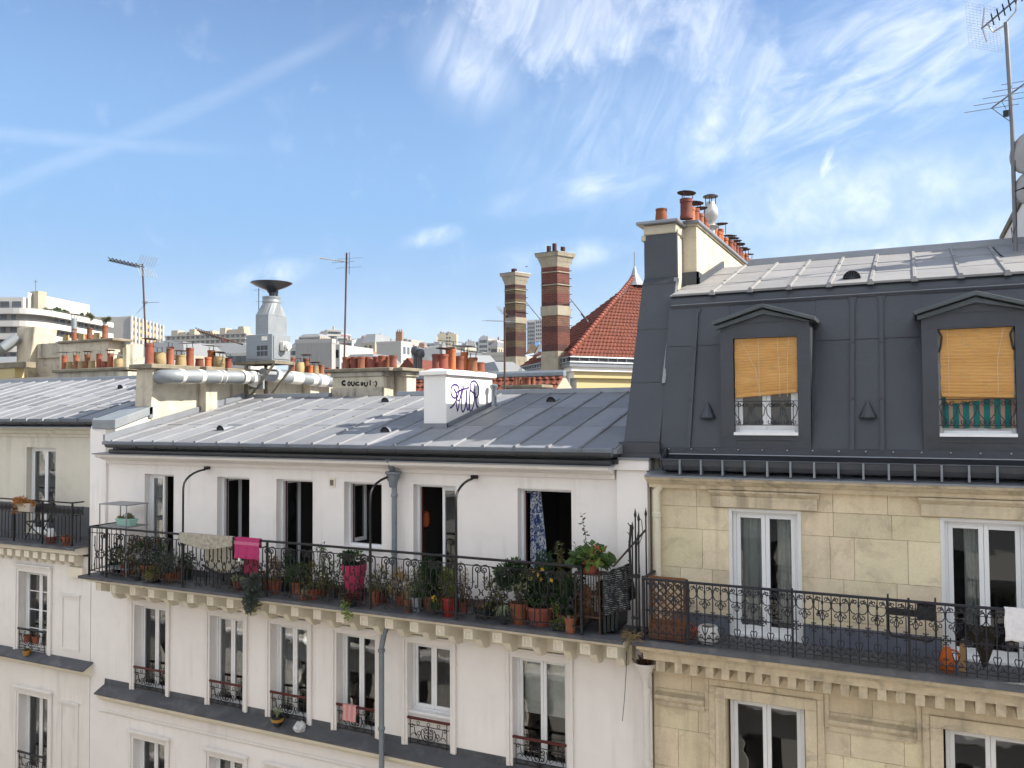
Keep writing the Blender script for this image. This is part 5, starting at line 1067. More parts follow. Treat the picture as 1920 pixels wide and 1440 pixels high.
plant('leafy variegated climber in a square terracotta pot', 974, 1162, [('bush', 'dark', -.1, .48, .3, .22, 420, .075, .045), ('bush', 'pale', .06, .36, .18, .2, 120, .075, .045), ('bush', 'green', -.12, .55, .26, .14, 160, .07, .04), ('stalk', 'green', 0, 0, 3, .5, .05, .03, 1)], (.15, .34, 'terra'), 12.3)
plant('yellow-flowered shrub in a round ribbed terracotta pot', 1014, 1165, [('bush', 'dark', 0, .42, .3, .36, 700, .07, .04), ('bush', 'green', -.06, .1, .26, .1, 160, .06, .035), ('flower', 'yellow', .0, .5, 6, .26, .16, .045)], (.24, .30, 'old'), 12.4)
plant('dense dark evergreen shrub near the balcony end', 1062, 1175, [('bush', 'dark', 0, .35, .26, .42, 1100, .05, .02), ('bush', 'green', .0, .3, .22, .3, 160, .05, .02)], (.15, .2, 'old'), 12.45)
plant('tall slender climber rising in front of the curtained window', 1060, 1160, [('stalk', 'olive', 0, 0, 4, 1.15, .075, .02, 3)], (.10, .22, 'dark'), 12.65)
plant('light green trailing sprigs by the straw bundle', 1042, 1172, [('stalk', 'lime', -.02, 0, 3, .36, .05, .018, 4), ('bush', 'lime', .06, .0, .1, .08, 90, .05, .03)], (.08, .12, 'dark'), 12.15)
plant('bundle of straw hanging from a small terracotta pot', 1070, 1180, [('blades', 'straw', -.04, .05, 70, .12, .009, .10, 3.2)], (.10, .24, 'old'), 12.12)
for i_, (px, py, yy, cl, pm, lab) in enumerate(((218, 1075, 12.6, 'dark', 'dark', 'shaded ivy-like plant under the grey metal shelf'), (250, 1078, 12.7, 'olive', 'old', 'olive plant close to the wall behind the left railing'), (318, 1085, 12.3, 'grey', 'old', 'grey-leaved plant just left of the blanket'), (352, 1095, 12.7, 'dark', 'dark', 'dark low plant behind the blanket'), (500, 1105, 12.6, 'brown', 'old', 'brown leafless shrub behind the bare twigs'), (535, 1112, 12.65, 'dark', 'dark', 'dark shrub in front of the third window'),
    (588, 1115, 12.3, 'olive', 'old', 'sparse olive herb left of the climbing vine'), (625, 1120, 12.5, 'green', 'dark', 'small green plant left of the magenta planter'), (715, 1130, 12.6, 'olive', 'old', 'straggly plant behind the rainwater pipe foot'), (752, 1135, 12.5, 'straw', 'old', 'pale dry bush left of the pale blue bucket'), (790, 1128, 12.7, 'dark', 'dark', 'tall dark plant shading the fifth window'), (828, 1138, 12.55, 'dark', 'old', 'dark bush behind the glossy red pot'), (925, 1150, 12.55, 'olive', 'dark', 'thin olive plant behind the spider plant'), (990, 1160, 12.65, 'dark', 'dark', 'dark climber behind the two terracotta pots'), (1035, 1165, 12.6, 'dark', 'dark', 'dark evergreen left of the tall slender climber'), (1085, 1178, 12.6, 'green', 'old', 'green shrub tucked beside the plant rack'))):
    plant(lab, px, py, [('bush', cl, 0, .2, .2, .24 + .05 * (i_ % 3), 230, .06, .03), ('bush', 'brown' if i_ % 2 else 'dark', .03, .05, .18, .12, 80, .05, .02)], (.11, .2, pm), yy)
# rack at the balcony end, with geranium box on top
t = thing('plant_rack', 'rusty metal plant rack with dry vines at the right end of the long balcony', 'rack', (PY(1107, 1180, 12.3).x, 12.3, FZ)); X = t.location.x
m = MB()
for dx in (-.2, .2):
    for dy in (-.12, .18): m.tube([(X + dx, 12.3 + dy, FZ), (X + dx, 12.3 + dy, FZ + .92)], .014, 5)
for z in (.25, .58, .9): m.box(X - .22, X + .22, 12.16, 12.5, FZ + z, FZ + z + .02)
m.build('frame', RUST, t)
m = MB(); r = random.Random(3); blades(m, (X - .03, 12.22, FZ + .75), 120, .02, .006, .22, r, 30); trail(m, (X + .08, 12.16, FZ + .8), 6, .5, .06, .02, r); m.build('dry_vines', G['brown'], t)
plant('large-leaved geranium with coral flowers on top of the rack', 1107, 1080, [('bush', 'green', 0, .10, .26, .15, 70, .15, .13), ('bush', 'lime', .02, .03, .2, .1, 22, .15, .14), ('flower', 'coral', .12, .2, 8, .08, .08, .02), ('stalk', 'dark', -.0, .14, 1, .62, .07, .03, 2)], (.16, .22, 'old'), 12.3, FZ + .921)
# grey shelf with mint planter
t = thing('metal_shelf', 'small grey metal shelf standing on the left end of the long balcony', 'shelf', (-15.6, 12.5, FZ)); 
SHELF = mat('grey_shelf_paint', (.25, .255, .26), .5, .05, 4)
sx0, sx1, sy0, sy1 = PY(186, 942, 12.25).x, PY(238, 942, 12.25).x, 12.25, 12.8; zt2 = PY(186, 944, 12.25).z; zt1 = PY(186, 985, 12.25).z
m = MB()
for z in (zt2, zt1): m.box(sx0, sx1, sy0, sy1, z - .02, z)
m.box(sx0, sx1, sy0, sy1, FZ + .15, FZ + .17); m.build('shelf_board', SHELF, t)
for a in (sx0, sx1 - .03):
    for b in (sy0, sy1 - .03): m = MB(); m.box(a, a + .03, b, b + .003, FZ, zt2); m.box(a, a + .003, b, b + .03, FZ, zt2); m.build('upright', SHELF, t)
t = thing('planter_box', 'mint green plastic planter box with succulents on the grey shelf', 'planter', (sx1 - .25, 12.45, zt1)); q = t.location
m = MB(); m.hexa([(q.x - .17, 12.36, zt1), (q.x + .20, 12.36, zt1), (q.x + .20, 12.52, zt1), (q.x - .17, 12.52, zt1), (q.x - .22, 12.32, zt1 + .16), (q.x + .25, 12.32, zt1 + .16), (q.x + .25, 12.56, zt1 + .16), (q.x - .22, 12.56, zt1 + .16)]); m.build('box', POTM['teal'], t, bevel=.01)
m = MB(); bush(m, (q.x, 12.44, zt1 + .19), .17, .08, .05, 120, .06, .03, random.Random(4)); m.build('foliage', G['olive'], t)
# cloths
def cloth(name, label, cat, x0, x1, z0, z1, y, mt, sag=0.0, fold=.02, back=.18, nx=22, nz=14, stripes=None, seed=1, group=None, over=True):
    r = random.Random(seed); ph = [r.uniform(0, 6) for _ in range(4)]
    m = MB(); V = []
    for j in range(nz + 1):
        v = j / nz
        for i in range(nx + 1):
            u = i / nx; x = x0 + (x1 - x0) * u; zb = z0 + sag * (.5 - abs(u - .5)) * -2 * 1 if sag else z0; z = z1 + (zb - z1) * v
            y_ = y - (.005 + fold * v * (math.sin(u * 19 + ph[0]) * .6 + math.sin(u * 37 + ph[1] + v * 2) * .4)) - .012 * v
            V.append((x + .006 * math.sin(v * 9 + ph[2]), y_, z + .006 * math.sin(u * 14 + ph[3])))
    W_ = nx + 1; fs = [(j * W_ + i, (j + 1) * W_ + i, (j + 1) * W_ + i + 1, j * W_ + i + 1) for j in range(nz) for i in range(nx)]
    m.add(V, fs)
    if over:      # part behind the rail
        V2 = [(x0 + (x1 - x0) * i / nx, y + .055 + .004 * math.sin(i), z1 - back * k) for k in range(2) for i in range(nx + 1)]
        m.add(V2, [(i, i + 1, W_ + i + 1, W_ + i) for i in range(nx)]); k0 = 0; n0 = len(V)
        m.f += [(i, i + 1, n0 + i + 1, n0 + i) for i in range(nx)]
    o = m.build(name, mt, None, smooth=True, org=(x0, y, z1)); sd = o.modifiers.new('thickness', 'SOLIDIFY'); sd.thickness = .008; sd.offset = 0
    return tag(o, label, cat, group)
def fabric(name, c, c2=None, axis=2, scale=6.0, width=.5, weave=.12):
    if name in MATS: return MATS[name]
    m = bpy.data.materials.new(name); m.use_nodes = True; t = NT(m.node_tree); pos = t.n('ShaderNodeNewGeometry').outputs['Position']
    f = t.ramp(t.noise(pos, 14, 4, .7), .25, .75, 1 - weave, 1 + weave, False); col = t.vmath('SCALE', c, f)
    if c2: s = t.sep(pos)[axis]; k = t.ramp(t.math('FRACT', t.math('MULTIPLY', s, scale)), width - .02, width + .02); col = t.mix(k, col, c2)
    b = t.n('ShaderNodeBsdfPrincipled'); t.link(col, b.inputs['Base Color']); b.inputs['Roughness'].default_value = .95; b.inputs['Specular IOR Level'].default_value = .1
    bp = t.n('ShaderNodeBump'); bp.inputs['Strength'].default_value = .5; bp.inputs['Distance'].default_value = .01; t.link(t.noise(pos, 120, 2), bp.inputs['Height']); t.link(bp.outputs[0], b.inputs['Normal'])
    out = t.n('ShaderNodeOutputMaterial'); t.link(b.outputs[0], out.inputs[0]); MATS[name] = m
    return m
YF = RAILY - .035
bx0, bx1 = PY(336, 1000, YF).x, PY(436, 1010, YF).x
cloth('blanket', 'beige speckled blanket draped over the long balcony railing', 'blanket', bx0, bx1, RZ1 - .13, RZ1 + .055, YF, fabric('beige_blanket', (.36, .33, .27), weave=.45), sag=.11, fold=.01, seed=2)
t = thing('plastic_chair', 'dark garden chair with a cream cushion behind the blanket', 'chair', ((bx0 + bx1) / 2, 12.55, FZ)); cx_ = t.location.x
CUSH = fabric('cream_cushion', (.45, .42, .34))
m = MB(); m.box(cx_ - .36, cx_ + .36, 12.34, 12.40, FZ + .28, FZ + .86); m.build('backrest', CUSH, t, bevel=.03); m = MB(); m.box(cx_ - .36, cx_ + .36, 12.42, 12.85, FZ + .38, FZ + .46); m.build('seat', CUSH, t, bevel=.03)
for dx in (-.34, .34):
    for yy in (12.38, 12.84): m = MB(); m.tube([(cx_ + dx, yy, FZ), (cx_ + dx * .95, yy, FZ + .6)], .018, 6); m.build('leg', IRON, t)
m = MB(); m.tube([(cx_ - .36, 12.30, FZ + .42), (cx_ - .1, 12.29, FZ + .32), (cx_ + .15, 12.29, FZ + .28), (cx_ + .37, 12.30, FZ + .30)], .022, 6); m.build('back_rail', IRON, t)
tx0, tx1 = PY(441, 1008, YF).x, PY(487, 1012, YF).x
cloth('towel', 'bright pink towel hung over the long balcony railing', 'towel', tx0, tx1, RZ1 - .34, RZ1 + .055, YF, fabric('pink_towel', (.40, .045, .14), (.50, .15, .24), 2, 2.85, .83, .2), fold=.022, seed=3)
cloth('cloth', 'faded pink cloth behind the bars below the pink towel', 'cloth', PY(459, 1050, 12.13).x, PY(486, 1050, 12.13).x, -3.1, -2.5, 12.14, fabric('faded_pink', (.33, .05, .10)), fold=.02, seed=4, over=False)
m = MB(); m.box(tx0 + .10, tx0 + .15, YF - .03, YF - .024, RZ1 - .39, RZ1 - .33); tag(m.build('care_label', TAPE, None, org=(tx0 + .12, YF - .03, RZ1 - .36)), 'tiny white label hanging off the bright pink towel', 'label')
t = None
# rug folded over the diagonal pole at the balcony end
RUG = bpy.data.materials.new('black_white_rug'); RUG.use_nodes = True; _t = NT(RUG.node_tree); _p = _t.n('ShaderNodeNewGeometry').outputs['Position']; _x, _y, _zz = _t.sep(_p)
_l = _t.ramp(_t.math('FRACT', _t.math('MULTIPLY', _t.math('ADD', _zz, _t.math('MULTIPLY', _t.noise(_p, 6, 2), .05)), 34)), .70, .85); _l = _t.math('MULTIPLY', _l, _t.ramp(_t.noise(_p, 16, 3), .42, .62))
_b = _t.n('ShaderNodeBsdfPrincipled'); _t.link(_t.mix(_l, (.012, .013, .016), (.34, .34, .32)), _b.inputs['Base Color']); _b.inputs['Roughness'].default_value = .95; _o = _t.n('ShaderNodeOutputMaterial'); _t.link(_b.outputs[0], _o.inputs[0])
m = MB(); V = []; nx, nz = 18, 16; a = PY(1132, 1075, 12.15); b = PY(1172, 1058, 12.35)
for j in range(nz + 1):
    v = j / nz
    for i in range(nx + 1):
        u = i / nx; p = a + (b - a) * u; p = p + Vector((.02 * math.sin(u * 9 + v) + v * .10 * u, -.05 - .05 * math.sin(u * 11), -v * (.62 + .06 * u + .02 * math.sin(u * 7)))); V.append(p)
m.add(V, [(j * (nx + 1) + i, (j + 1) * (nx + 1) + i, (j + 1) * (nx + 1) + i + 1, j * (nx + 1) + i + 1) for j in range(nz) for i in range(nx)])
V2 = [a + (b - a) * (i / nx) + Vector((.03 + .2 * k * .4, .10 + .14 * k, -.55 * k)) for k in range(2) for i in range(nx + 1)]; n0 = len(m.v)
m.add(V2, [(i, i + 1, nx + 2 + i, nx + 1 + i) for i in range(nx)]); m.f += [(i, i + 1, n0 + i + 1, n0 + i) for i in range(nx)]
o = m.build('rug', RUG, None, smooth=True, org=tuple(a)); sd = o.modifiers.new('thickness', 'SOLIDIFY'); sd.thickness = .015; tag(o, 'black rug with white woven lines hung over the pole at the balcony end', 'rug')
o = MB(); o.tube([PY(1150, 1062, 12.25), PY(1211, 993, 12.40)], .017, 8); tag(o.build('wooden_pole', mat('dark_wood', (.055, .035, .028), .7, .2, 10), None, org=tuple(PY(1150, 1062, 12.25))), 'dark wooden pole leaning across to the iron spikes', 'pole')
q = PY(1150, 1180, 12.45); t = thing('folded_screens', 'dark folded boards stacked below the black rug', 'boards', (q.x, 12.45, FZ))
for k in range(5): m = MB(); m.obox((q.x - .14 + .065 * k, 12.45 + .02 * k, FZ + .40), (.022, .24, .40 - .02 * k), Matrix.Rotation(rad(-3 + 1.5 * k), 3, 'Y')); m.build('board', POTM['dark'] if k % 2 else IRON, t)
# iron spikes dividing the two balconies
t = thing('spiked_divider', 'tall black iron spikes dividing the two balconies', 'iron spikes', (-3.86, 12.2, FZ))
for k, (dx, dy, h) in enumerate(((-.06, 0, 1.75), (0, .0, 1.95), (.05, .02, 1.62), (-.03, .12, 1.5), (-.05, .3, 1.85), (0, .55, 1.9))):
    m = MB(); m.tube([(-3.83 + dx, 12.2 + dy, FZ + .02), (-3.83 + dx * .8, 12.2 + dy, FZ + h - .12)], .013, 5); m.lathe([(.012, 0), (.026, .05), (.0, .16)], (-3.83 + dx * .8, 12.2 + dy, FZ + h - .13), 6, cap1=False); m.build('spike', IRON, t)
m = MB(); r = random.Random(9)
m.tube([(-3.90, 12.17, FZ + .95), (-3.91, 12.15, FZ + 1.4), (-3.885, 12.16, FZ + 1.72)], .02, 5)
for k in range(6): z = FZ + 1.0 + .14 * k; m.tube([(-3.90, 12.16, z), (-3.93 + r.uniform(-.01, .01), 12.14, z + .05)], .009, 4)
m.box(-3.92, -3.77, 12.16, 12.24, FZ + .92, FZ + .97); m.box(-3.90, -3.78, 12.17, 12.23, FZ + .3, FZ + .33); m.build('barb', IRON, t)
m = MB(); m.tube([(-3.80, 12.18, FZ + 1.85), (-3.72, 12.16, FZ + 1.8), (-3.70, 12.16, FZ + 1.6), (-3.78, 12.18, FZ + 1.4), (-3.76, 12.18, FZ + 1.0)], .006, 4); m.build('wire', IRON, t)
m = MB(); r = random.Random(21); q = PY(1186, 1204, 12.12)
for k in range(70): p = Vector((q.x + r.uniform(-.14, .12), 12.14 + r.uniform(-.1, .12), FZ + r.uniform(0, .1))); d = Vector((r.uniform(-1, 1), r.uniform(-1, 1), r.uniform(-.3, .3))).normalized() * r.uniform(.05, .14); m.tube([p - d, p, p + d + Vector((0, 0, r.uniform(-.03, .03)))], .004, 3)
tag(m.build('twig_nest', G['straw'], None, org=(q.x, 12.14, FZ)), 'loose twig nest on the ledge between the two balconies', 'nest')
m = MB(); m.tube([PY(1175, 1222, 12.6), PY(1174, 1260, 12.7), PY(1171, 1310, 12.85), PY(1167, 1352, 12.9)], .006, 4); tag(m.build('loose_cable', IRON, None, org=tuple(PY(1175, 1222, 12.6))), 'thin black cable dangling down the white wall beside the hopper', 'cable')
m = MB(); r = random.Random(8); bush(m, (-3.87, 12.74, -3.98), .11, .1, .07, 90, .09, .02, r); tag(m.build('dry_leaves', G['brown'], None, org=(-3.87, 12.74, -4)), 'dead brown leaves caught in the white rainwater hopper', 'leaves')
# --- right balcony: trellis, pots, clothes, folded table, lights
WOODT = mat('brown_trellis_wood', (.17, .075, .035), .75, .15, 8, objvar=.15)
a = -3.66; b = -3.10; t = thing('trellis_planter', 'brown wooden lattice trellis planter at the left end of the stone balcony', 'trellis', ((a + b) / 2, 12.35, FZ))
m = MB(); m.box(a, a + .035, 12.30, 12.335, FZ, FZ + .93); m.box(b - .035, b, 12.30, 12.335, FZ, FZ + .93); m.box(a, b, 12.298, 12.337, FZ + .91, FZ + .945); m.box(a, b, 12.26, 12.6, FZ + .02, FZ + .24); m.build('frame', WOODT, t)
for s in (-1, 1):
    for k in range(-5, 8):
        x0 = a + .11 * k; pts = []
        for z in [FZ + .24 + .0335 * i for i in range(21)]:
            x = x0 + s * (z - FZ - .24) if s > 0 else x0 + .12 - (z - FZ - .24) + .11 * 3
            if a + .03 <= x <= b - .03: pts.append((x, z))
        if len(pts) > 2:
            p, q = pts[0], pts[-1]; y = 12.305 + (.012 if s > 0 else 0); d = (Vector((q[0], 0, q[1])) - Vector((p[0], 0, p[1]))).normalized(); n = Vector((-d.z, 0, d.x)) * .011
            m = MB(); m.hexa([Vector((p[0], y, p[1])) - n, Vector((q[0], y, q[1])) - n, Vector((q[0], y + .01, q[1])) - n, Vector((p[0], y + .01, p[1])) - n, Vector((p[0], y, p[1])) + n, Vector((q[0], y, q[1])) + n, Vector((q[0], y + .01, q[1])) + n, Vector((p[0], y + .01, p[1])) + n]); m.build('lattice_slat', WOODT, t)
t = thing('flower_pot', 'empty white round pot with soil behind the stone balcony railing', 'pot', (PY(1328, 1205, 12.45).x, 12.45, FZ)); X = t.location.x
m = MB(); m.lathe([(.11, 0), (.155, .05), (.17, .14), (.15, .22), (.125, .25), (.11, .25), (.13, .2)], (X, 12.45, FZ), 18, cap1=False); m.build('pot', POTM['white'], t, smooth=True); m = MB(); m.lathe([(.128, .21), (0, .22)], (X, 12.45, FZ), 14, cap0=False, cap1=False); m.build('soil', mat('brown_soil', (.11, .05, .025), .9), t)
t = thing('garden_ornament', 'small red sprig ornament beside the lattice trellis', 'ornament', (PY(1297, 1205, 12.4).x, 12.4, FZ)); m = MB(); bush(m, (t.location.x, 12.4, FZ + .13), .07, .05, .12, 46, .06, .02, random.Random(6)); m.build('foliage', G['coral'], t); m = MB(); m.tube([(t.location.x, 12.4, FZ), (t.location.x, 12.4, FZ + .15)], .006, 4); m.build('stem', STEM, t)
DKM = mat('dark_tube', (.02, .02, .022), .5)
tx0, tx1 = PY(1665, 1130, 12.22).x, PY(1754, 1140, 12.22).x; zt = PY(1665, 1140, 12.22).z
t = thing('folding_table', 'black folded balcony table hooked inside the stone balcony railing', 'table', ((tx0 + tx1) / 2, 12.26, FZ + .2))
m = MB(); m.tube([(tx0, 12.25, zt), (tx0, 12.25, zt - .30), (tx0 + .04, 12.25, zt - .37), (tx1 - .06, 12.25, zt - .39), (tx1, 12.25, zt - .33), (tx1, 12.25, zt)], .016, 6); m.build('tube_frame', DKM, t, smooth=True)
m = MB(); m.box(tx0, tx1, 12.235, 12.262, zt - .09, zt); m.box(tx1 - .22, tx1, 12.23, 12.27, zt - .12, zt + .10); m.build('folded_top', DKM, t)
for x in (tx0, tx1): m = MB(); m.tube([(x, 12.25, zt - .02), (x, 12.25, R1 + .08), (x, 12.18, R1 + .08), (x, 12.17, R1)], .012, 5); m.build('hook', DKM, t)
def hang(name, label, cat, px0, px1, py0, py1, y, mt, pts=None, seed=1, group=None):
    x0, x1 = PY(px0, py0, y).x, PY(px1, py0, y).x; z1, z0 = PY(px0, py0, y).z, PY(px0, py1, y).z
    return cloth(name, label, cat, x0, x1, z0, z1, y, mt, fold=.015, seed=seed, over=False, group=group)
BLKF = fabric('black_cotton', (.012, .012, .014)); BRNF = fabric('dark_brown_cotton', (.032, .026, .02)); WHTF = fabric('white_cotton', (.72, .71, .72))
hang('laundry', 'black garment drying left of the dark brown skirt', 'laundry', 1790, 1812, 1160, 1196, 12.24, BLKF, seed=5)
sk = MB(); x0, x1 = PY(1808, 1172, 12.26).x, PY(1872, 1176, 12.26).x; z1 = PY(1808, 1170, 12.26).z; V = []
for j in range(11):
    v = j / 10
    for i in range(15):
        u = i / 14; V.append((x0 + (x1 - x0) * u + v * (.02 - .06 * u), 12.26 - .02 * math.sin(u * 15 + 1) * v, z1 - v * (.20 + .34 * math.exp(-((u - .62) / .25) ** 2))))
sk.add(V, [(j * 15 + i, (j + 1) * 15 + i, (j + 1) * 15 + i + 1, j * 15 + i + 1) for j in range(10) for i in range(14)]); o = sk.build('laundry', BRNF, None, smooth=True, org=(x0, 12.26, z1)); sd = o.modifiers.new('thickness', 'SOLIDIFY'); sd.thickness = .006; tag(o, 'dark brown skirt drying with a pointed hem', 'laundry')
hang('laundry', 'black straps and garment drying right of the brown skirt', 'laundry', 1868, 1889, 1168, 1212, 12.245, BLKF, seed=7)
cloth('towel', 'white towel hung over the stone balcony railing at the right edge', 'towel', PY(1883, 1143, RY - .03).x, PY(1935, 1146, RY - .03).x, R1 - .36, R1 + .045, RY - .03, WHTF, fold=.008, seed=8)
t = thing('watering_can', 'orange plastic watering jug on the stone balcony floor', 'jug', (PY(1776, 1262, 12.4).x, 12.4, FZ)); X = t.location.x; ORG = mat('orange_plastic', (.55, .12, .015), .4, .05, 5)
m = MB(); m.lathe([(.07, 0), (.085, .02), (.09, .16), (.075, .24), (.05, .28), (.045, .32), (.03, .32)], (X, 12.4, FZ), 14); m.build('body', ORG, t, smooth=True); m = MB(); m.tube([(X + .07, 12.4, FZ + .10), (X + .14, 12.4, FZ + .16), (X + .13, 12.4, FZ + .27), (X + .05, 12.4, FZ + .29)], .014, 6); m.build('handle', ORG, t, smooth=True)
q = PY(1806, 1255, 12.4); m = MB(); m.obox((q.x, 12.42, FZ + .19), (.04, .012, .19), Matrix.Rotation(rad(2), 3, 'Y')); tag(m.build('wooden_board', mat('light_wood', (.40, .24, .11), .7, .15, 12), None, org=(q.x, 12.42, FZ)), 'short light wooden board standing under the drying skirt', 'board')
t = thing('light_string', 'string of small hanging bulbs along the stone balcony railing', 'string lights', (-1.0, 12.24, R1 - .05))
pts = []
bul = [PY(*p, 12.24) for p in ((1428, 1132), (1477, 1148), (1535, 1152), (1643, 1164))]
for k in range(25): x = -2.6 + 3.8 * k / 24; pts.append((x, 12.24, R1 - .06 - .05 * abs(math.sin(k * .8))))
m = MB(); m.tube(pts, .006, 4); m.build('cable', IRON, t)
for q in bul:
    m = MB(); m.tube([(q.x, 12.24, R1 - .07), (q.x, 12.24, q.z + .05)], .005, 4); m.lathe([(.018, 0), (.018, .05), (.006, .055)], (q.x, 12.24, q.z), 8); m.build('lamp_holder', IRON, t); m = MB(); m.lathe([(.002, -.055), (.016, -.045), (.02, -.02), (.012, 0)], (q.x, 12.24, q.z), 8); m.build('bulb', POTM['white'], t, smooth=True)
# --- left balcony
LZ = -3.034
t = thing('planter_box', 'beige planter with dead orange leaves hung on the left balcony railing', 'planter', (PY(52, 955, 12.66).x, 12.66, -2.2)); X = t.location.x
m = MB(); m.hexa([(X - .20, 12.56, -2.30), (X + .22, 12.56, -2.30), (X + .22, 12.69, -2.30), (X - .20, 12.69, -2.30), (X - .24, 12.52, -2.10), (X + .26, 12.52, -2.10), (X + .26, 12.695, -2.10), (X - .24, 12.695, -2.10)]); m.build('box', POTM['beige'], t, bevel=.01)
m = MB(); r = random.Random(31); bush(m, (X - .02, 12.58, -2.06), .26, .1, .07, 230, .09, .035, r); trail(m, (X - .2, 12.52, -2.1), 4, .26, .08, .03, r); m.build('foliage', G['orange'], t)
X = PY(70, 1015, 13.0).x; t = thing('balcony_chair', 'black folding chair on the left balcony', 'chair', (X, 13.1, LZ))
for dx in (-.24, .24):
    m = MB(); m.tube([(X + dx, 12.85, LZ), (X + dx, 13.3, LZ + .85)], .013, 5); m.build('leg', IRON, t); m = MB(); m.tube([(X + dx, 13.3, LZ), (X + dx, 12.85, LZ + .45)], .013, 5); m.build('leg', IRON, t)
m = MB(); m.box(X - .24, X + .24, 12.86, 13.2, LZ + .44, LZ + .465); m.build('seat', IRON, t); m = MB(); m.box(X - .24, X + .24, 13.22, 13.26, LZ + .62, LZ + .85); m.build('backrest', IRON, t)
plant('small terracotta pot holding a white cloth on the left balcony', 96, 1020, [], (.13, .16, 'old'), 12.85, LZ); o = [q for q in bpy.data.objects if q.get('label', '').startswith('small terracotta pot holding')][0]
m = MB(); m.lathe([(.10, .13), (.11, .18), (.07, .28), (.03, .31)], (o.location.x, 12.85, LZ), 10); m.build('cloth', WHTF, o, smooth=True)
plant('square-rimmed terracotta pot at the end of the left balcony', 126, 1020, [('bush', 'brown', 0, .03, .08, .04, 20, .05, .02)], (.13, .19, 'terra'), 12.85, LZ)
plant('white-rimmed terracotta pot in the left window guard', 51, 1205, [], (.085, .16, 'old'), 12.90, PY(51, 1203, 12.9).z)
plant('terracotta pot with a dry stub next to the white-rimmed one', 67, 1205, [('bush', 'brown', 0, .02, .05, .03, 14, .04, .02)], (.085, .16, 'terra'), 12.90, PY(67, 1206, 12.9).z)
plant('small ochre bowl on the left window ledge', 50, 1228, [('bush', 'olive', 0, .02, .06, .03, 24, .04, .03)], (.09, .11, 'yellowp'), 12.84, PY(50, 1228, 12.84).z)
# --- ledge things on the white house
q = PY(520, 1360, 12.84); t = thing('aloe_plant', 'aloe in a dark pot on the zinc ledge below the third small balcony', 'plant', (q.x, 12.84, -6.16)); flowerpot(t, q.x, 12.84, -6.16, .11, .17, 'dark')
m = MB(); blades(m, (q.x, 12.84, -6.02), 22, .34, .022, .20, random.Random(12), .35); m.build('foliage', G['pale'], t); m = MB(); m.lathe([(.12, 0), (.13, .05), (.12, .055)], (q.x, 12.84, -6.08), 14); m.build('pot_band', POTM['yellowp'], t)
q = PY(562, 1366, 12.84); m = MB(); n = 10
m.lathe([(.10, 0), (.13, .05), (.10, .12), (.05, .16), (.01, .15)], (q.x, 12.84, -6.17), 9, cap1=False); rb = random.Random(14)
for k in range(len(m.v)): m.v[k] = m.v[k] + rv(rb) * .025
tag(m.build('plastic_bag', fabric('white_net', (.55, .55, .56), weave=.5), None, org=(q.x, 12.84, -6.17)), 'crumpled white net bag on the zinc ledge', 'bag')
cloth('cloth', 'pale pink cloth over the fourth small window balcony', 'cloth', PY(643, 1320, 12.92).x, PY(668, 1325, 12.92).x, -5.85, -5.555, 12.925, fabric('pale_pink', (.60, .25, .24), (.62, .36, .34), 0, 9, .5), fold=.006, seed=12)
# --- blinds and curtains
BAMB = bpy.data.materials.new('bamboo_blind'); BAMB.use_nodes = True; _t = NT(BAMB.node_tree); _p = _t.n('ShaderNodeNewGeometry').outputs['Position']; _x, _y, _zz = _t.sep(_p)
_s = _t.noise(_t.vmath('MULTIPLY', _p, (2.5, 1, 130)), 1.0, 3, .7); _w = _t.ramp(_t.math('FRACT', _t.math('MULTIPLY', _zz, 110)), .35, .9, .72, 1.0); _pat = _t.ramp(_t.noise(_t.vmath('MULTIPLY', _p, (7, 1, 11)), 1.0, 4, .7), .50, .72)
_c = _t.mix(_t.ramp(_s, .3, .7), (.58, .27, .06), (.78, .45, .15)); _c = _t.mix(_t.math('MULTIPLY', _pat, .4), _c, (.33, .25, .15)); _c = _t.vmath('SCALE', _c, _w)
_b = _t.n('ShaderNodeBsdfPrincipled'); _t.link(_c, _b.inputs['Base Color']); _b.inputs['Roughness'].default_value = .7; _tr = _t.n('ShaderNodeBsdfTranslucent'); _t.link(_c, _tr.inputs[0]); _m = _t.n('ShaderNodeMixShader'); _m.inputs[0].default_value = .06; _t.link(_b.outputs[0], _m.inputs[1]); _t.link(_tr.outputs[0], _m.inputs[2]); _o = _t.n('ShaderNodeOutputMaterial'); _t.link(_m.outputs[0], _o.inputs[0])
CORD = mat('cord', (.55, .5, .4), .8)
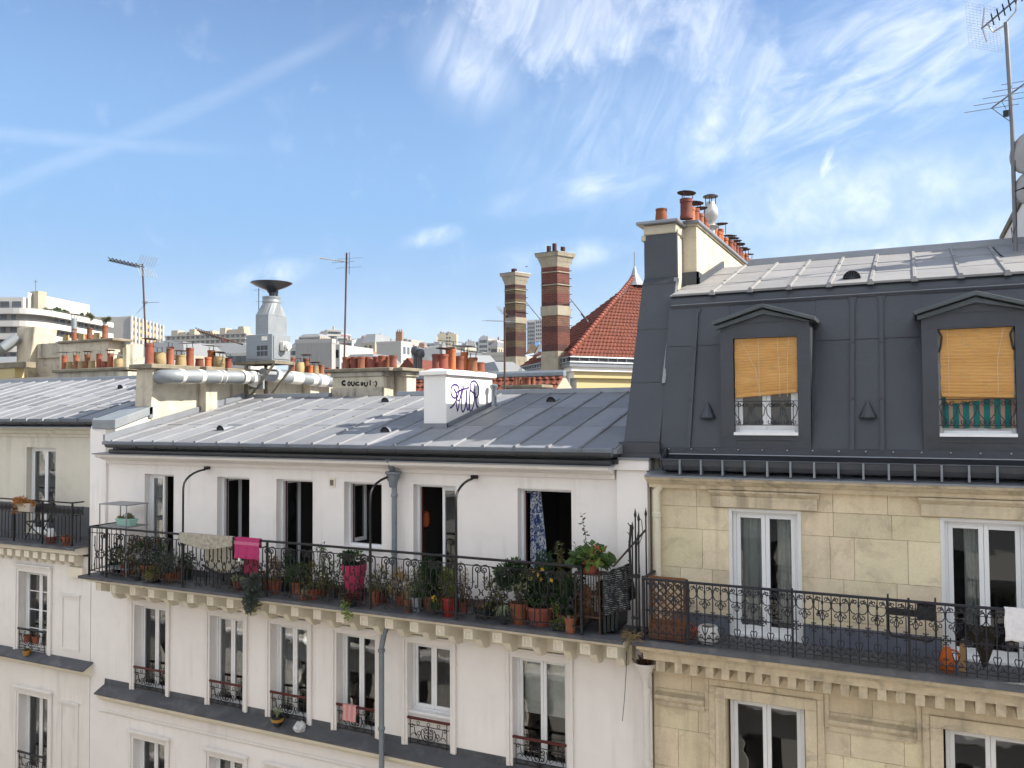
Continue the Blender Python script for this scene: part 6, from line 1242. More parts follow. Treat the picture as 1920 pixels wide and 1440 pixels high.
def blind(label, x0, x1, z1, zl, zr, y, cords):
    t = thing('bamboo_blind', label, 'blind', ((x0 + x1) / 2, y, zl)); n = 40
    for k in range(1):
        m = MB(); V = []
        for j in range(n + 1):
            for i in range(9):
                u = i / 8; zb = zl + (zr - zl) * u; z = z1 + (zb - z1) * j / n; V.append((x0 + (x1 - x0) * u + .004 * math.sin(j * .9), y + (.003 if j % 2 else 0) + .012 * math.sin(u * 3.1) + .01 * math.sin(j * .35), z))
        m.add(V, [(j * 9 + i, (j + 1) * 9 + i, (j + 1) * 9 + i + 1, j * 9 + i + 1) for j in range(n) for i in range(8)]); o = m.build('slat_sheet', BAMB, t); sd = o.modifiers.new('t', 'SOLIDIFY'); sd.thickness = .006
    m = MB(); m.hexa([(x0, y - .02, zl - .045), (x1, y - .02, zr - .045), (x1, y + .02, zr - .045), (x0, y + .02, zl - .045), (x0, y - .02, zl + .012), (x1, y - .02, zr + .012), (x1, y + .02, zr + .012), (x0, y + .02, zl + .012)]); m.build('bottom_roll', BAMB, t, bevel=.012)
    for c in cords: m = MB(); m.tube([(c[0], y - .012, z1), (c[1], y - .016, (z1 + zl) / 2 if len(c) < 3 else c[2]), (c[1] + (.0 if len(c) < 4 else c[3]), y - .022, zl - .03)], .003, 4); m.build('cord', CORD, t)
    return t
blind('honey bamboo roll blind hanging askew in the left dormer', -2.465, -1.545, 1.085, .215, .29, 13.02, [(-2.38, -2.15, .6, .07), (-2.11, -2.10), (-1.83, -1.80, .5), (-1.66, -1.69, .6)])
blind('orange bamboo roll blind in the right dormer', .36, 1.24, 1.095, .20, .17, 13.02, [(.45, .46), (1.13, 1.05)])
STRIPE = fabric('teal_striped_cotton', (.02, .16, .15), (.35, .22, .17), 0, 8, .62)
cloth('curtain', 'teal curtain with brown stripes below the right dormer blind', 'curtain', .36, 1.24, -.28, .25, 13.06, STRIPE, fold=.03, seed=15, over=False)
m = MB(); m.hexa([(.42, 13.03, .05), (1.2, 13.03, .155), (1.2, 13.035, .155), (.42, 13.035, .05), (.42, 13.03, .15), (1.2, 13.03, .17), (1.2, 13.035, .17), (.42, 13.035, .15)]); tag(m.build('blind_flap', BAMB, None, org=(.8, 13.03, .1)), 'loose slanting strip of bamboo under the right dormer blind', 'blind flap')
for x, s in ((.345, 1), (1.245, -1)):
    m = MB(); m.tube([(x, 13.0, 1.08), (x + s * .04, 12.99, 1.0), (x + s * .02, 12.99, .85), (x, 13.0, .78)], .014, 5); m.build('blind_bracket', IRON, DR2)
def curtain(label, x0, x1, z0, z1, y, mt, fold=.035, seed=1, taper=None):
    r = random.Random(seed); m = MB(); V = []; nx, nz = 26, 10; ph = r.uniform(0, 6)
    for j in range(nz + 1):
        v = j / nz
        for i in range(nx + 1):
            u = i / nx; xx1 = x1 if not taper else x1 + (taper - x1) * v; x = x0 + (xx1 - x0) * u; V.append((x, y + fold * math.sin(u * 26 + ph + .6 * math.sin(v * 4)) * (.6 + .4 * v), z1 + (z0 - z1) * v))
    m.add(V, [(j * (nx + 1) + i, (j + 1) * (nx + 1) + i, (j + 1) * (nx + 1) + i + 1, j * (nx + 1) + i + 1) for j in range(nz) for i in range(nx)])
    return tag(m.build('curtain', mt, None, smooth=True, org=(x0, y, z1)), label, 'curtain')
SHEER = leafmat('sheer_white', (.62, .64, .62), .05, .35)
a, b, c, d = RTOP[0]
curtain('white sheer curtain behind the left pane of the stone balcony door', a + .1, (a + b) / 2 - .03, c, d, 13.32, SHEER, .03, 2); curtain('white sheer curtain behind the right pane of the stone balcony door', (a + b) / 2 + .14, b - .08, c, d, 13.32, SHEER, .035, 3)
a, b, c, d = RTOP[1]
curtain('narrow white curtain in the balcony door at the right edge', a + .30, a + .52, c, d, 13.32, SHEER, .03, 4)
FLOR = bpy.data.materials.new('blue_floral_cotton'); FLOR.use_nodes = True; _t = NT(FLOR.node_tree); _p = _t.n('ShaderNodeNewGeometry').outputs['Position']
_f = _t.ramp(_t.noise(_p, 13, 3, .6, 1.2), .46, .54); _c = _t.mix(_f, (.03, .055, .16), (.55, .57, .60)); _c = _t.mix(_t.ramp(_t.noise(_p, 24, 2, .5, .8), .55, .62), _c, (.05, .10, .24)); _b = _t.n('ShaderNodeBsdfPrincipled'); _t.link(_c, _b.inputs['Base Color']); _b.inputs['Roughness'].default_value = .9; _o = _t.n('ShaderNodeOutputMaterial'); _t.link(_b.outputs[0], _o.inputs[0])
a, b, c, d = TOPW[5]; curtain('blue and white floral curtain gathered in the last open window', a + .12, a + .32, c + .1, d - .02, 13.28, FLOR, .03, 5, a + .52)
PATT = bpy.data.materials.new('brown_ring_cotton'); PATT.use_nodes = True; _t = NT(PATT.node_tree); _p = _t.n('ShaderNodeNewGeometry').outputs['Position']; _v = _t.n('ShaderNodeTexVoronoi'); _t.link(_t.vmath('MULTIPLY', _p, (1, .01, 1)), _v.inputs['Vector']); _v.inputs['Scale'].default_value = 7.0; _v.inputs['Randomness'].default_value = .25
_k = _t.ramp(_v.outputs['Distance'], .30, .36); _z2 = _t.sep(_p)[2]; _k = _t.math('MAXIMUM', _k, _t.ramp(_z2, -2.05, -1.95)); _c = _t.mix(_k, (.27, .19, .13), (.50, .44, .36)); _b = _t.n('ShaderNodeBsdfPrincipled'); _t.link(_c, _b.inputs['Base Color']); _b.inputs['Roughness'].default_value = .9; _o = _t.n('ShaderNodeOutputMaterial'); _t.link(_b.outputs[0], _o.inputs[0])
a, b, c, d = TOPW[0]; curtain('beige curtain printed with brown rings in the first window', a + .07, a + .44, c + .05, d - .05, 13.24, PATT, .008, 6)
REDC = fabric('dark_red_curtain', (.16, .012, .02)); GREYC = fabric('grey_curtain', (.22, .20, .22))
a, b, c, d = LOWW[1]; curtain('dark red curtain in the second window below the balcony', a + .1, b - .06, c + .05, d - .05, 13.36, REDC, .04, 7)
a, b, c, d = LOWW[2]; curtain('grey curtain in the left half of the third lower window', a + .1, (a + b) / 2 - .02, c + .3, d - .05, 13.36, GREYC, .04, 8); curtain('dark red curtain in the right half of the third lower window', (a + b) / 2 + .1, b - .06, c + .05, d - .05, 13.38, REDC, .04, 9)
a, b, c, d = LOWW[5]; o = MB(); o.box(a + .08, b - .08, 13.33, 13.335, -5.28, d - .06); tag(o.build('roller_blind', fabric('pale_blind', (.62, .62, .58)), None, org=(a, 13.33, -5.28)), 'pale roller blind half drawn in the last lower window', 'blind')
a, b, c, d = LWIN[1]; curtain('red patterned curtain in the bottom left window', a + .5, b - .06, c + .9, d - .7, 13.36, REDC, .03, 10)
a, b, c, d = LOWW[4]; curtain('grey drape behind the shorter fifth lower window', b - .3, b - .06, -5.5, d - .05, 13.36, GREYC, .03, 11, b - .5)
q = PY(798, 975, 13.5); m = MB(); m.lathe([(.01, .18), (.07, .14), (.09, 0), (.06, -.12), (.01, -.14)], (q.x, 13.5, q.z), 12); tag(m.build('paper_lantern', mat('orange_paper', (.45, .10, .03), .8), None, smooth=True, org=(q.x, 13.5, q.z)), 'orange lantern hanging inside the fifth open window', 'lantern')
# ================================================================== ANTENNAS
def rods(m, c, d, boom, n, half, r=.006, spread=None, tilt=None):
    """yagi: boom from c along d (unit) with n cross rods along direction tilt"""
    c, d, tl = Vector(c), Vector(d).normalized(), Vector(tilt).normalized()
    for k in range(n): p = c + d * boom * k / max(1, n - 1); h = half * (1 - .25 * k / n); m.tube([p - tl * h, p + tl * h], r, 4)
def wallY(px, py, Y): return PY(px, py, Y)
# left antenna on the long stack
b, tp = PY(276, 676, 14.05), PY(267, 495, 14.05)
t = thing('tv_antenna', 'rusty antenna mast with long comb-like aerial rising from the long chimney stack', 'antenna', tuple(b))
m = MB(); m.tube([b + Vector((0, 0, -.3)), tp], .022, 8); m.build('mast', RUST, t, smooth=True)
e = PY(214, 488, 14.05); e = Vector((e.x, e.y - .1, e.z)); bs = PY(270, 501, 14.05)
m = MB(); m.tube([bs, e], .014, 6); m.build('boom', GREYM, t)
for k in range(8):
    p = bs + (e - bs) * (.18 + .82 * k / 7); m = MB()
    for s in (-1, 1): m.tube([p + Vector((0, -.07, .05 * s)), p + Vector((0, .07, -.05 * s))], .012, 4)
    m.tube([p + Vector((0, 0, -.05)), p + Vector((0, 0, .02))], .016, 4); m.build('director', IRON, t)
m = MB(); c = bs + Vector((.05, 0, .0))
for s in (1, -1):
    for k in range(7): z = c.z + s * (.03 + .035 * k); x = c.x + .02 * k; m.tube([(x, c.y - .25, z), (x, c.y + .25, z)], .0035, 3)
    for k in range(7): y = c.y - .24 + .08 * k; m.tube([(c.x, y, c.z + s * .02), (c.x + .13, y, c.z + s * .25)], .0035, 3)
m.build('grid_reflector', ALU, t)
q = PY(272, 567, 14.05); m = MB(); m.tube([q + Vector((-.08, 0, 0)), q + Vector((.42, .05, -.02))], .007, 4); m.tube([q + Vector((0, 0, -.04)), q + Vector((-.28, 0, -.25))], .005, 4); m.box(q.x - .05, q.x + .05, q.y - .03, q.y + .03, q.z - .03, q.z + .03); m.build('cross_rod', GREYM, t)
# centre antenna on the COUCOU stack
b, tp = PY(645, 690, 17.2), PY(650, 474, 17.2)
t = thing('tv_antenna', 'slim antenna mast standing on the COUCOU chimney stack', 'antenna', tuple(b))
m = MB(); m.tube([b + Vector((0, 0, -.1)), tp], .024, 8); m.build('mast', RUST, t, smooth=True)
e, bs = PY(600, 484, 17.2), PY(656, 492, 17.2); m = MB(); m.tube([bs, e], .014, 5); m.build('boom', ALU, t)
for k in range(9): p = bs + (e - bs) * (.2 + .8 * k / 8); m = MB(); m.tube([p + Vector((0, -.10, .015)), p + Vector((0, .10, -.015))], .009, 4); m.build('director', ALU, t)
for (x0, y0, x1, y1) in ((632, 486, 680, 483), (622, 493, 665, 490), (630, 503, 678, 500)): m = MB(); m.tube([PY(x0, y0, 17.2), PY(x1, y1, 17.2)], .005, 4); m.build('element', GREYM, t)
m = MB(); m.tube([PY(655, 473, 17.2), PY(655, 514, 17.2)], .012, 5); m.build('element', GREYM, t)
# toppled aerial by the fan unit
t = thing('fallen_antenna', 'toppled dark aerial leaning across to the fan unit', 'antenna', tuple(PX(450, 645, -16.4)))
m = MB(); m.tube([PX(455, 646, -16.4), PX(412, 632, -16.4), PX(370, 619, -16.5)], .02, 5)
m.build('boom', RUST, t)
for k in range(9): p = PX(372 + 5 * k, 620 + 1.6 * k, -16.5); m = MB(); m.tube([p + Vector((0, -.1, .07)), p + Vector((0, .1, -.07))], .012, 4); m.build('director', IRON, t)
t = thing('tv_antenna', 'thin horizontal rods of an aerial behind the cone cowl', 'antenna', tuple(PX(486, 575, -16.6)))
m = MB(); m.tube([PX(485, 630, -16.6), PX(485, 540, -16.6)], .012, 5); m.build('mast', GREYM, t)
for (x0, y0, x1, y1) in ((476, 544, 535, 541), (492, 546, 524, 544), (480, 565, 533, 568)): m = MB(); m.tube([PX(x0, y0, -16.6), PX(x1, y1, -16.6)], .006, 4); m.build('element', GREYM, t)
# antenna behind the ridge, before the first brick stack
b, tp = PY(946, 752, 19.0), PY(946, 576, 19.0)
t = thing('tv_antenna', 'antenna mast with small aerials in front of the left brick chimney', 'antenna', tuple(b))
m = MB(); m.tube([b + Vector((0, 0, -1.5)), tp], .026, 8); m.build('mast', RUST, t, smooth=True)
for (x0, y0, x1, y1, n, hl) in ((958, 603, 912, 601, 8, .16), (946, 590, 934, 575, 7, .10)):
    A, B = PY(x0, y0, 19.0), PY(x1, y1, 19.0); m = MB(); m.tube([A, B], .012, 5); m.build('boom', ALU, t); m = MB(); rods(m, A, B - A, (B - A).length, n, hl, .006, tilt=(.5, 1, .1)); m.build('elements', GREYM, t)
m = MB(); c = PY(952, 603, 19.0)
for k in range(6): m.tube([c + Vector((.04 * k, -.1, -.16)), c + Vector((.04 * k, .1, .16))], .005, 3); m.tube([c + Vector((0, -.1, -.15 + .06 * k)), c + Vector((.2, .1, -.15 + .06 * k))], .005, 3)
m.build('grid_reflector', GREYM, t)
# big antenna at the right edge
AY = 15.9; b, tp = PY(1904, 490, AY), PY(1886, 42, AY)
t = thing('tv_antenna', 'tall grey antenna mast with two dishes on the mansard roof at the right edge', 'antenna', tuple(b))
m = MB(); m.tube([b + Vector((0, 0, -.25)), PY(1903, 420, AY), PY(1898, 240, AY), tp], .035, 8); m.build('mast', GREYM, t, smooth=True)
m = MB(); m.tube([PY(1888, 45, AY), PY(1862, 60, AY), PY(1855, 50, AY), PY(1850, 42, AY)], .016, 6); m.tube([PY(1888, 40, AY), PY(1904, 22, AY), PY(1907, 4, AY), PY(1902, -6, AY)], .016, 6); m.build('support_arm', ALU, t, smooth=True)
A, B = PY(1840, 54, AY), PY(1925, -18, AY); m = MB(); m.tube([A, B], .016, 6); m.build('boom', GREYM, t)
for k in range(7): p = A + (B - A) * (.25 + .75 * k / 6); m = MB(); m.tube([p + Vector((-.03, -.12, .05)), p + Vector((.03, .12, -.05))], .013, 4); m.tube([p + Vector((0, -.12, -.05)), p + Vector((0, .12, .05))], .013, 4); m.build('director', IRON, t)
c = PY(1842, 52, AY)
for s, top, bot in ((1, (-.02, .42), (0, .02)), (-1, (.03, -.36), (0, -.02))):
    m = MB(); 
    for k in range(9): v = k / 8; x = c.x + bot[0] + (top[0] - bot[0]) * v - .02; z = c.z + bot[1] + (top[1] - bot[1]) * v; m.tube([(x - .22, c.y - .18, z), (x + .30, c.y + .32, z)], .002, 3)
    for k in range(10): u = k / 9; x = c.x - .24 + .52 * u; y = c.y - .18 + .5 * u; m.tube([(x, y, c.z + bot[1]), (x + top[0] - bot[0], y, c.z + top[1])], .002, 3)
    m.build('grid_reflector', ALU, t)
m = MB(); m.tube([PY(1846, 14, AY), PY(1842, 52, AY), PY(1850, 78, AY)], .014, 5); m.build('reflector_spine', ALU, t)
A, B = PY(1859, 203, AY), PY(1930, 150, AY); m = MB(); m.tube([A, B], .014, 6); m.build('boom', GREYM, t)
for k in range(5): p = A + (B - A) * k / 4; m = MB(); m.tube([p + Vector((-.40, 0, -.01)), p + Vector((.40, .02, .01))], .006, 4); m.build('element', GREYM, t)
m = MB(); m.tube([PY(1861, 204, AY), PY(1900, 232, AY)], .008, 4); m.build('stay', GREYM, t)
q = PY(1886, 213, AY); m = MB(); m.box(q.x - .04, q.x + .04, q.y - .03, q.y + .03, q.z - .05, q.z + .05); m.tube([PY(1878, 190, AY), PY(1886, 203, AY), q], .005, 4); m.build('junction_box', IRON, t)
DISH = mat('grey_dish', (.30, .30, .30), .5, .12, 3, streak=.3, dirt=(.25, .25, .25))
for (px, py, rw) in ((1938, 283, .38), (1935, 350, .29)):
    c = PY(px, py, AY - .15); ax = Vector((.55, .80, -.12)).normalized(); m = MB(); prof = [(rw * k / 7, -.20 * rw * (1 - (k / 7) ** 2) * -1) for k in range(8)]
    prof = [(max(.001, r_), -h + .0) for r_, h in prof]; m.lathe(prof[::-1], c, 26, ax, cap0=False, cap1=False); o = m.build('dish', DISH, t, smooth=True); sd = o.modifiers.new('t', 'SOLIDIFY'); sd.thickness = .012
    m = MB(); m.box(c.x - .05, c.x + .05, c.y - .22, c.y - .10, c.z - .12, c.z + .10); m.tube([c + Vector((0, -.1, 0)), Vector((PY(1903, py, AY).x, AY, c.z - .02))], .03, 6); m.build('dish_bracket', IRON, t)
m = MB(); pts = [PY(1903, 300, AY - .05), PY(1906, 420, AY - .05), PY(1900, 440, AY - .05), PY(1896, 426, AY - .05), PY(1899, 455, AY - .05)]; m.tube(pts, .007, 4); m.tube([PY(1902, 478, AY - .3), PY(1890, 486, AY - .6), PY(1875, 478, AY - .5), PY(1862, 464, AY - .2)], .012, 4); m.build('cable', IRON, t)

# ================================================================== GROUND AND HILL
def hz(x, y):
    r = math.hypot(x, y); s = min(1, max(0, (r - 70) / 900)); s = s * s * (3 - 2 * s); return GROUND + 66 * s * (1 if y > 0 else .3)
m = MB(); rs_ = [0, 15, 30, 60, 100, 160, 240, 340, 460, 600, 780, 1000, 1250]; na = 48; V = [(0, 0, GROUND)]
for r_ in rs_[1:]:
    for k in range(na): a = 2 * math.pi * k / na; x, y = r_ * math.sin(a), r_ * math.cos(a); V.append((x, y, hz(x, y)))
fs = [(0, 1 + (k + 1) % na, 1 + k) for k in range(na)]
for i in range(len(rs_) - 2):
    o_ = 1 + i * na
    for k in range(na): fs.append((o_ + k, o_ + (k + 1) % na, o_ + na + (k + 1) % na, o_ + na + k))
m.add(V, [f[::-1] for f in fs]); tag(m.build('ground', mat('city_ground', (.16, .15, .14), .95, .3, .02, 0), None), kind='structure')
m = MB(); m.box(-60, 40, 3.2, 10.2, GROUND + .004, GROUND + .02); tag(m.build('road', mat('asphalt', (.05, .05, .052), .9, .15, .5), None), kind='structure')
m = MB(); m.box(-60, 40, .2, 3.2, GROUND + .004, GROUND + .15); tag(m.build('pavement', mat('paving', (.25, .24, .23), .9, .12, 1), None), kind='structure'); m = MB(); m.box(-60, 40, 10.2, 12.99, GROUND + .004, GROUND + .15); tag(m.build('pavement', MATS['paving'], None), kind='structure')
# the opposite side of the street: the house the photograph was taken from (seen mirrored in the panes)
OB = thing('opposite_building', 'pale facade across the street, mirrored in the window panes', 'building', (-10, -6, GROUND))
ops = [(x, x + 1.1, z, z + 2.0) for z in (-18.5, -15.4, -12.3, -9.2, -6.1, -3.0) for x in [-44 + 2.6 * k for k in range(25)] if not (-2.5 < x < 1.5 and z > -4)]
o = wall(-46, 22, GROUND, .6, -.9, ops, -.25); o.f = [f[::-1] for f in o.f]; o.build('facade_wall', mat('opposite_plaster', (.70, .65, .57), .9, .06, .6), OB)
m = MB(); m.box(-46, 22, -9, -1.2, GROUND, .5); m.build('core', ROOM, OB); m = MB(); m.prism([(-.9, .6), (-1.0, .75), (-5, 1.6), (-9, .6)], -46, 22, 'x'); m.build('roof', ZINC, OB)
m = MB()
for z in (-3.2, -9.4, -15.6): m.box(-46, 22, -.9, -.55, z, z + .15)
m.build('string_course', TRIMW, OB)

# ================================================================== HOUSES BEHIND
def poly_block(parent, name, pts, z0, z1, mt, bevel=0):   # vertical prism over plan polygon (list of xy)
    m = MB(); m.prism(pts, z0, z1, 'z'); return m.build(name, mt, parent, bevel=bevel)
YEL = mat('pale_yellow_render', (.46, .38, .20), .9, .05, .5, streak=.2, dirt=(.4, .32, .2)); BLUW = mat('bluish_white_render', (.45, .45, .43), .9, .05, .5); CREM = mat('cream_render_far', (.36, .32, .25), .9, .08, .3, objvar=.08, streak=.15)
WHF = mat('white_render_far', (.40, .385, .36), .9, .05, .2, objvar=.06); GRF = mat('grey_render_far', (.28, .275, .265), .9, .08, .2, objvar=.1, streak=.2); BRF = mat('brown_brick_far', (.27, .16, .105), .9, .1, .4, objvar=.08); ZF = mat('zinc_far', (.20, .21, .22), .6, .1, .2, objvar=.15); WINF = mat('far_window', (.06, .07, .085), .25, .2, .3, spec=.5, objvar=.4)
# --- rear roofs behind the left house
RL = thing('rear_building', 'weathered rear house with chimney stacks behind the left zinc roof', 'building', (-26, 22, GROUND))
def yrect(parent, name, px0, px1, py0, py1, Y, dep, mt, bevel=.012, drop=None):
    a, b = PY(px0, py0, Y), PY(px1, py1, Y); z0 = b.z if drop is None else drop; m = MB(); m.box(a.x, b.x, Y, Y + dep, z0, a.z); return m.build(name, mt, parent, bevel=bevel)
s1 = yrect(RL, 'chimney_stack', 103, 228, 697, 720, 20.0, .8, CONC, drop=-.5); a, b = PY(97, 697, 19.9), PY(238, 690, 19.9)
m = MB(); m.box(a.x, b.x, 19.88, 20.95, PY(150, 697, 19.9).z, PY(150, 691, 19.9).z); m.build('stack_cap', CAPM, s1, bevel=.02); zc_ = PY(150, 691, 19.9).z
m = MB(); q = PY(219, 697, 19.95); m.box(q.x, PY(239, 697, 19.95).x, 19.97, 20.9, -.5, PY(219, 697, 19.95).z); m.build('pale_pier', CONCL, s1)
for px, k, h in ((121, 'tall', 'f'), (131, 'ochre2', None), (143, 'tall', 'h'), (153, 'ochre2', None), (164, 'tall', 'h'), (173, 'ochre2', None), (186, 'tall', 'f'), (196, 'short', None), (207, 'tall', 'h'), (222, 'ochre', 'f')): pot(s1, k, PY(px, 690, 20.3).x, 20.3, zc_, h, 1.08)
s2 = yrect(RL, 'chimney_stack', 112, 202, 641, 720, 21.3, .7, CONCL, drop=-.5); a, b = PY(107, 641, 21.2), PY(211, 636, 21.2); zc_ = PY(150, 637, 21.2).z
m = MB(); m.box(a.x, b.x, 21.2, 22.1, PY(150, 642, 21.2).z, zc_); m.build('stack_cap', CAPM, s2, bevel=.02)
for px, k, h, s in ((124, 'ochre2', None, 1), (139, 'tall', None, 1), (153, 'ochre2', None, 1), (168, 'tall', None, 1), (182, 'ochre2', None, 1), (197, 'tall', None, 1.1), (147, 'mid', None, .9), (162, 'mid', None, .8)): pot(s2, k, PY(px, 636, 21.6).x, 21.6 + (.25 if s < 1 else 0), zc_, h, s)
q = PY(139, 615, 21.6); m = MB(); m.lathe([(.10, 0), (.10, .55)], (q.x, 21.6, zc_ + .35), 12); m.build('steel_flue', GALV, s2, smooth=True); inst('pot_cowl', HOOD, s2, (q.x, 21.6, zc_ + .95))
yrect(RL, 'grey_stack', 48, 112, 646, 720, 22.2, .9, CONC, drop=-1); yrect(RL, 'upper_stack', 70, 112, 645, 670, 22.1, .09, CONC); yrect(RL, 'rear_pier', 207, 236, 646, 720, 21.9, .8, CONC, drop=-1); yrect(RL, 'rear_pier', 230, 237, 652, 720, 21.8, .09, CONCL, drop=-1)
m = MB(); A, B, C_, D_ = PY(30, 683, 21.9), PY(49, 683, 21.9), PY(65, 612, 21.9), PY(32, 612, 21.9); m.prism([(A.x, A.z - 1), (B.x, A.z - 1), (C_.x + .02, C_.z), (D_.x, C_.z)], 21.9, 22.9, 'y'); m.build('leaning_stack', CONCL, RL, bevel=.02)
m = MB(); m.tube([PY(-20, 668, 21.4), PY(10, 650, 21.4), PY(33, 632, 21.8)], .22, 14); m.build('duct', GALV, RL, smooth=True)
yrect(RL, 'yellow_wall', -60, 27, 689, 725, 21.0, .4, YEL, drop=-6); yrect(RL, 'wall_coping', -60, 45, 683, 689, 20.95, .5, CAPM); yrect(RL, 'rear_wall', -150, 270, 715, 760, 20.9, 5, CREM, drop=GROUND)
# --- low red-tiled roof behind the white house
TILE = mat('clay_tile', (.125, .036, .022), .85, .22, 1.6, .14, 20, .3, 30, stain=.25, dirt=(.12, .06, .045))
def tiled(parent, A, B, C, D, rows, step, name='roof_tiles'):
    """tiled slope: eave A-B, top D-C (D above A); stepped courses of rolled tiles, one mesh"""
    A, B, C, D = map(Vector, (A, B, C, D)); n = (B - A).cross(D - A).normalized(); m = MB()
    for j in range(rows):
        u0, u1 = j / rows, (j + 1) / rows; a0, b0 = A.lerp(D, u0), B.lerp(C, u0); a1, b1 = A.lerp(D, u1), B.lerp(C, u1); L = (b0 - a0).length
        k = max(1, int(L / step)); off = .5 * (j % 2)
        for i in range(k + 1):
            t0, t1 = max(0, (i - off) / k), min(1, (i + 1 - off) / k)
            if t1 <= t0: continue
            tm = (t0 + t1 * 1.6) / 2.6; tk = step * .20
            p0, pm, p1 = a0.lerp(b0, t0), a0.lerp(b0, tm), a0.lerp(b0, t1); q0, qm, q1 = a1.lerp(b1, t0), a1.lerp(b1, tm), a1.lerp(b1, t1)
            m.add([p0 + n * tk * .4, pm + n * tk * 1.7, p1 + n * tk * .6, q1 - n * .0, qm + n * tk * .6, q0, p0 - n * .02, p1 - n * .02], [(0, 1, 4, 5), (1, 2, 3, 4), (6, 7, 2, 1, 0)])
    o = m.build(name, TILE, parent); o['kind'] = 'stuff'; return o
TB = thing('tiled_house', 'low house with red clay tile roof just behind the white building ridge', 'building', (-11, 25, GROUND))
zr2 = PY(775, 710, 25.0).z; ze2 = zr2 - 1.6; TX1 = PY(1000, 730, 22.5).x; m = MB(); m.box(-20.5, TX1, 22.6, 27.4, GROUND, ze2 - .05); m.prism([(22.5, ze2 - .02), (25.0, zr2 - .04), (27.5, ze2 - .02)], -20.5, TX1, 'x'); m.build('walls', CREM, TB)
tiled(TB, (-20.5, 22.5, ze2), (TX1, 22.5, ze2), (TX1, 25.0, zr2), (-20.5, 25.0, zr2), 9, .24)
m = MB(); m.tube([(-20.5, 25, zr2 + .03), (TX1, 25, zr2 + .03)], .14, 8); m.build('ridge_capping', PIPEZ, TB)
sX0, sX1 = PY(948, 725, 21.6).x, PY(1010, 725, 21.6).x; sz = PY(975, 723, 21.6).z; m = MB(); m.box(sX0, sX1, 21.6, 22.2, -1, sz - .07); s3 = m.build('chimney_stack', CONC, TB, bevel=.01); m = MB(); m.box(sX0 - .1, sX1 + .15, 21.5, 22.3, sz - .07, sz + .02); m.build('stack_cap', CAPM, s3, bevel=.015)
for px in (967, 976, 985, 993, 998): pot(s3, 'mid', PY(px, 722, 21.85).x, 21.85 + rng.uniform(-.1, .1), sz + .02, None, .72)
# --- red pyramid roof with brick chimneys
HB_ = thing('pavilion_house', 'yellow and white house with a steep red tile pyramid roof and zinc finial', 'building', tuple(Vector((PD(1068, 668, 45).x, PD(1068, 668, 45).y, GROUND))))
cC, cE = PD(1068, 668, 45), PD(975, 689, 56); zE = cC.z; cE.z = zE; cR = PD(1420, 675, 52); cR.z = zE; cB = cE + cR - cC; AP = PD(1190, 519, 53.5)
m = MB(); m.add([cC, cR, cB, cE, AP - Vector((0, 0, .7))], [(0, 1, 4), (1, 2, 4), (2, 3, 4), (3, 0, 4)]); m.build('roof', TILE, HB_)
AP2 = AP - Vector((0, 0, .25))
tiled(HB_, cC, cR, AP2, AP2, 24, .26); tiled(HB_, cE, cC, AP2, AP2, 24, .26)
m = MB(); n = 34
for k in range(n): p, q = cC.lerp(AP, k / n), cC.lerp(AP, (k + 1.15) / n); m.tube([p + Vector((0, 0, .09)), q + Vector((0, 0, .05))], .14, 7, r1=.12)
o = m.build('hip_tiles', TERRA, HB_); o['kind'] = 'stuff'
m = MB(); m.lathe([(.75, -.62), (.52, -.35), (.33, -.05), (.2, .2), (.13, .45), (.08, .6), (.04, .68), (.035, 1.6), (.0, 1.65)], AP, 10, cap0=False, cap1=False); m.build('finial', GALV, HB_)
def inset(p, k): c = (cC + cB) / 2; return p + (c - p).normalized() * k
for nm, A, B, mt in (('white_wall', cE, cC, BLUW), ('yellow_wall', cC, cR, YEL), ('rear_wall', cR, cB, YEL), ('rear_wall', cB, cE, YEL)):
    A1, B1 = inset(A, .9), inset(B, .9); m = MB(); m.quad((A1.x, A1.y, GROUND), (B1.x, B1.y, GROUND), (B1.x, B1.y, zE - .5), (A1.x, A1.y, zE - .5)); m.build(nm, mt, HB_)
for lv, (k0, z0_, z1_, mt) in enumerate(((.02, -.55, -.32, ZTRIM), (.25, -.78, -.55, TRIMW), (.55, -1.15, -.78, YEL))):
    for A, B in ((cE, cC), (cC, cR)):
        A1, B1 = inset(A, k0), inset(B, k0); A2, B2 = inset(A, 1.4), inset(B, 1.4); m = MB()
        m.hexa([(A1.x, A1.y, zE + z0_), (B1.x, B1.y, zE + z0_), (B2.x, B2.y, zE + z0_), (A2.x, A2.y, zE + z0_), (A1.x, A1.y, zE + z1_), (B1.x, B1.y, zE + z1_), (B2.x, B2.y, zE + z1_), (A2.x, A2.y, zE + z1_)]); m.build('cornice_band', TRIMW if (lv == 2 and A is cE) else mt, HB_)
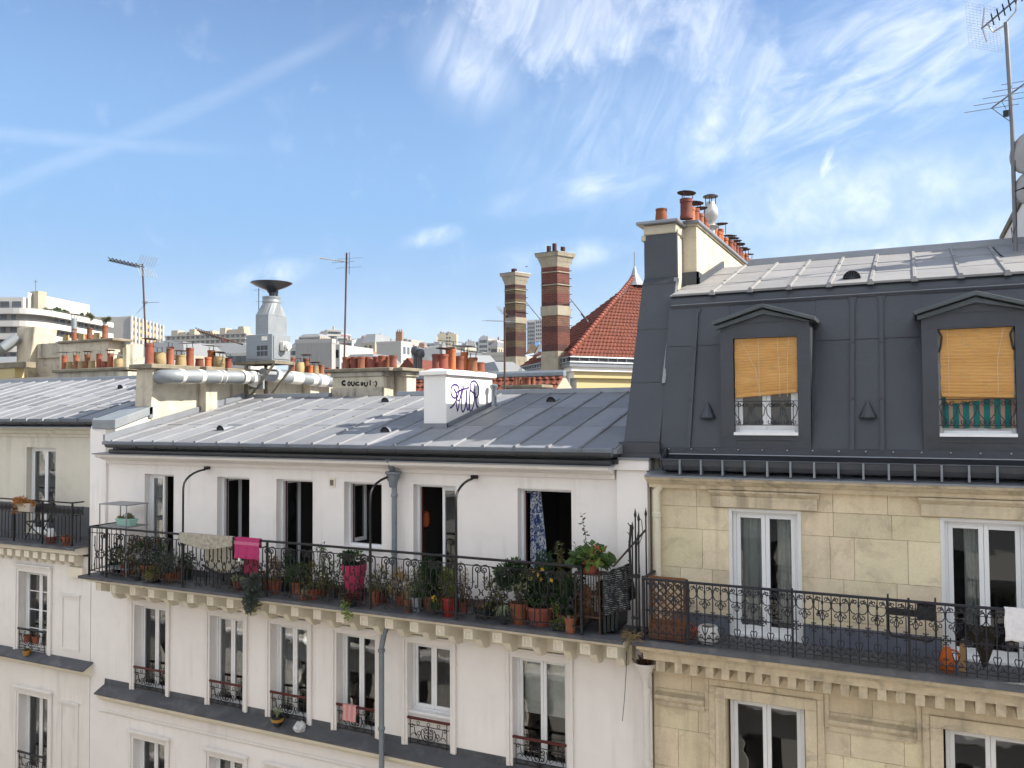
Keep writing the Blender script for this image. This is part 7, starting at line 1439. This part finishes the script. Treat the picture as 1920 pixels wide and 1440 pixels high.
for A, B in ((cE, cC), (cC, cR)):
    A1, B1 = inset(A, -.02), inset(B, -.02); L = (B1 - A1).length; d = (B1 - A1).normalized(); k = int(L / .62)
    m = MB(); m.tube([A1 + Vector((0, 0, -.02)), B1 + Vector((0, 0, -.02))], .05, 5); m.tube([A1 + Vector((0, 0, -.30)), B1 + Vector((0, 0, -.30))], .045, 5); m.build('gutter_rail', GALV, HB_)
    for i in range(k + 1): p = A1 + d * (L * i / k); m = MB(); m.tube([p + Vector((0, 0, -.30)), p], .035, 4); m.build('gutter_bracket', GALV, HB_)
    m = MB(); A3, B3 = inset(A, .12), inset(B, .12); m.hexa([A3 + Vector((0, 0, -.30)), B3 + Vector((0, 0, -.30)), inset(B, .3) + Vector((0, 0, -.30)), inset(A, .3) + Vector((0, 0, -.30)), A3 + Vector((0, 0, -.04)), B3 + Vector((0, 0, -.04)), inset(B, .3) + Vector((0, 0, -.04)), inset(A, .3) + Vector((0, 0, -.04))]); m.build('gutter', ZLEDGE, HB_)
q = inset(cC, .8); m = MB(); m.tube([q + Vector((-.3, -.4, -1.2)), q + Vector((-.35, -.4, -8))], .12, 6); m.build('rainwater_pipe', PIPEZ, HB_)
BRICKM = {}
def brickmat(nm, c1, c2):
    m = bpy.data.materials.new(nm); m.use_nodes = True; t = NT(m.node_tree); pos = t.n('ShaderNodeNewGeometry').outputs['Position']; x, y, z = t.sep(pos); b = t.n('ShaderNodeTexBrick'); t.link(t.comb(t.math('ADD', x, y), z), b.inputs['Vector'])
    b.inputs['Scale'].default_value = 1.0; b.inputs['Brick Width'].default_value = .30; b.inputs['Row Height'].default_value = .115; b.inputs['Mortar Size'].default_value = .016; b.inputs['Color1'].default_value = (*c1, 1); b.inputs['Color2'].default_value = (*c2, 1); b.inputs['Mortar'].default_value = (c1[0] * .35, c1[1] * .4, c1[2] * .45, 1)
    c = t.vmath('SCALE', b.outputs[0], t.ramp(t.noise(pos, 2.2, 4, .7), .25, .75, .65, 1.3, False)); p = t.n('ShaderNodeBsdfPrincipled'); t.link(c, p.inputs[0]); p.inputs['Roughness'].default_value = .9; o = t.n('ShaderNodeOutputMaterial'); t.link(p.outputs[0], o.inputs[0]); return m
BRED, BBRN, BDRK = brickmat('red_brick', (.15, .045, .03), (.12, .036, .027)), brickmat('brown_brick', (.17, .085, .05), (.125, .06, .04)), brickmat('dark_brick', (.085, .03, .025), (.07, .026, .022))
BTAN, BMAR = brickmat('tan_brick', (.125, .085, .045), (.10, .068, .036)), brickmat('maroon_brick', (.075, .028, .022), (.06, .024, .02))
BSTONE = mat('pale_dressing', (.30, .27, .21), .9, .15, 2, streak=.4, stain=.3)
def brick_chimney(label, pl, pc, pr, ybase, bands, d, ycap0, ycap1, cols, pots_):
    c = PD(pc, ybase, d); l = PD(pl, ybase, d + .55); r = PD(pr, ybase, d + .62); e1, e2 = Vector((l.x - c.x, l.y - c.y, 0)), Vector((r.x - c.x, r.y - c.y, 0)); ctr = c + (e1 + e2) / 2
    def Z(py): return PD(pc, py, d).z
    t = thing('brick_chimney', label, 'chimney', (ctr.x, ctr.y, Z(ybase) - 3))
    def ring(k, z): return [Vector((p.x, p.y, z)) for p in (ctr + (-(e1 + e2) / 2) * k, ctr + ((e2 - e1) / 2) * k, ctr + ((e1 + e2) / 2) * k, ctr + ((e1 - e2) / 2) * k)]
    zz = [Z(b_[0]) for b_ in bands] + [Z(ycap0)]; zz[0] -= 3
    for i, b_ in enumerate(bands):
        k = b_[2] if len(b_) > 2 else 1.0; m = MB(); m.hexa(ring(k, zz[i]) + ring(k, zz[i + 1] + (.0 if k <= 1 else 0))); m.build('masonry_band', cols[b_[1]], t)
    za, zb = Z(ycap0), Z(ycap1); H_ = zb - za
    m = MB(); m.hexa(ring(1.0, za) + ring(1.12, za + H_ * .35)); m.hexa(ring(1.14, za + H_ * .35) + ring(1.30, za + H_ * .7)); m.hexa(ring(1.40, za + H_ * .7) + ring(1.48, za + H_ * .95)); m.build('stone_cap', BSTONE, t)
    m = MB(); m.hexa(ring(1.50, za + H_ * .95) + ring(1.46, zb)); m.build('cap_flashing', GUTTER, t)
    for u, h, w in pots_: p = ctr + (e1 * (-u) + e2 * u) * .5; m = MB(); m.lathe([(w, 0), (w, h), (w * .75, h), (w * .75, .05)], (p.x, p.y, zb), 10, cap1=False); m.build('flue_pot', BDRK, t, smooth=True)
    for py in (ycap0 + 10, ycap0 + 34):
        m = MB(); z = Z(py)
        for A, B in ((0, 1), (0, 3)): R_ = ring(1.05, z); m.tube([R_[A], R_[B]], .04, 4)
        m.build('iron_strap', BSTONE, t)
    R_ = ring(1.0, 0); 
    for k in range(9): z = Z(ybase - 60 - 15 * k); p = R_[1]; dd = (e2).normalized(); m = MB(); m.tube([Vector((p.x, p.y, z)), Vector((p.x, p.y, z)) + dd * .18, Vector((p.x, p.y, z)) + dd * .18 + (-e1).normalized() * -.2], .02, 4); m.build('climbing_iron', RUST, t)
    return t, ctr
C1 = {'r': BRED, 'b': BBRN, 'd': BDRK, 's': BSTONE}; C2 = {'r': BMAR, 'b': BTAN, 'd': BMAR, 's': BSTONE}
brick_chimney('tall banded red brick chimney nearest the red pyramid roof', 1016, 1046, 1069, 668, [(668, 's', 1.06), (658, 'd'), (645, 'r'), (622, 'd'), (610, 'b'), (590, 's', 1.08), (572, 'd'), (565, 'r'), (548, 'b'), (534, 'd'), (528, 'r'), (505, 'd'), (503, 'r')], 46.5, 498, 470, C1, ((.55, .36, .14), (-.05, .55, .13), (-.45, .4, .13)))
brick_chimney('shorter dark brick chimney farther left behind the antenna', 947, 967, 987, 675, [(675, 's', 1.06), (668, 'r'), (650, 'b'), (638, 'r'), (622, 'b'), (605, 's', 1.08), (594, 'r'), (580, 'b'), (560, 'r'), (550, 'b'), (538, 'r')], 56, 532, 509, C2, ((-.1, .3, .2),))
p0, p1 = PD(1069, 560, 46.8), PD(1104, 604, 50); m = MB(); m.tube([p0, p1], .025, 4); m.build('stay_rod', GREYM, HB_); m = MB(); m.tube([PD(1090, 588, 49.3), PD(1102, 604, 49.8)], .06, 5); m.build('roof_rod', GALV, HB_)
m = MB(); m.tube([PD(987, 567, 56), PD(1014, 600, 58)], .03, 4); m.build('stay_rod', GREYM, HB_)
for (x0, x1, y0, y1, d0) in ((985, 1006, 668, 648, 52), (1006, 1018, 672, 652, 50)):
    m = MB(); A, B = PD(x0, y0, d0), PD(x0 + 12, y0 - 22, d0 + 2.5); e = PD(x1, y0 - 4, d0 - 1) - A; m.hexa([A, A + e * .8, A + e * .8 + Vector((0, 0, .1)), A + Vector((0, 0, .1)), B, B + e * .8, B + e * .8 + Vector((0, 0, .1)), B + Vector((0, 0, .1))]); m.build('skylight', GLASSD, HB_)
# ================================================================== THE FAR CITY
WU = MB(); WU.box(-.5, .5, -.04, .04, 0, 1); WU = WU.mesh('far_window_unit', WINF)
def gz(p): return min(hz(p.x, p.y), p.z - 3) - 2
def face_windows(parent, A, B, ztop, cols, rows, fh, ww, wh, m0=.6, name='window', me=None, skip=0.0, seed=1, start=0):
    r = random.Random(seed); d = Vector((B.x - A.x, B.y - A.y, 0)); L = d.length; d = d.normalized(); n = Vector((d.y, -d.x, 0)); ang = math.atan2(d.y, d.x)
    for j in range(start, rows):
        for i in range(cols):
            if r.random() < skip: continue
            p = Vector((A.x, A.y, 0)) + d * (m0 + (L - 2 * m0) * (i + .5) / cols); z = ztop - fh * (j + 1) + fh * .22
            inst(name, me or WU, parent, (p.x + n.x * .03, p.y + n.y * .03, z), (0, 0, ang), (ww, 1, wh))
def far(name, label, px0, px1, py, d0, d1, mt, deep=14, side=None, win=None, swin=None, roof=None, group=None, seed=1, cat='building', base=None, roofh=2.5):
    """front face from (px0,d0) to (px1,d1), top edge at height of (px0,py,d0); runs back 'deep' metres"""
    wd = (px1 - px0) / F_PX * d0; d1 = d0 + max(-.4 * wd, min(.4 * wd, d1 - d0))
    A, B = PD(px0, py, d0), PD(px1, py, d1); z = A.z; B.z = z
    fwd = Vector((-(A.y - B.y), A.x - B.x, 0)).normalized()
    if fwd.dot(C_FW) < 0: fwd = -fwd
    C, D = B + fwd * deep, A + fwd * deep; z0 = base if base is not None else min(gz(A), gz(B)); c = (A + C) / 2
    t = thing(name, label, cat, (c.x, c.y, z0), group); m = MB(); m.prism([(q.x, q.y) for q in (A, B, C, D)], z0, z, 'z'); m.build('walls', mt, t)
    if win: face_windows(t, A, B, z, *win, seed=seed)
    if swin: face_windows(t, B, C, z, *swin, seed=seed + 1)
    if roof == 'zinc' or roof == 'tile':
        m = MB(); h = roofh; k = .22; P = [A, B, C, D]; cc = (A + B + C + D) / 4; Q = [cc + (p - cc) * .72 for p in P]; m.hexa([Vector((p.x, p.y, z + .003)) for p in P] + [Vector((p.x, p.y, z + h)) for p in Q]); m.build('roof', ZF if roof == 'zinc' else TILE, t)
    elif roof == 'gable':
        m = MB(); e = (B - A); mid = A + e * .5; m.add([A, B, mid + Vector((0, 0, roofh)), D, C, mid + fwd * deep + Vector((0, 0, roofh))], [(0, 1, 2), (4, 3, 5), (1, 4, 5, 2), (3, 0, 2, 5)]); m.build('roof', TILE, t)
    elif roof == 'flat':
        m = MB(); P = [A, B, C, D]; cc = (A + B + C + D) / 4; Q = [cc + (p - cc) * 1.02 for p in P]; m.hexa([Vector((p.x, p.y, z + .003)) for p in Q] + [Vector((p.x, p.y, z + .5)) for p in Q]); m.build('parapet', WHF, t)
    rc_ = random.Random(int(px0 * 3 + py))
    for k in range(1 if roof in ('zinc', 'flat', 'tile') and d0 > 140 else 0):
        p = A + (B - A) * rc_.uniform(.1, .9) + fwd * deep * rc_.uniform(.1, .7); zz_ = z + rc_.uniform(1.6, 3.0); w = rc_.uniform(.4, .9); m = MB(); m.box(p.x - w, p.x + w, p.y - .35, p.y + .35, z, zz_)
        for i in range(3): m.lathe([(.13, 0), (.13, .55)], (p.x - w * .7 + w * .7 * i, p.y, zz_), 6)
        m.build('chimney', [BRF, CREM, GRF][rc_.randrange(3)], t)
    return t, A, B, C, D
# --- modern apartment block with curved white balconies
d_ = 178; A, B = PD(-90, 577, d_), PD(25, 577, d_); zt = B.z; Dn = PD(213, 606, 209); Dn.z = zt; A.z = zt
u = (B - A).normalized(); v = (Dn - PD(100, 578, d_ + 6)); v.z = 0; v = v.normalized(); Cn = Dn - v * 22
path = [A]; S_ = B; E_ = Cn; ctrl = B + u * 5.3
for k in range(9): s = k / 8; path.append(S_ * (1 - s) ** 2 + ctrl * 2 * s * (1 - s) + E_ * s * s)
path.append(Dn)
def offs(pts, o):
    out = []
    for i, p in enumerate(pts):
        a, b = pts[max(0, i - 1)], pts[min(len(pts) - 1, i + 1)]; d = Vector((b.x - a.x, b.y - a.y, 0)).normalized(); n = Vector((-d.y, d.x, 0)); out.append(Vector((p.x, p.y, 0)) + n * o)
    return out
MBld = thing('balcony_block', 'modern white apartment block with curved balcony bands and roof garden', 'building', (path[4].x, path[4].y, GROUND)); FHm = 2.75
inn = offs(path, 2.0); core = [(p.x, p.y) for p in inn]; back = [(p.x, p.y) for p in offs(path, 16)][::-1]
m = MB(); m.prism((core + back)[::-1], gz(A) - 10, zt - .4, 'z'); m.build('walls', mat('pale_grey_render', (.33, .30, .265), .9, .05, .2), MBld)
for fl in range(7):
    z1 = zt - FHm * fl; m = MB(); o1, o2 = path, offs(path, .35); n = len(path)
    for i in range(n - 1):
        a, b, c, e = o1[i], o1[i + 1], o2[i + 1], o2[i]; m.hexa([(a.x, a.y, z1 - 1.05), (b.x, b.y, z1 - 1.05), (c.x, c.y, z1 - 1.05), (e.x, e.y, z1 - 1.05), (a.x, a.y, z1), (b.x, b.y, z1), (c.x, c.y, z1), (e.x, e.y, z1)])
        a2, b2, c2, e2 = o1[i], o1[i + 1], inn[i + 1], inn[i]; m.hexa([(a2.x, a2.y, z1 - 1.25), (b2.x, b2.y, z1 - 1.25), (c2.x, c2.y, z1 - 1.25), (e2.x, e2.y, z1 - 1.25), (a2.x, a2.y, z1 - 1.06), (b2.x, b2.y, z1 - 1.06), (c2.x, c2.y, z1 - 1.06), (e2.x, e2.y, z1 - 1.06)])
    m.build('balcony_band', mat('white_concrete', (.46, .45, .425), .8, .03, .2), MBld)
    m = MB(); m.tube([Vector((p.x, p.y, z1 + .25)) for p in path], .05, 4); m.build('handrail', GREYM, MBld)
    if fl:
        wl = [(inn[0], inn[1])]; 
        for (a, b, k) in ((inn[0], inn[1], 6), (inn[9], inn[10], 9)):
            d = Vector((b.x - a.x, b.y - a.y, 0)); L = d.length; d = d.normalized(); ang = math.atan2(d.y, d.x); n_ = Vector((d.y, -d.x, 0))
            for i in range(k): p = Vector((a.x, a.y, 0)) + d * (L * (i + .5) / k); inst('window', WU, MBld, (p.x + n_.x * .03, p.y + n_.y * .03, z1 + .35), (0, 0, ang), (L / k * (.62 if (i + fl) % 3 else .45), 1, 1.55))
pen = offs(path, 3.5); m = MB(); zp = PD(20, 553, d_).z; pa = [pen[0], pen[1] + Vector((0, 0, 0))]; bk = offs(path, 15)
m.prism([(pen[0].x, pen[0].y), (pen[1].x, pen[1].y), (bk[1].x, bk[1].y), (bk[0].x, bk[0].y)], zt - .4, zp, 'z'); m.build('penthouse', MATS['white_concrete'], MBld)
m = MB(); a, b = pen[1] + (pen[9] - pen[1]) * .2, pen[10] + (pen[9] - pen[10]) * .22; zq = PD(75, 552, d_ + 8).z; nn = offs(path, 14); m.prism([(a.x, a.y), (b.x, b.y), (nn[10].x, nn[10].y), (nn[2].x, nn[2].y)], zt - .4, zq, 'z'); m.build('roof_wing', MATS['white_concrete'], MBld)
d = pen[1] - pen[0]; L = d.length; dn = d.normalized()
for k in range(5): p = pen[0] + dn * (L * (k + .5) / 5); inst('window', WU, MBld, (p.x, p.y - .05, zt + .35), (0, 0, math.atan2(dn.y, dn.x)), (L / 5 * .75, 1, 1.5))
for k, (px, py, rr__) in enumerate(((99, 571, 1.1), (118, 576, .9), (85, 570, .6), (165, 588, .9), (150, 586, .6), (200, 598, .7))):
    c = PD(px, py + 4, 186 + (px - 90) * .17); m = MB(); bush(m, (c.x, c.y, zt + rr__ * .4), rr__, rr__, rr__ * .7, 240, .5, .35, random.Random(k)); m.build('roof_shrub', G['olive' if k % 2 else 'green'], MBld)
m = MB(); c = PD(67, 550, d_ + 6); m.tube([c, PD(67, 525, d_ + 6)], .08, 4); m.tube([PD(63, 527, d_ + 6), PD(71, 528, d_ + 6)], .05, 4); m.build('roof_aerial', GREYM, MBld)
m = MB(); c = PD(65, 551, d_ + 6); m.box(c.x - 1.6, c.x + 1.2, c.y, c.y + 2, zt, c.z + .6); m.build('lift_housing', CREM, MBld)
# --- white slab block with ochre panels
t, A, B, C, D = far('slab_block', 'white slab block with vertical fins and ochre window panels', 206, 246, 595, 300, 292, WHF, 1.0, group=None)
B2 = PD(305, 611, 330); B2.z = A.z; d = Vector((B2.x - B.x, B2.y - B.y, 0)); L = d.length; d = d.normalized(); n = Vector((d.y, -d.x, 0)); z0 = gz(A); m = MB(); m.prism([(B.x, B.y), (B2.x, B2.y), (B2.x - n.x * 14, B2.y - n.y * 14), (B.x - n.x * 14, B.y - n.y * 14)], z0, A.z - .3, 'z'); m.build('walls', GRF, t)
OCH = mat('ochre_panel', (.42, .27, .10), .8, .05, .3); FIN = MB(); FIN.box(-.5, .5, -.35, .1, 0, 1); FIN = FIN.mesh('fin_unit', WHF); PAN = MB(); PAN.box(-.5, .5, -.12, .05, 0, 1); PAN = PAN.mesh('panel_unit', OCH); ang = math.atan2(d.y, d.x); nf = 9
for i in range(nf + 1): p = B + d * (L * i / nf); inst('facade_fin', FIN, t, (p.x, p.y, z0), (0, 0, ang), (L / nf * (.45 if i % 2 else .3), 1, A.z - z0 + .3))
for i in range(nf):
    for j in range(9):
        p = B + d * (L * (i + .5) / nf); z = A.z - 2.6 * (j + 1); 
        if i % 2 == 0 or i in (3,): inst('facade_panel', PAN, t, (p.x, p.y, z), (0, 0, ang), (L / nf * .55, 1, 1.2))
        inst('window', WU, t, (p.x + n.x * .04, p.y + n.y * .04, z + 1.25), (0, 0, ang), (L / nf * .5, 1, 1.1))
# --- long apartment block with loggias
t, A, B, C, D = far('loggia_block', 'long beige apartment block with rows of loggias and roof boxes', 310, 462, 630, 470, 455, CREM, 14, win=(16, 5, 2.75, 2.0, 1.5))
for j in range(5):
    m = MB(); z = A.z - 2.75 * j; e = (B - A).normalized(); n = Vector((e.y, -e.x, 0)); a, b = A + n * .9, B + n * .9; m.hexa([(A.x, A.y, z - .45), (B.x, B.y, z - .45), (b.x, b.y, z - .45), (a.x, a.y, z - .45), (A.x, A.y, z), (B.x, B.y, z), (b.x, b.y, z), (a.x, a.y, z)]); m.build('loggia_band', WHF, t)
for k, (u, w, h) in enumerate(((.08, 5, 3.2), (.16, 8, 2.0), (.30, 4, 3.5), (.48, 9, 2.2), (.68, 4, 3.5), (.84, 12, 2.5), (.9, 4, 4))): p = A + (B - A) * u; m = MB(); m.box(p.x - w / 2, p.x + w / 2, p.y + 2, p.y + 7, A.z, A.z + h); m.build('roof_box', CREM, t)
REDA = mat('red_awning', (.45, .03, .03), .8)
for (u, j) in ((.22, 1), (.13, 2), (.72, 1), (.60, 2)): p = A + (B - A) * u; e = (B - A).normalized(); n = Vector((e.y, -e.x, 0)); z = A.z - 2.75 * j - .5; m = MB(); w = 3.2; a = p + n * 1.0; m.hexa([(p.x, p.y, z), (p.x + e.x * w, p.y + e.y * w, z), (a.x + e.x * w, a.y + e.y * w, z - 1.0), (a.x, a.y, z - 1.0), (p.x, p.y, z + .2), (p.x + e.x * w, p.y + e.y * w, z + .2), (a.x + e.x * w, a.y + e.y * w, z - .8), (a.x, a.y, z - .8)]); m.build('awning', REDA, t)
# --- scattered houses, each measured from the skyline
far('blank_house', 'house with a large blank grey gable wall behind the right chimney pots', 554, 622, 644, 105, 104, GRF, 1.2, swin=None, roof='flat')
far('white_house', 'narrow white house with small windows right of the blank grey wall', 624, 637, 646, 125, 118, WHF, 10, win=(2, 4, 2.6, .9, 1.2))
far('purple_tower', 'white tower block with purple window strips on the skyline', 601, 614, 623, 560, 545, mat('purple_render', (.22, .13, .17), .8, .1, .2), 30, swin=(6, 4, 3, 1.5, 2), roof='flat')
far('white_tower', 'stepped white apartment tower beside the purple strips', 613, 640, 619, 540, 556, WHF, 16, win=(7, 5, 3, 1.8, 1.6), roof='flat')
far('white_tower', 'pale stepped block just left of the slim antenna mast', 632, 652, 631, 430, 440, WHF, 14, win=(5, 4, 3, 1.6, 1.5))
far('brick_gable_house', 'house with a plain brown brick gable right of the slim antenna mast', 638, 662, 655, 190, 180, BRF, 12, roof=None, swin=(3, 4, 3, 1, 1.5))
far('cream_house', 'cream house with tall flues behind the COUCOU stack', 678, 703, 643, 230, 226, CREM, 10, roof='zinc', win=(2, 5, 2.9, .9, 1.5))
far('mansard_house', 'small white house with a dark mansard roof between cream gables', 663, 680, 650, 240, 236, WHF, 10, win=(4, 5, 2.9, 1.0, 1.6), roof='zinc')
far('pale_gable_house', 'house with a wide pale grey blank gable below the church spires', 706, 752, 645, 190, 186, WHF, 5, swin=(2, 6, 3, 1.0, 1.6), roof='flat')
t = thing('church', 'church with two slender stone spires on the skyline', 'church', tuple(PD(718, 660, 1100))); SPM = mat('spire_stone', (.33, .29, .27), .9)
for px, py in ((714.5, 619), (722.5, 625)):
    tip, bs = PD(px, py, 1100), PD(px, 641, 1100); m = MB(); m.lathe([(3.4, bs.z - 40), (3.4, bs.z - 2), (2.7, bs.z + 1), (1.2, bs.z + (tip.z - bs.z) * .5), (.1, tip.z)], (bs.x, bs.y, 0), 8); m.build('spire', SPM, t)
far('striped_slab', 'pale slab block with brown vertical stripes near the church spires', 741, 764, 636, 700, 690, mat('brown_striped', (.36, .30, .27), .9, .1, .3), 30, win=(8, 6, 3, 1.4, 2.2)); far('white_slab', 'white slab end beside the brown striped block', 764, 772, 635, 690, 700, WHF, 20, win=(2, 5, 3, 1.2, 1.4))
far('blue_office', 'long low blue-glazed office building on the hill', 771, 787, 643, 760, 755, mat('blue_glazing', (.10, .15, .24), .4, .1, .3), 20, win=(1, 3, 3.2, 6, 1.2)); far('white_office', 'long white office with grey bands beside the blue glazing', 787, 816, 645, 760, 750, WHF, 20, win=(10, 4, 3, 1.8, 1.5), roof='flat')
t, A, B, C, D = far('cream_tower', 'square cream tower with three columns of tiny windows', 820, 856, 626, 560, 560, mat('bright_cream', (.46, .41, .30), .9, .03, .2), 16)
for i, px in enumerate((838, 843)):
    for j in range(4):
        if i and not j: continue
        p = PD(px, 627 + 6.3 * j, 559.5); inst('window', WU, t, (p.x, p.y, p.z - .6), (0, 0, math.atan2((B - A).y, (B - A).x)), (1.2, 1, 1.2))
for k in range(6): p = PD(828 + 4.4 * k, 622 + (k % 3), 564); m = MB(); m.box(p.x - .9, p.x + .9, p.y - 1, p.y + 1, A.z, p.z); m.build('roof_plant', GRF, t)
m = MB(); p = PD(818, 632, 558); m.prism([(p.x, p.y), (A.x - .02, A.y + .0), (A.x, A.y + 14), (p.x, p.y + 14)], gz(A), p.z, 'z'); m.build('side_wing', CREM, t)
FAR_ROWS = [(650, 664, 640, 640, 'white block on the skyline beside the slim mast', WHF), (866, 884, 645, 520, 'low cream house right of the square cream tower', CREM), (884, 898, 641, 500, 'grey flat-topped block with a roof box on the skyline', GRF), (897, 915, 636, 480, 'white stepped block with dark chimneys on the right skyline', WHF), (914, 932, 640, 440, 'white house row beside the left brick chimney', WHF), (930, 948, 638, 460, 'pale block hidden partly by the left brick chimney', GRF),
    (988, 1004, 604, 620, 'grey tower between the two brick chimneys', GRF), (1003, 1017, 601, 600, 'white tower with pink top between the two brick chimneys', WHF), (780, 800, 652, 420, 'cream house below the blue office', CREM), (800, 822, 655, 380, 'zinc-roofed pale house below the white office', WHF), (856, 872, 652, 360, 'cream house below the square tower right side', CREM), (690, 706, 652, 300, 'small cream gabled house left of the wide pale gable', CREM), (655, 668, 662, 260, 'low white house with zinc roof by the brown gable', WHF), (540, 556, 655, 300, 'white house left of the blank grey wall', WHF), (730, 745, 641, 420, 'grey house ridge beside the church spires', GRF), (560, 600, 632, 520, 'long cream roofline above the blank grey wall', CREM), (636, 660, 641, 330, 'white roofline with red chimneys behind the slim mast', WHF), (705, 722, 641, 500, 'cream houses under the church spires', CREM),
    (462, 480, 645, 420, 'white house hidden behind the fan unit', WHF), (752, 782, 655, 280, 'pale roofline right of the wide pale gable', CREM)]
for k, (a, b, py, d0, lab, mt_) in enumerate(FAR_ROWS): far('city_house', lab, a, b, py, d0 * 1.01, d0 * .99, mt_, 12, win=(max(2, (b - a) // 4), 6, 2.9, 1.1, 1.6), swin=(4, 6, 2.9, 1.0, 1.6), roof=('zinc', 'flat', None)[k % 3], seed=k + 3, roofh=1.8, group='houses on the hill')
rh = random.Random(44); ORD = 'first second third fourth fifth sixth seventh eighth ninth tenth eleventh twelfth thirteenth fourteenth fifteenth sixteenth seventeenth eighteenth nineteenth twentieth'.split()
for k in range(20):
    a = 546 + 20.5 * k + rh.uniform(-4, 4); w = rh.uniform(9, 17); d0 = rh.uniform(330, 620); mi = rh.randrange(3)
    far('hill_house', 'small far %s house, %s from the left along the lower hill crest' % (('white', 'cream', 'grey')[mi], ORD[k]), a, a + w, rh.uniform(647, 658), d0, d0 * rh.uniform(.985, 1.015), (WHF, CREM, GRF)[mi], 9, win=(max(2, int(w / 3.5)), 4, 2.9, 1.1, 1.6), swin=(3, 4, 2.9, 1.0, 1.6), roof=('zinc', 'zinc', 'flat')[k % 3], seed=k + 60, roofh=2.4, group='small houses along the hill crest')
# nearer roofs between the chimneys
t, A, B, C, D = far('white_gable_house', 'white gabled house with red tile verge behind the COUCOU stack', 743, 784, 695, 66, 62, WHF, 12, roof='gable', roofh=1.0)
far('grey_roof_house', 'low house with pale zinc roof behind the white chimney', 783, 820, 695, 80, 78, GRF, 14, roof='zinc', roofh=1.5); far('grey_roof_house', 'house with long pale zinc roof left of the brick chimneys', 868, 945, 697, 72, 78, WHF, 14, roof='zinc', roofh=1.6); far('white_wing', 'white service wing with dark chimneys behind the white chimney pots', 905, 948, 668, 120, 116, WHF, 14, win=(5, 3, 3, 1.0, 1.6), roof='flat'); far('grey_roof_house', 'pale zinc roofs behind the chimney with the purple graffiti', 815, 905, 684, 130, 124, CREM, 18, roof='zinc', roofh=2.0); far('grey_roof_house', 'dark slate roofed house behind the gabled white house', 770, 830, 672, 170, 164, WHF, 14, roof='zinc', roofh=2.2, win=(8, 2, 2.8, .9, 1.4)); far('white_house', 'white houses below the wide pale gable', 640, 700, 681, 110, 106, CREM, 8, roof='zinc', roofh=1.2, win=(8, 2, 2.8, .9, 1.4)); far('white_house', 'cream houses below the long loggia block', 245, 345, 668, 150, 146, CREM, 12, win=(14, 2, 3, 1, 1.6), roof='zinc'); far('white_house', 'pale houses hidden behind the terracotta pots on the long stack', 345, 470, 664, 200, 196, WHF, 12, win=(16, 2, 3, 1, 1.6), roof='zinc')
far('yellow_wing', 'low white wing beside the yellow house under the brick chimneys', 935, 985, 694, 50, 53, BLUW, 10, roof='zinc', roofh=.6); 
far('rear_terrace', 'zinc-roofed terrace behind the left chimney stacks', -120, 240, 700, 70, 66, CREM, 12, roof='zinc', roofh=1.4)
for k, (px, py, d0) in enumerate(((779, 690, 58), (788, 695, 58))): p = PD(px, py - 25, d0); q = PD(px, py + 15, d0); m = MB(); m.lathe([(.16, 0), (.16, (p - q).length)], q, 10); m.lathe([(.28, 0), (.34, .2), (.28, .5), (.1, .6)], p, 10); o = m.build('metal_flue', GUTTER, None, smooth=True, org=tuple(q)); tag(o, 'dark metal flue with ball cowl beside the white gabled house' if k == 0 else 'shorter metal flue right of the ball cowl flue', 'flue')
# --- air between here and the hill
HZ = bpy.data.materials.new('haze_air'); HZ.use_nodes = True; _t = NT(HZ.node_tree); _v = _t.n('ShaderNodeVolumePrincipled'); _v.inputs['Color'].default_value = (.86, .92, 1, 1); _v.inputs['Density'].default_value = .00013; _v.inputs['Anisotropy'].default_value = .2; _o = _t.n('ShaderNodeOutputMaterial'); _t.link(_v.outputs[0], _o.inputs['Volume'])
m = MB(); m.box(-1320, 1320, -1320, 1320, -21, 125); tag(m.build('haze', HZ, None), kind='stuff')
SC.cycles.max_bounces = 5; SC.cycles.diffuse_bounces = 3; SC.cycles.glossy_bounces = 3; SC.cycles.transmission_bounces = 4; SC.cycles.transparent_max_bounces = 8
SC.cycles.use_adaptive_sampling = True; SC.cycles.adaptive_threshold = 0.02; SC.cycles.caustics_reflective = False; SC.cycles.caustics_refractive = False
SC.world.cycles.sampling_method = 'MANUAL'; SC.world.cycles.sample_map_resolution = 256
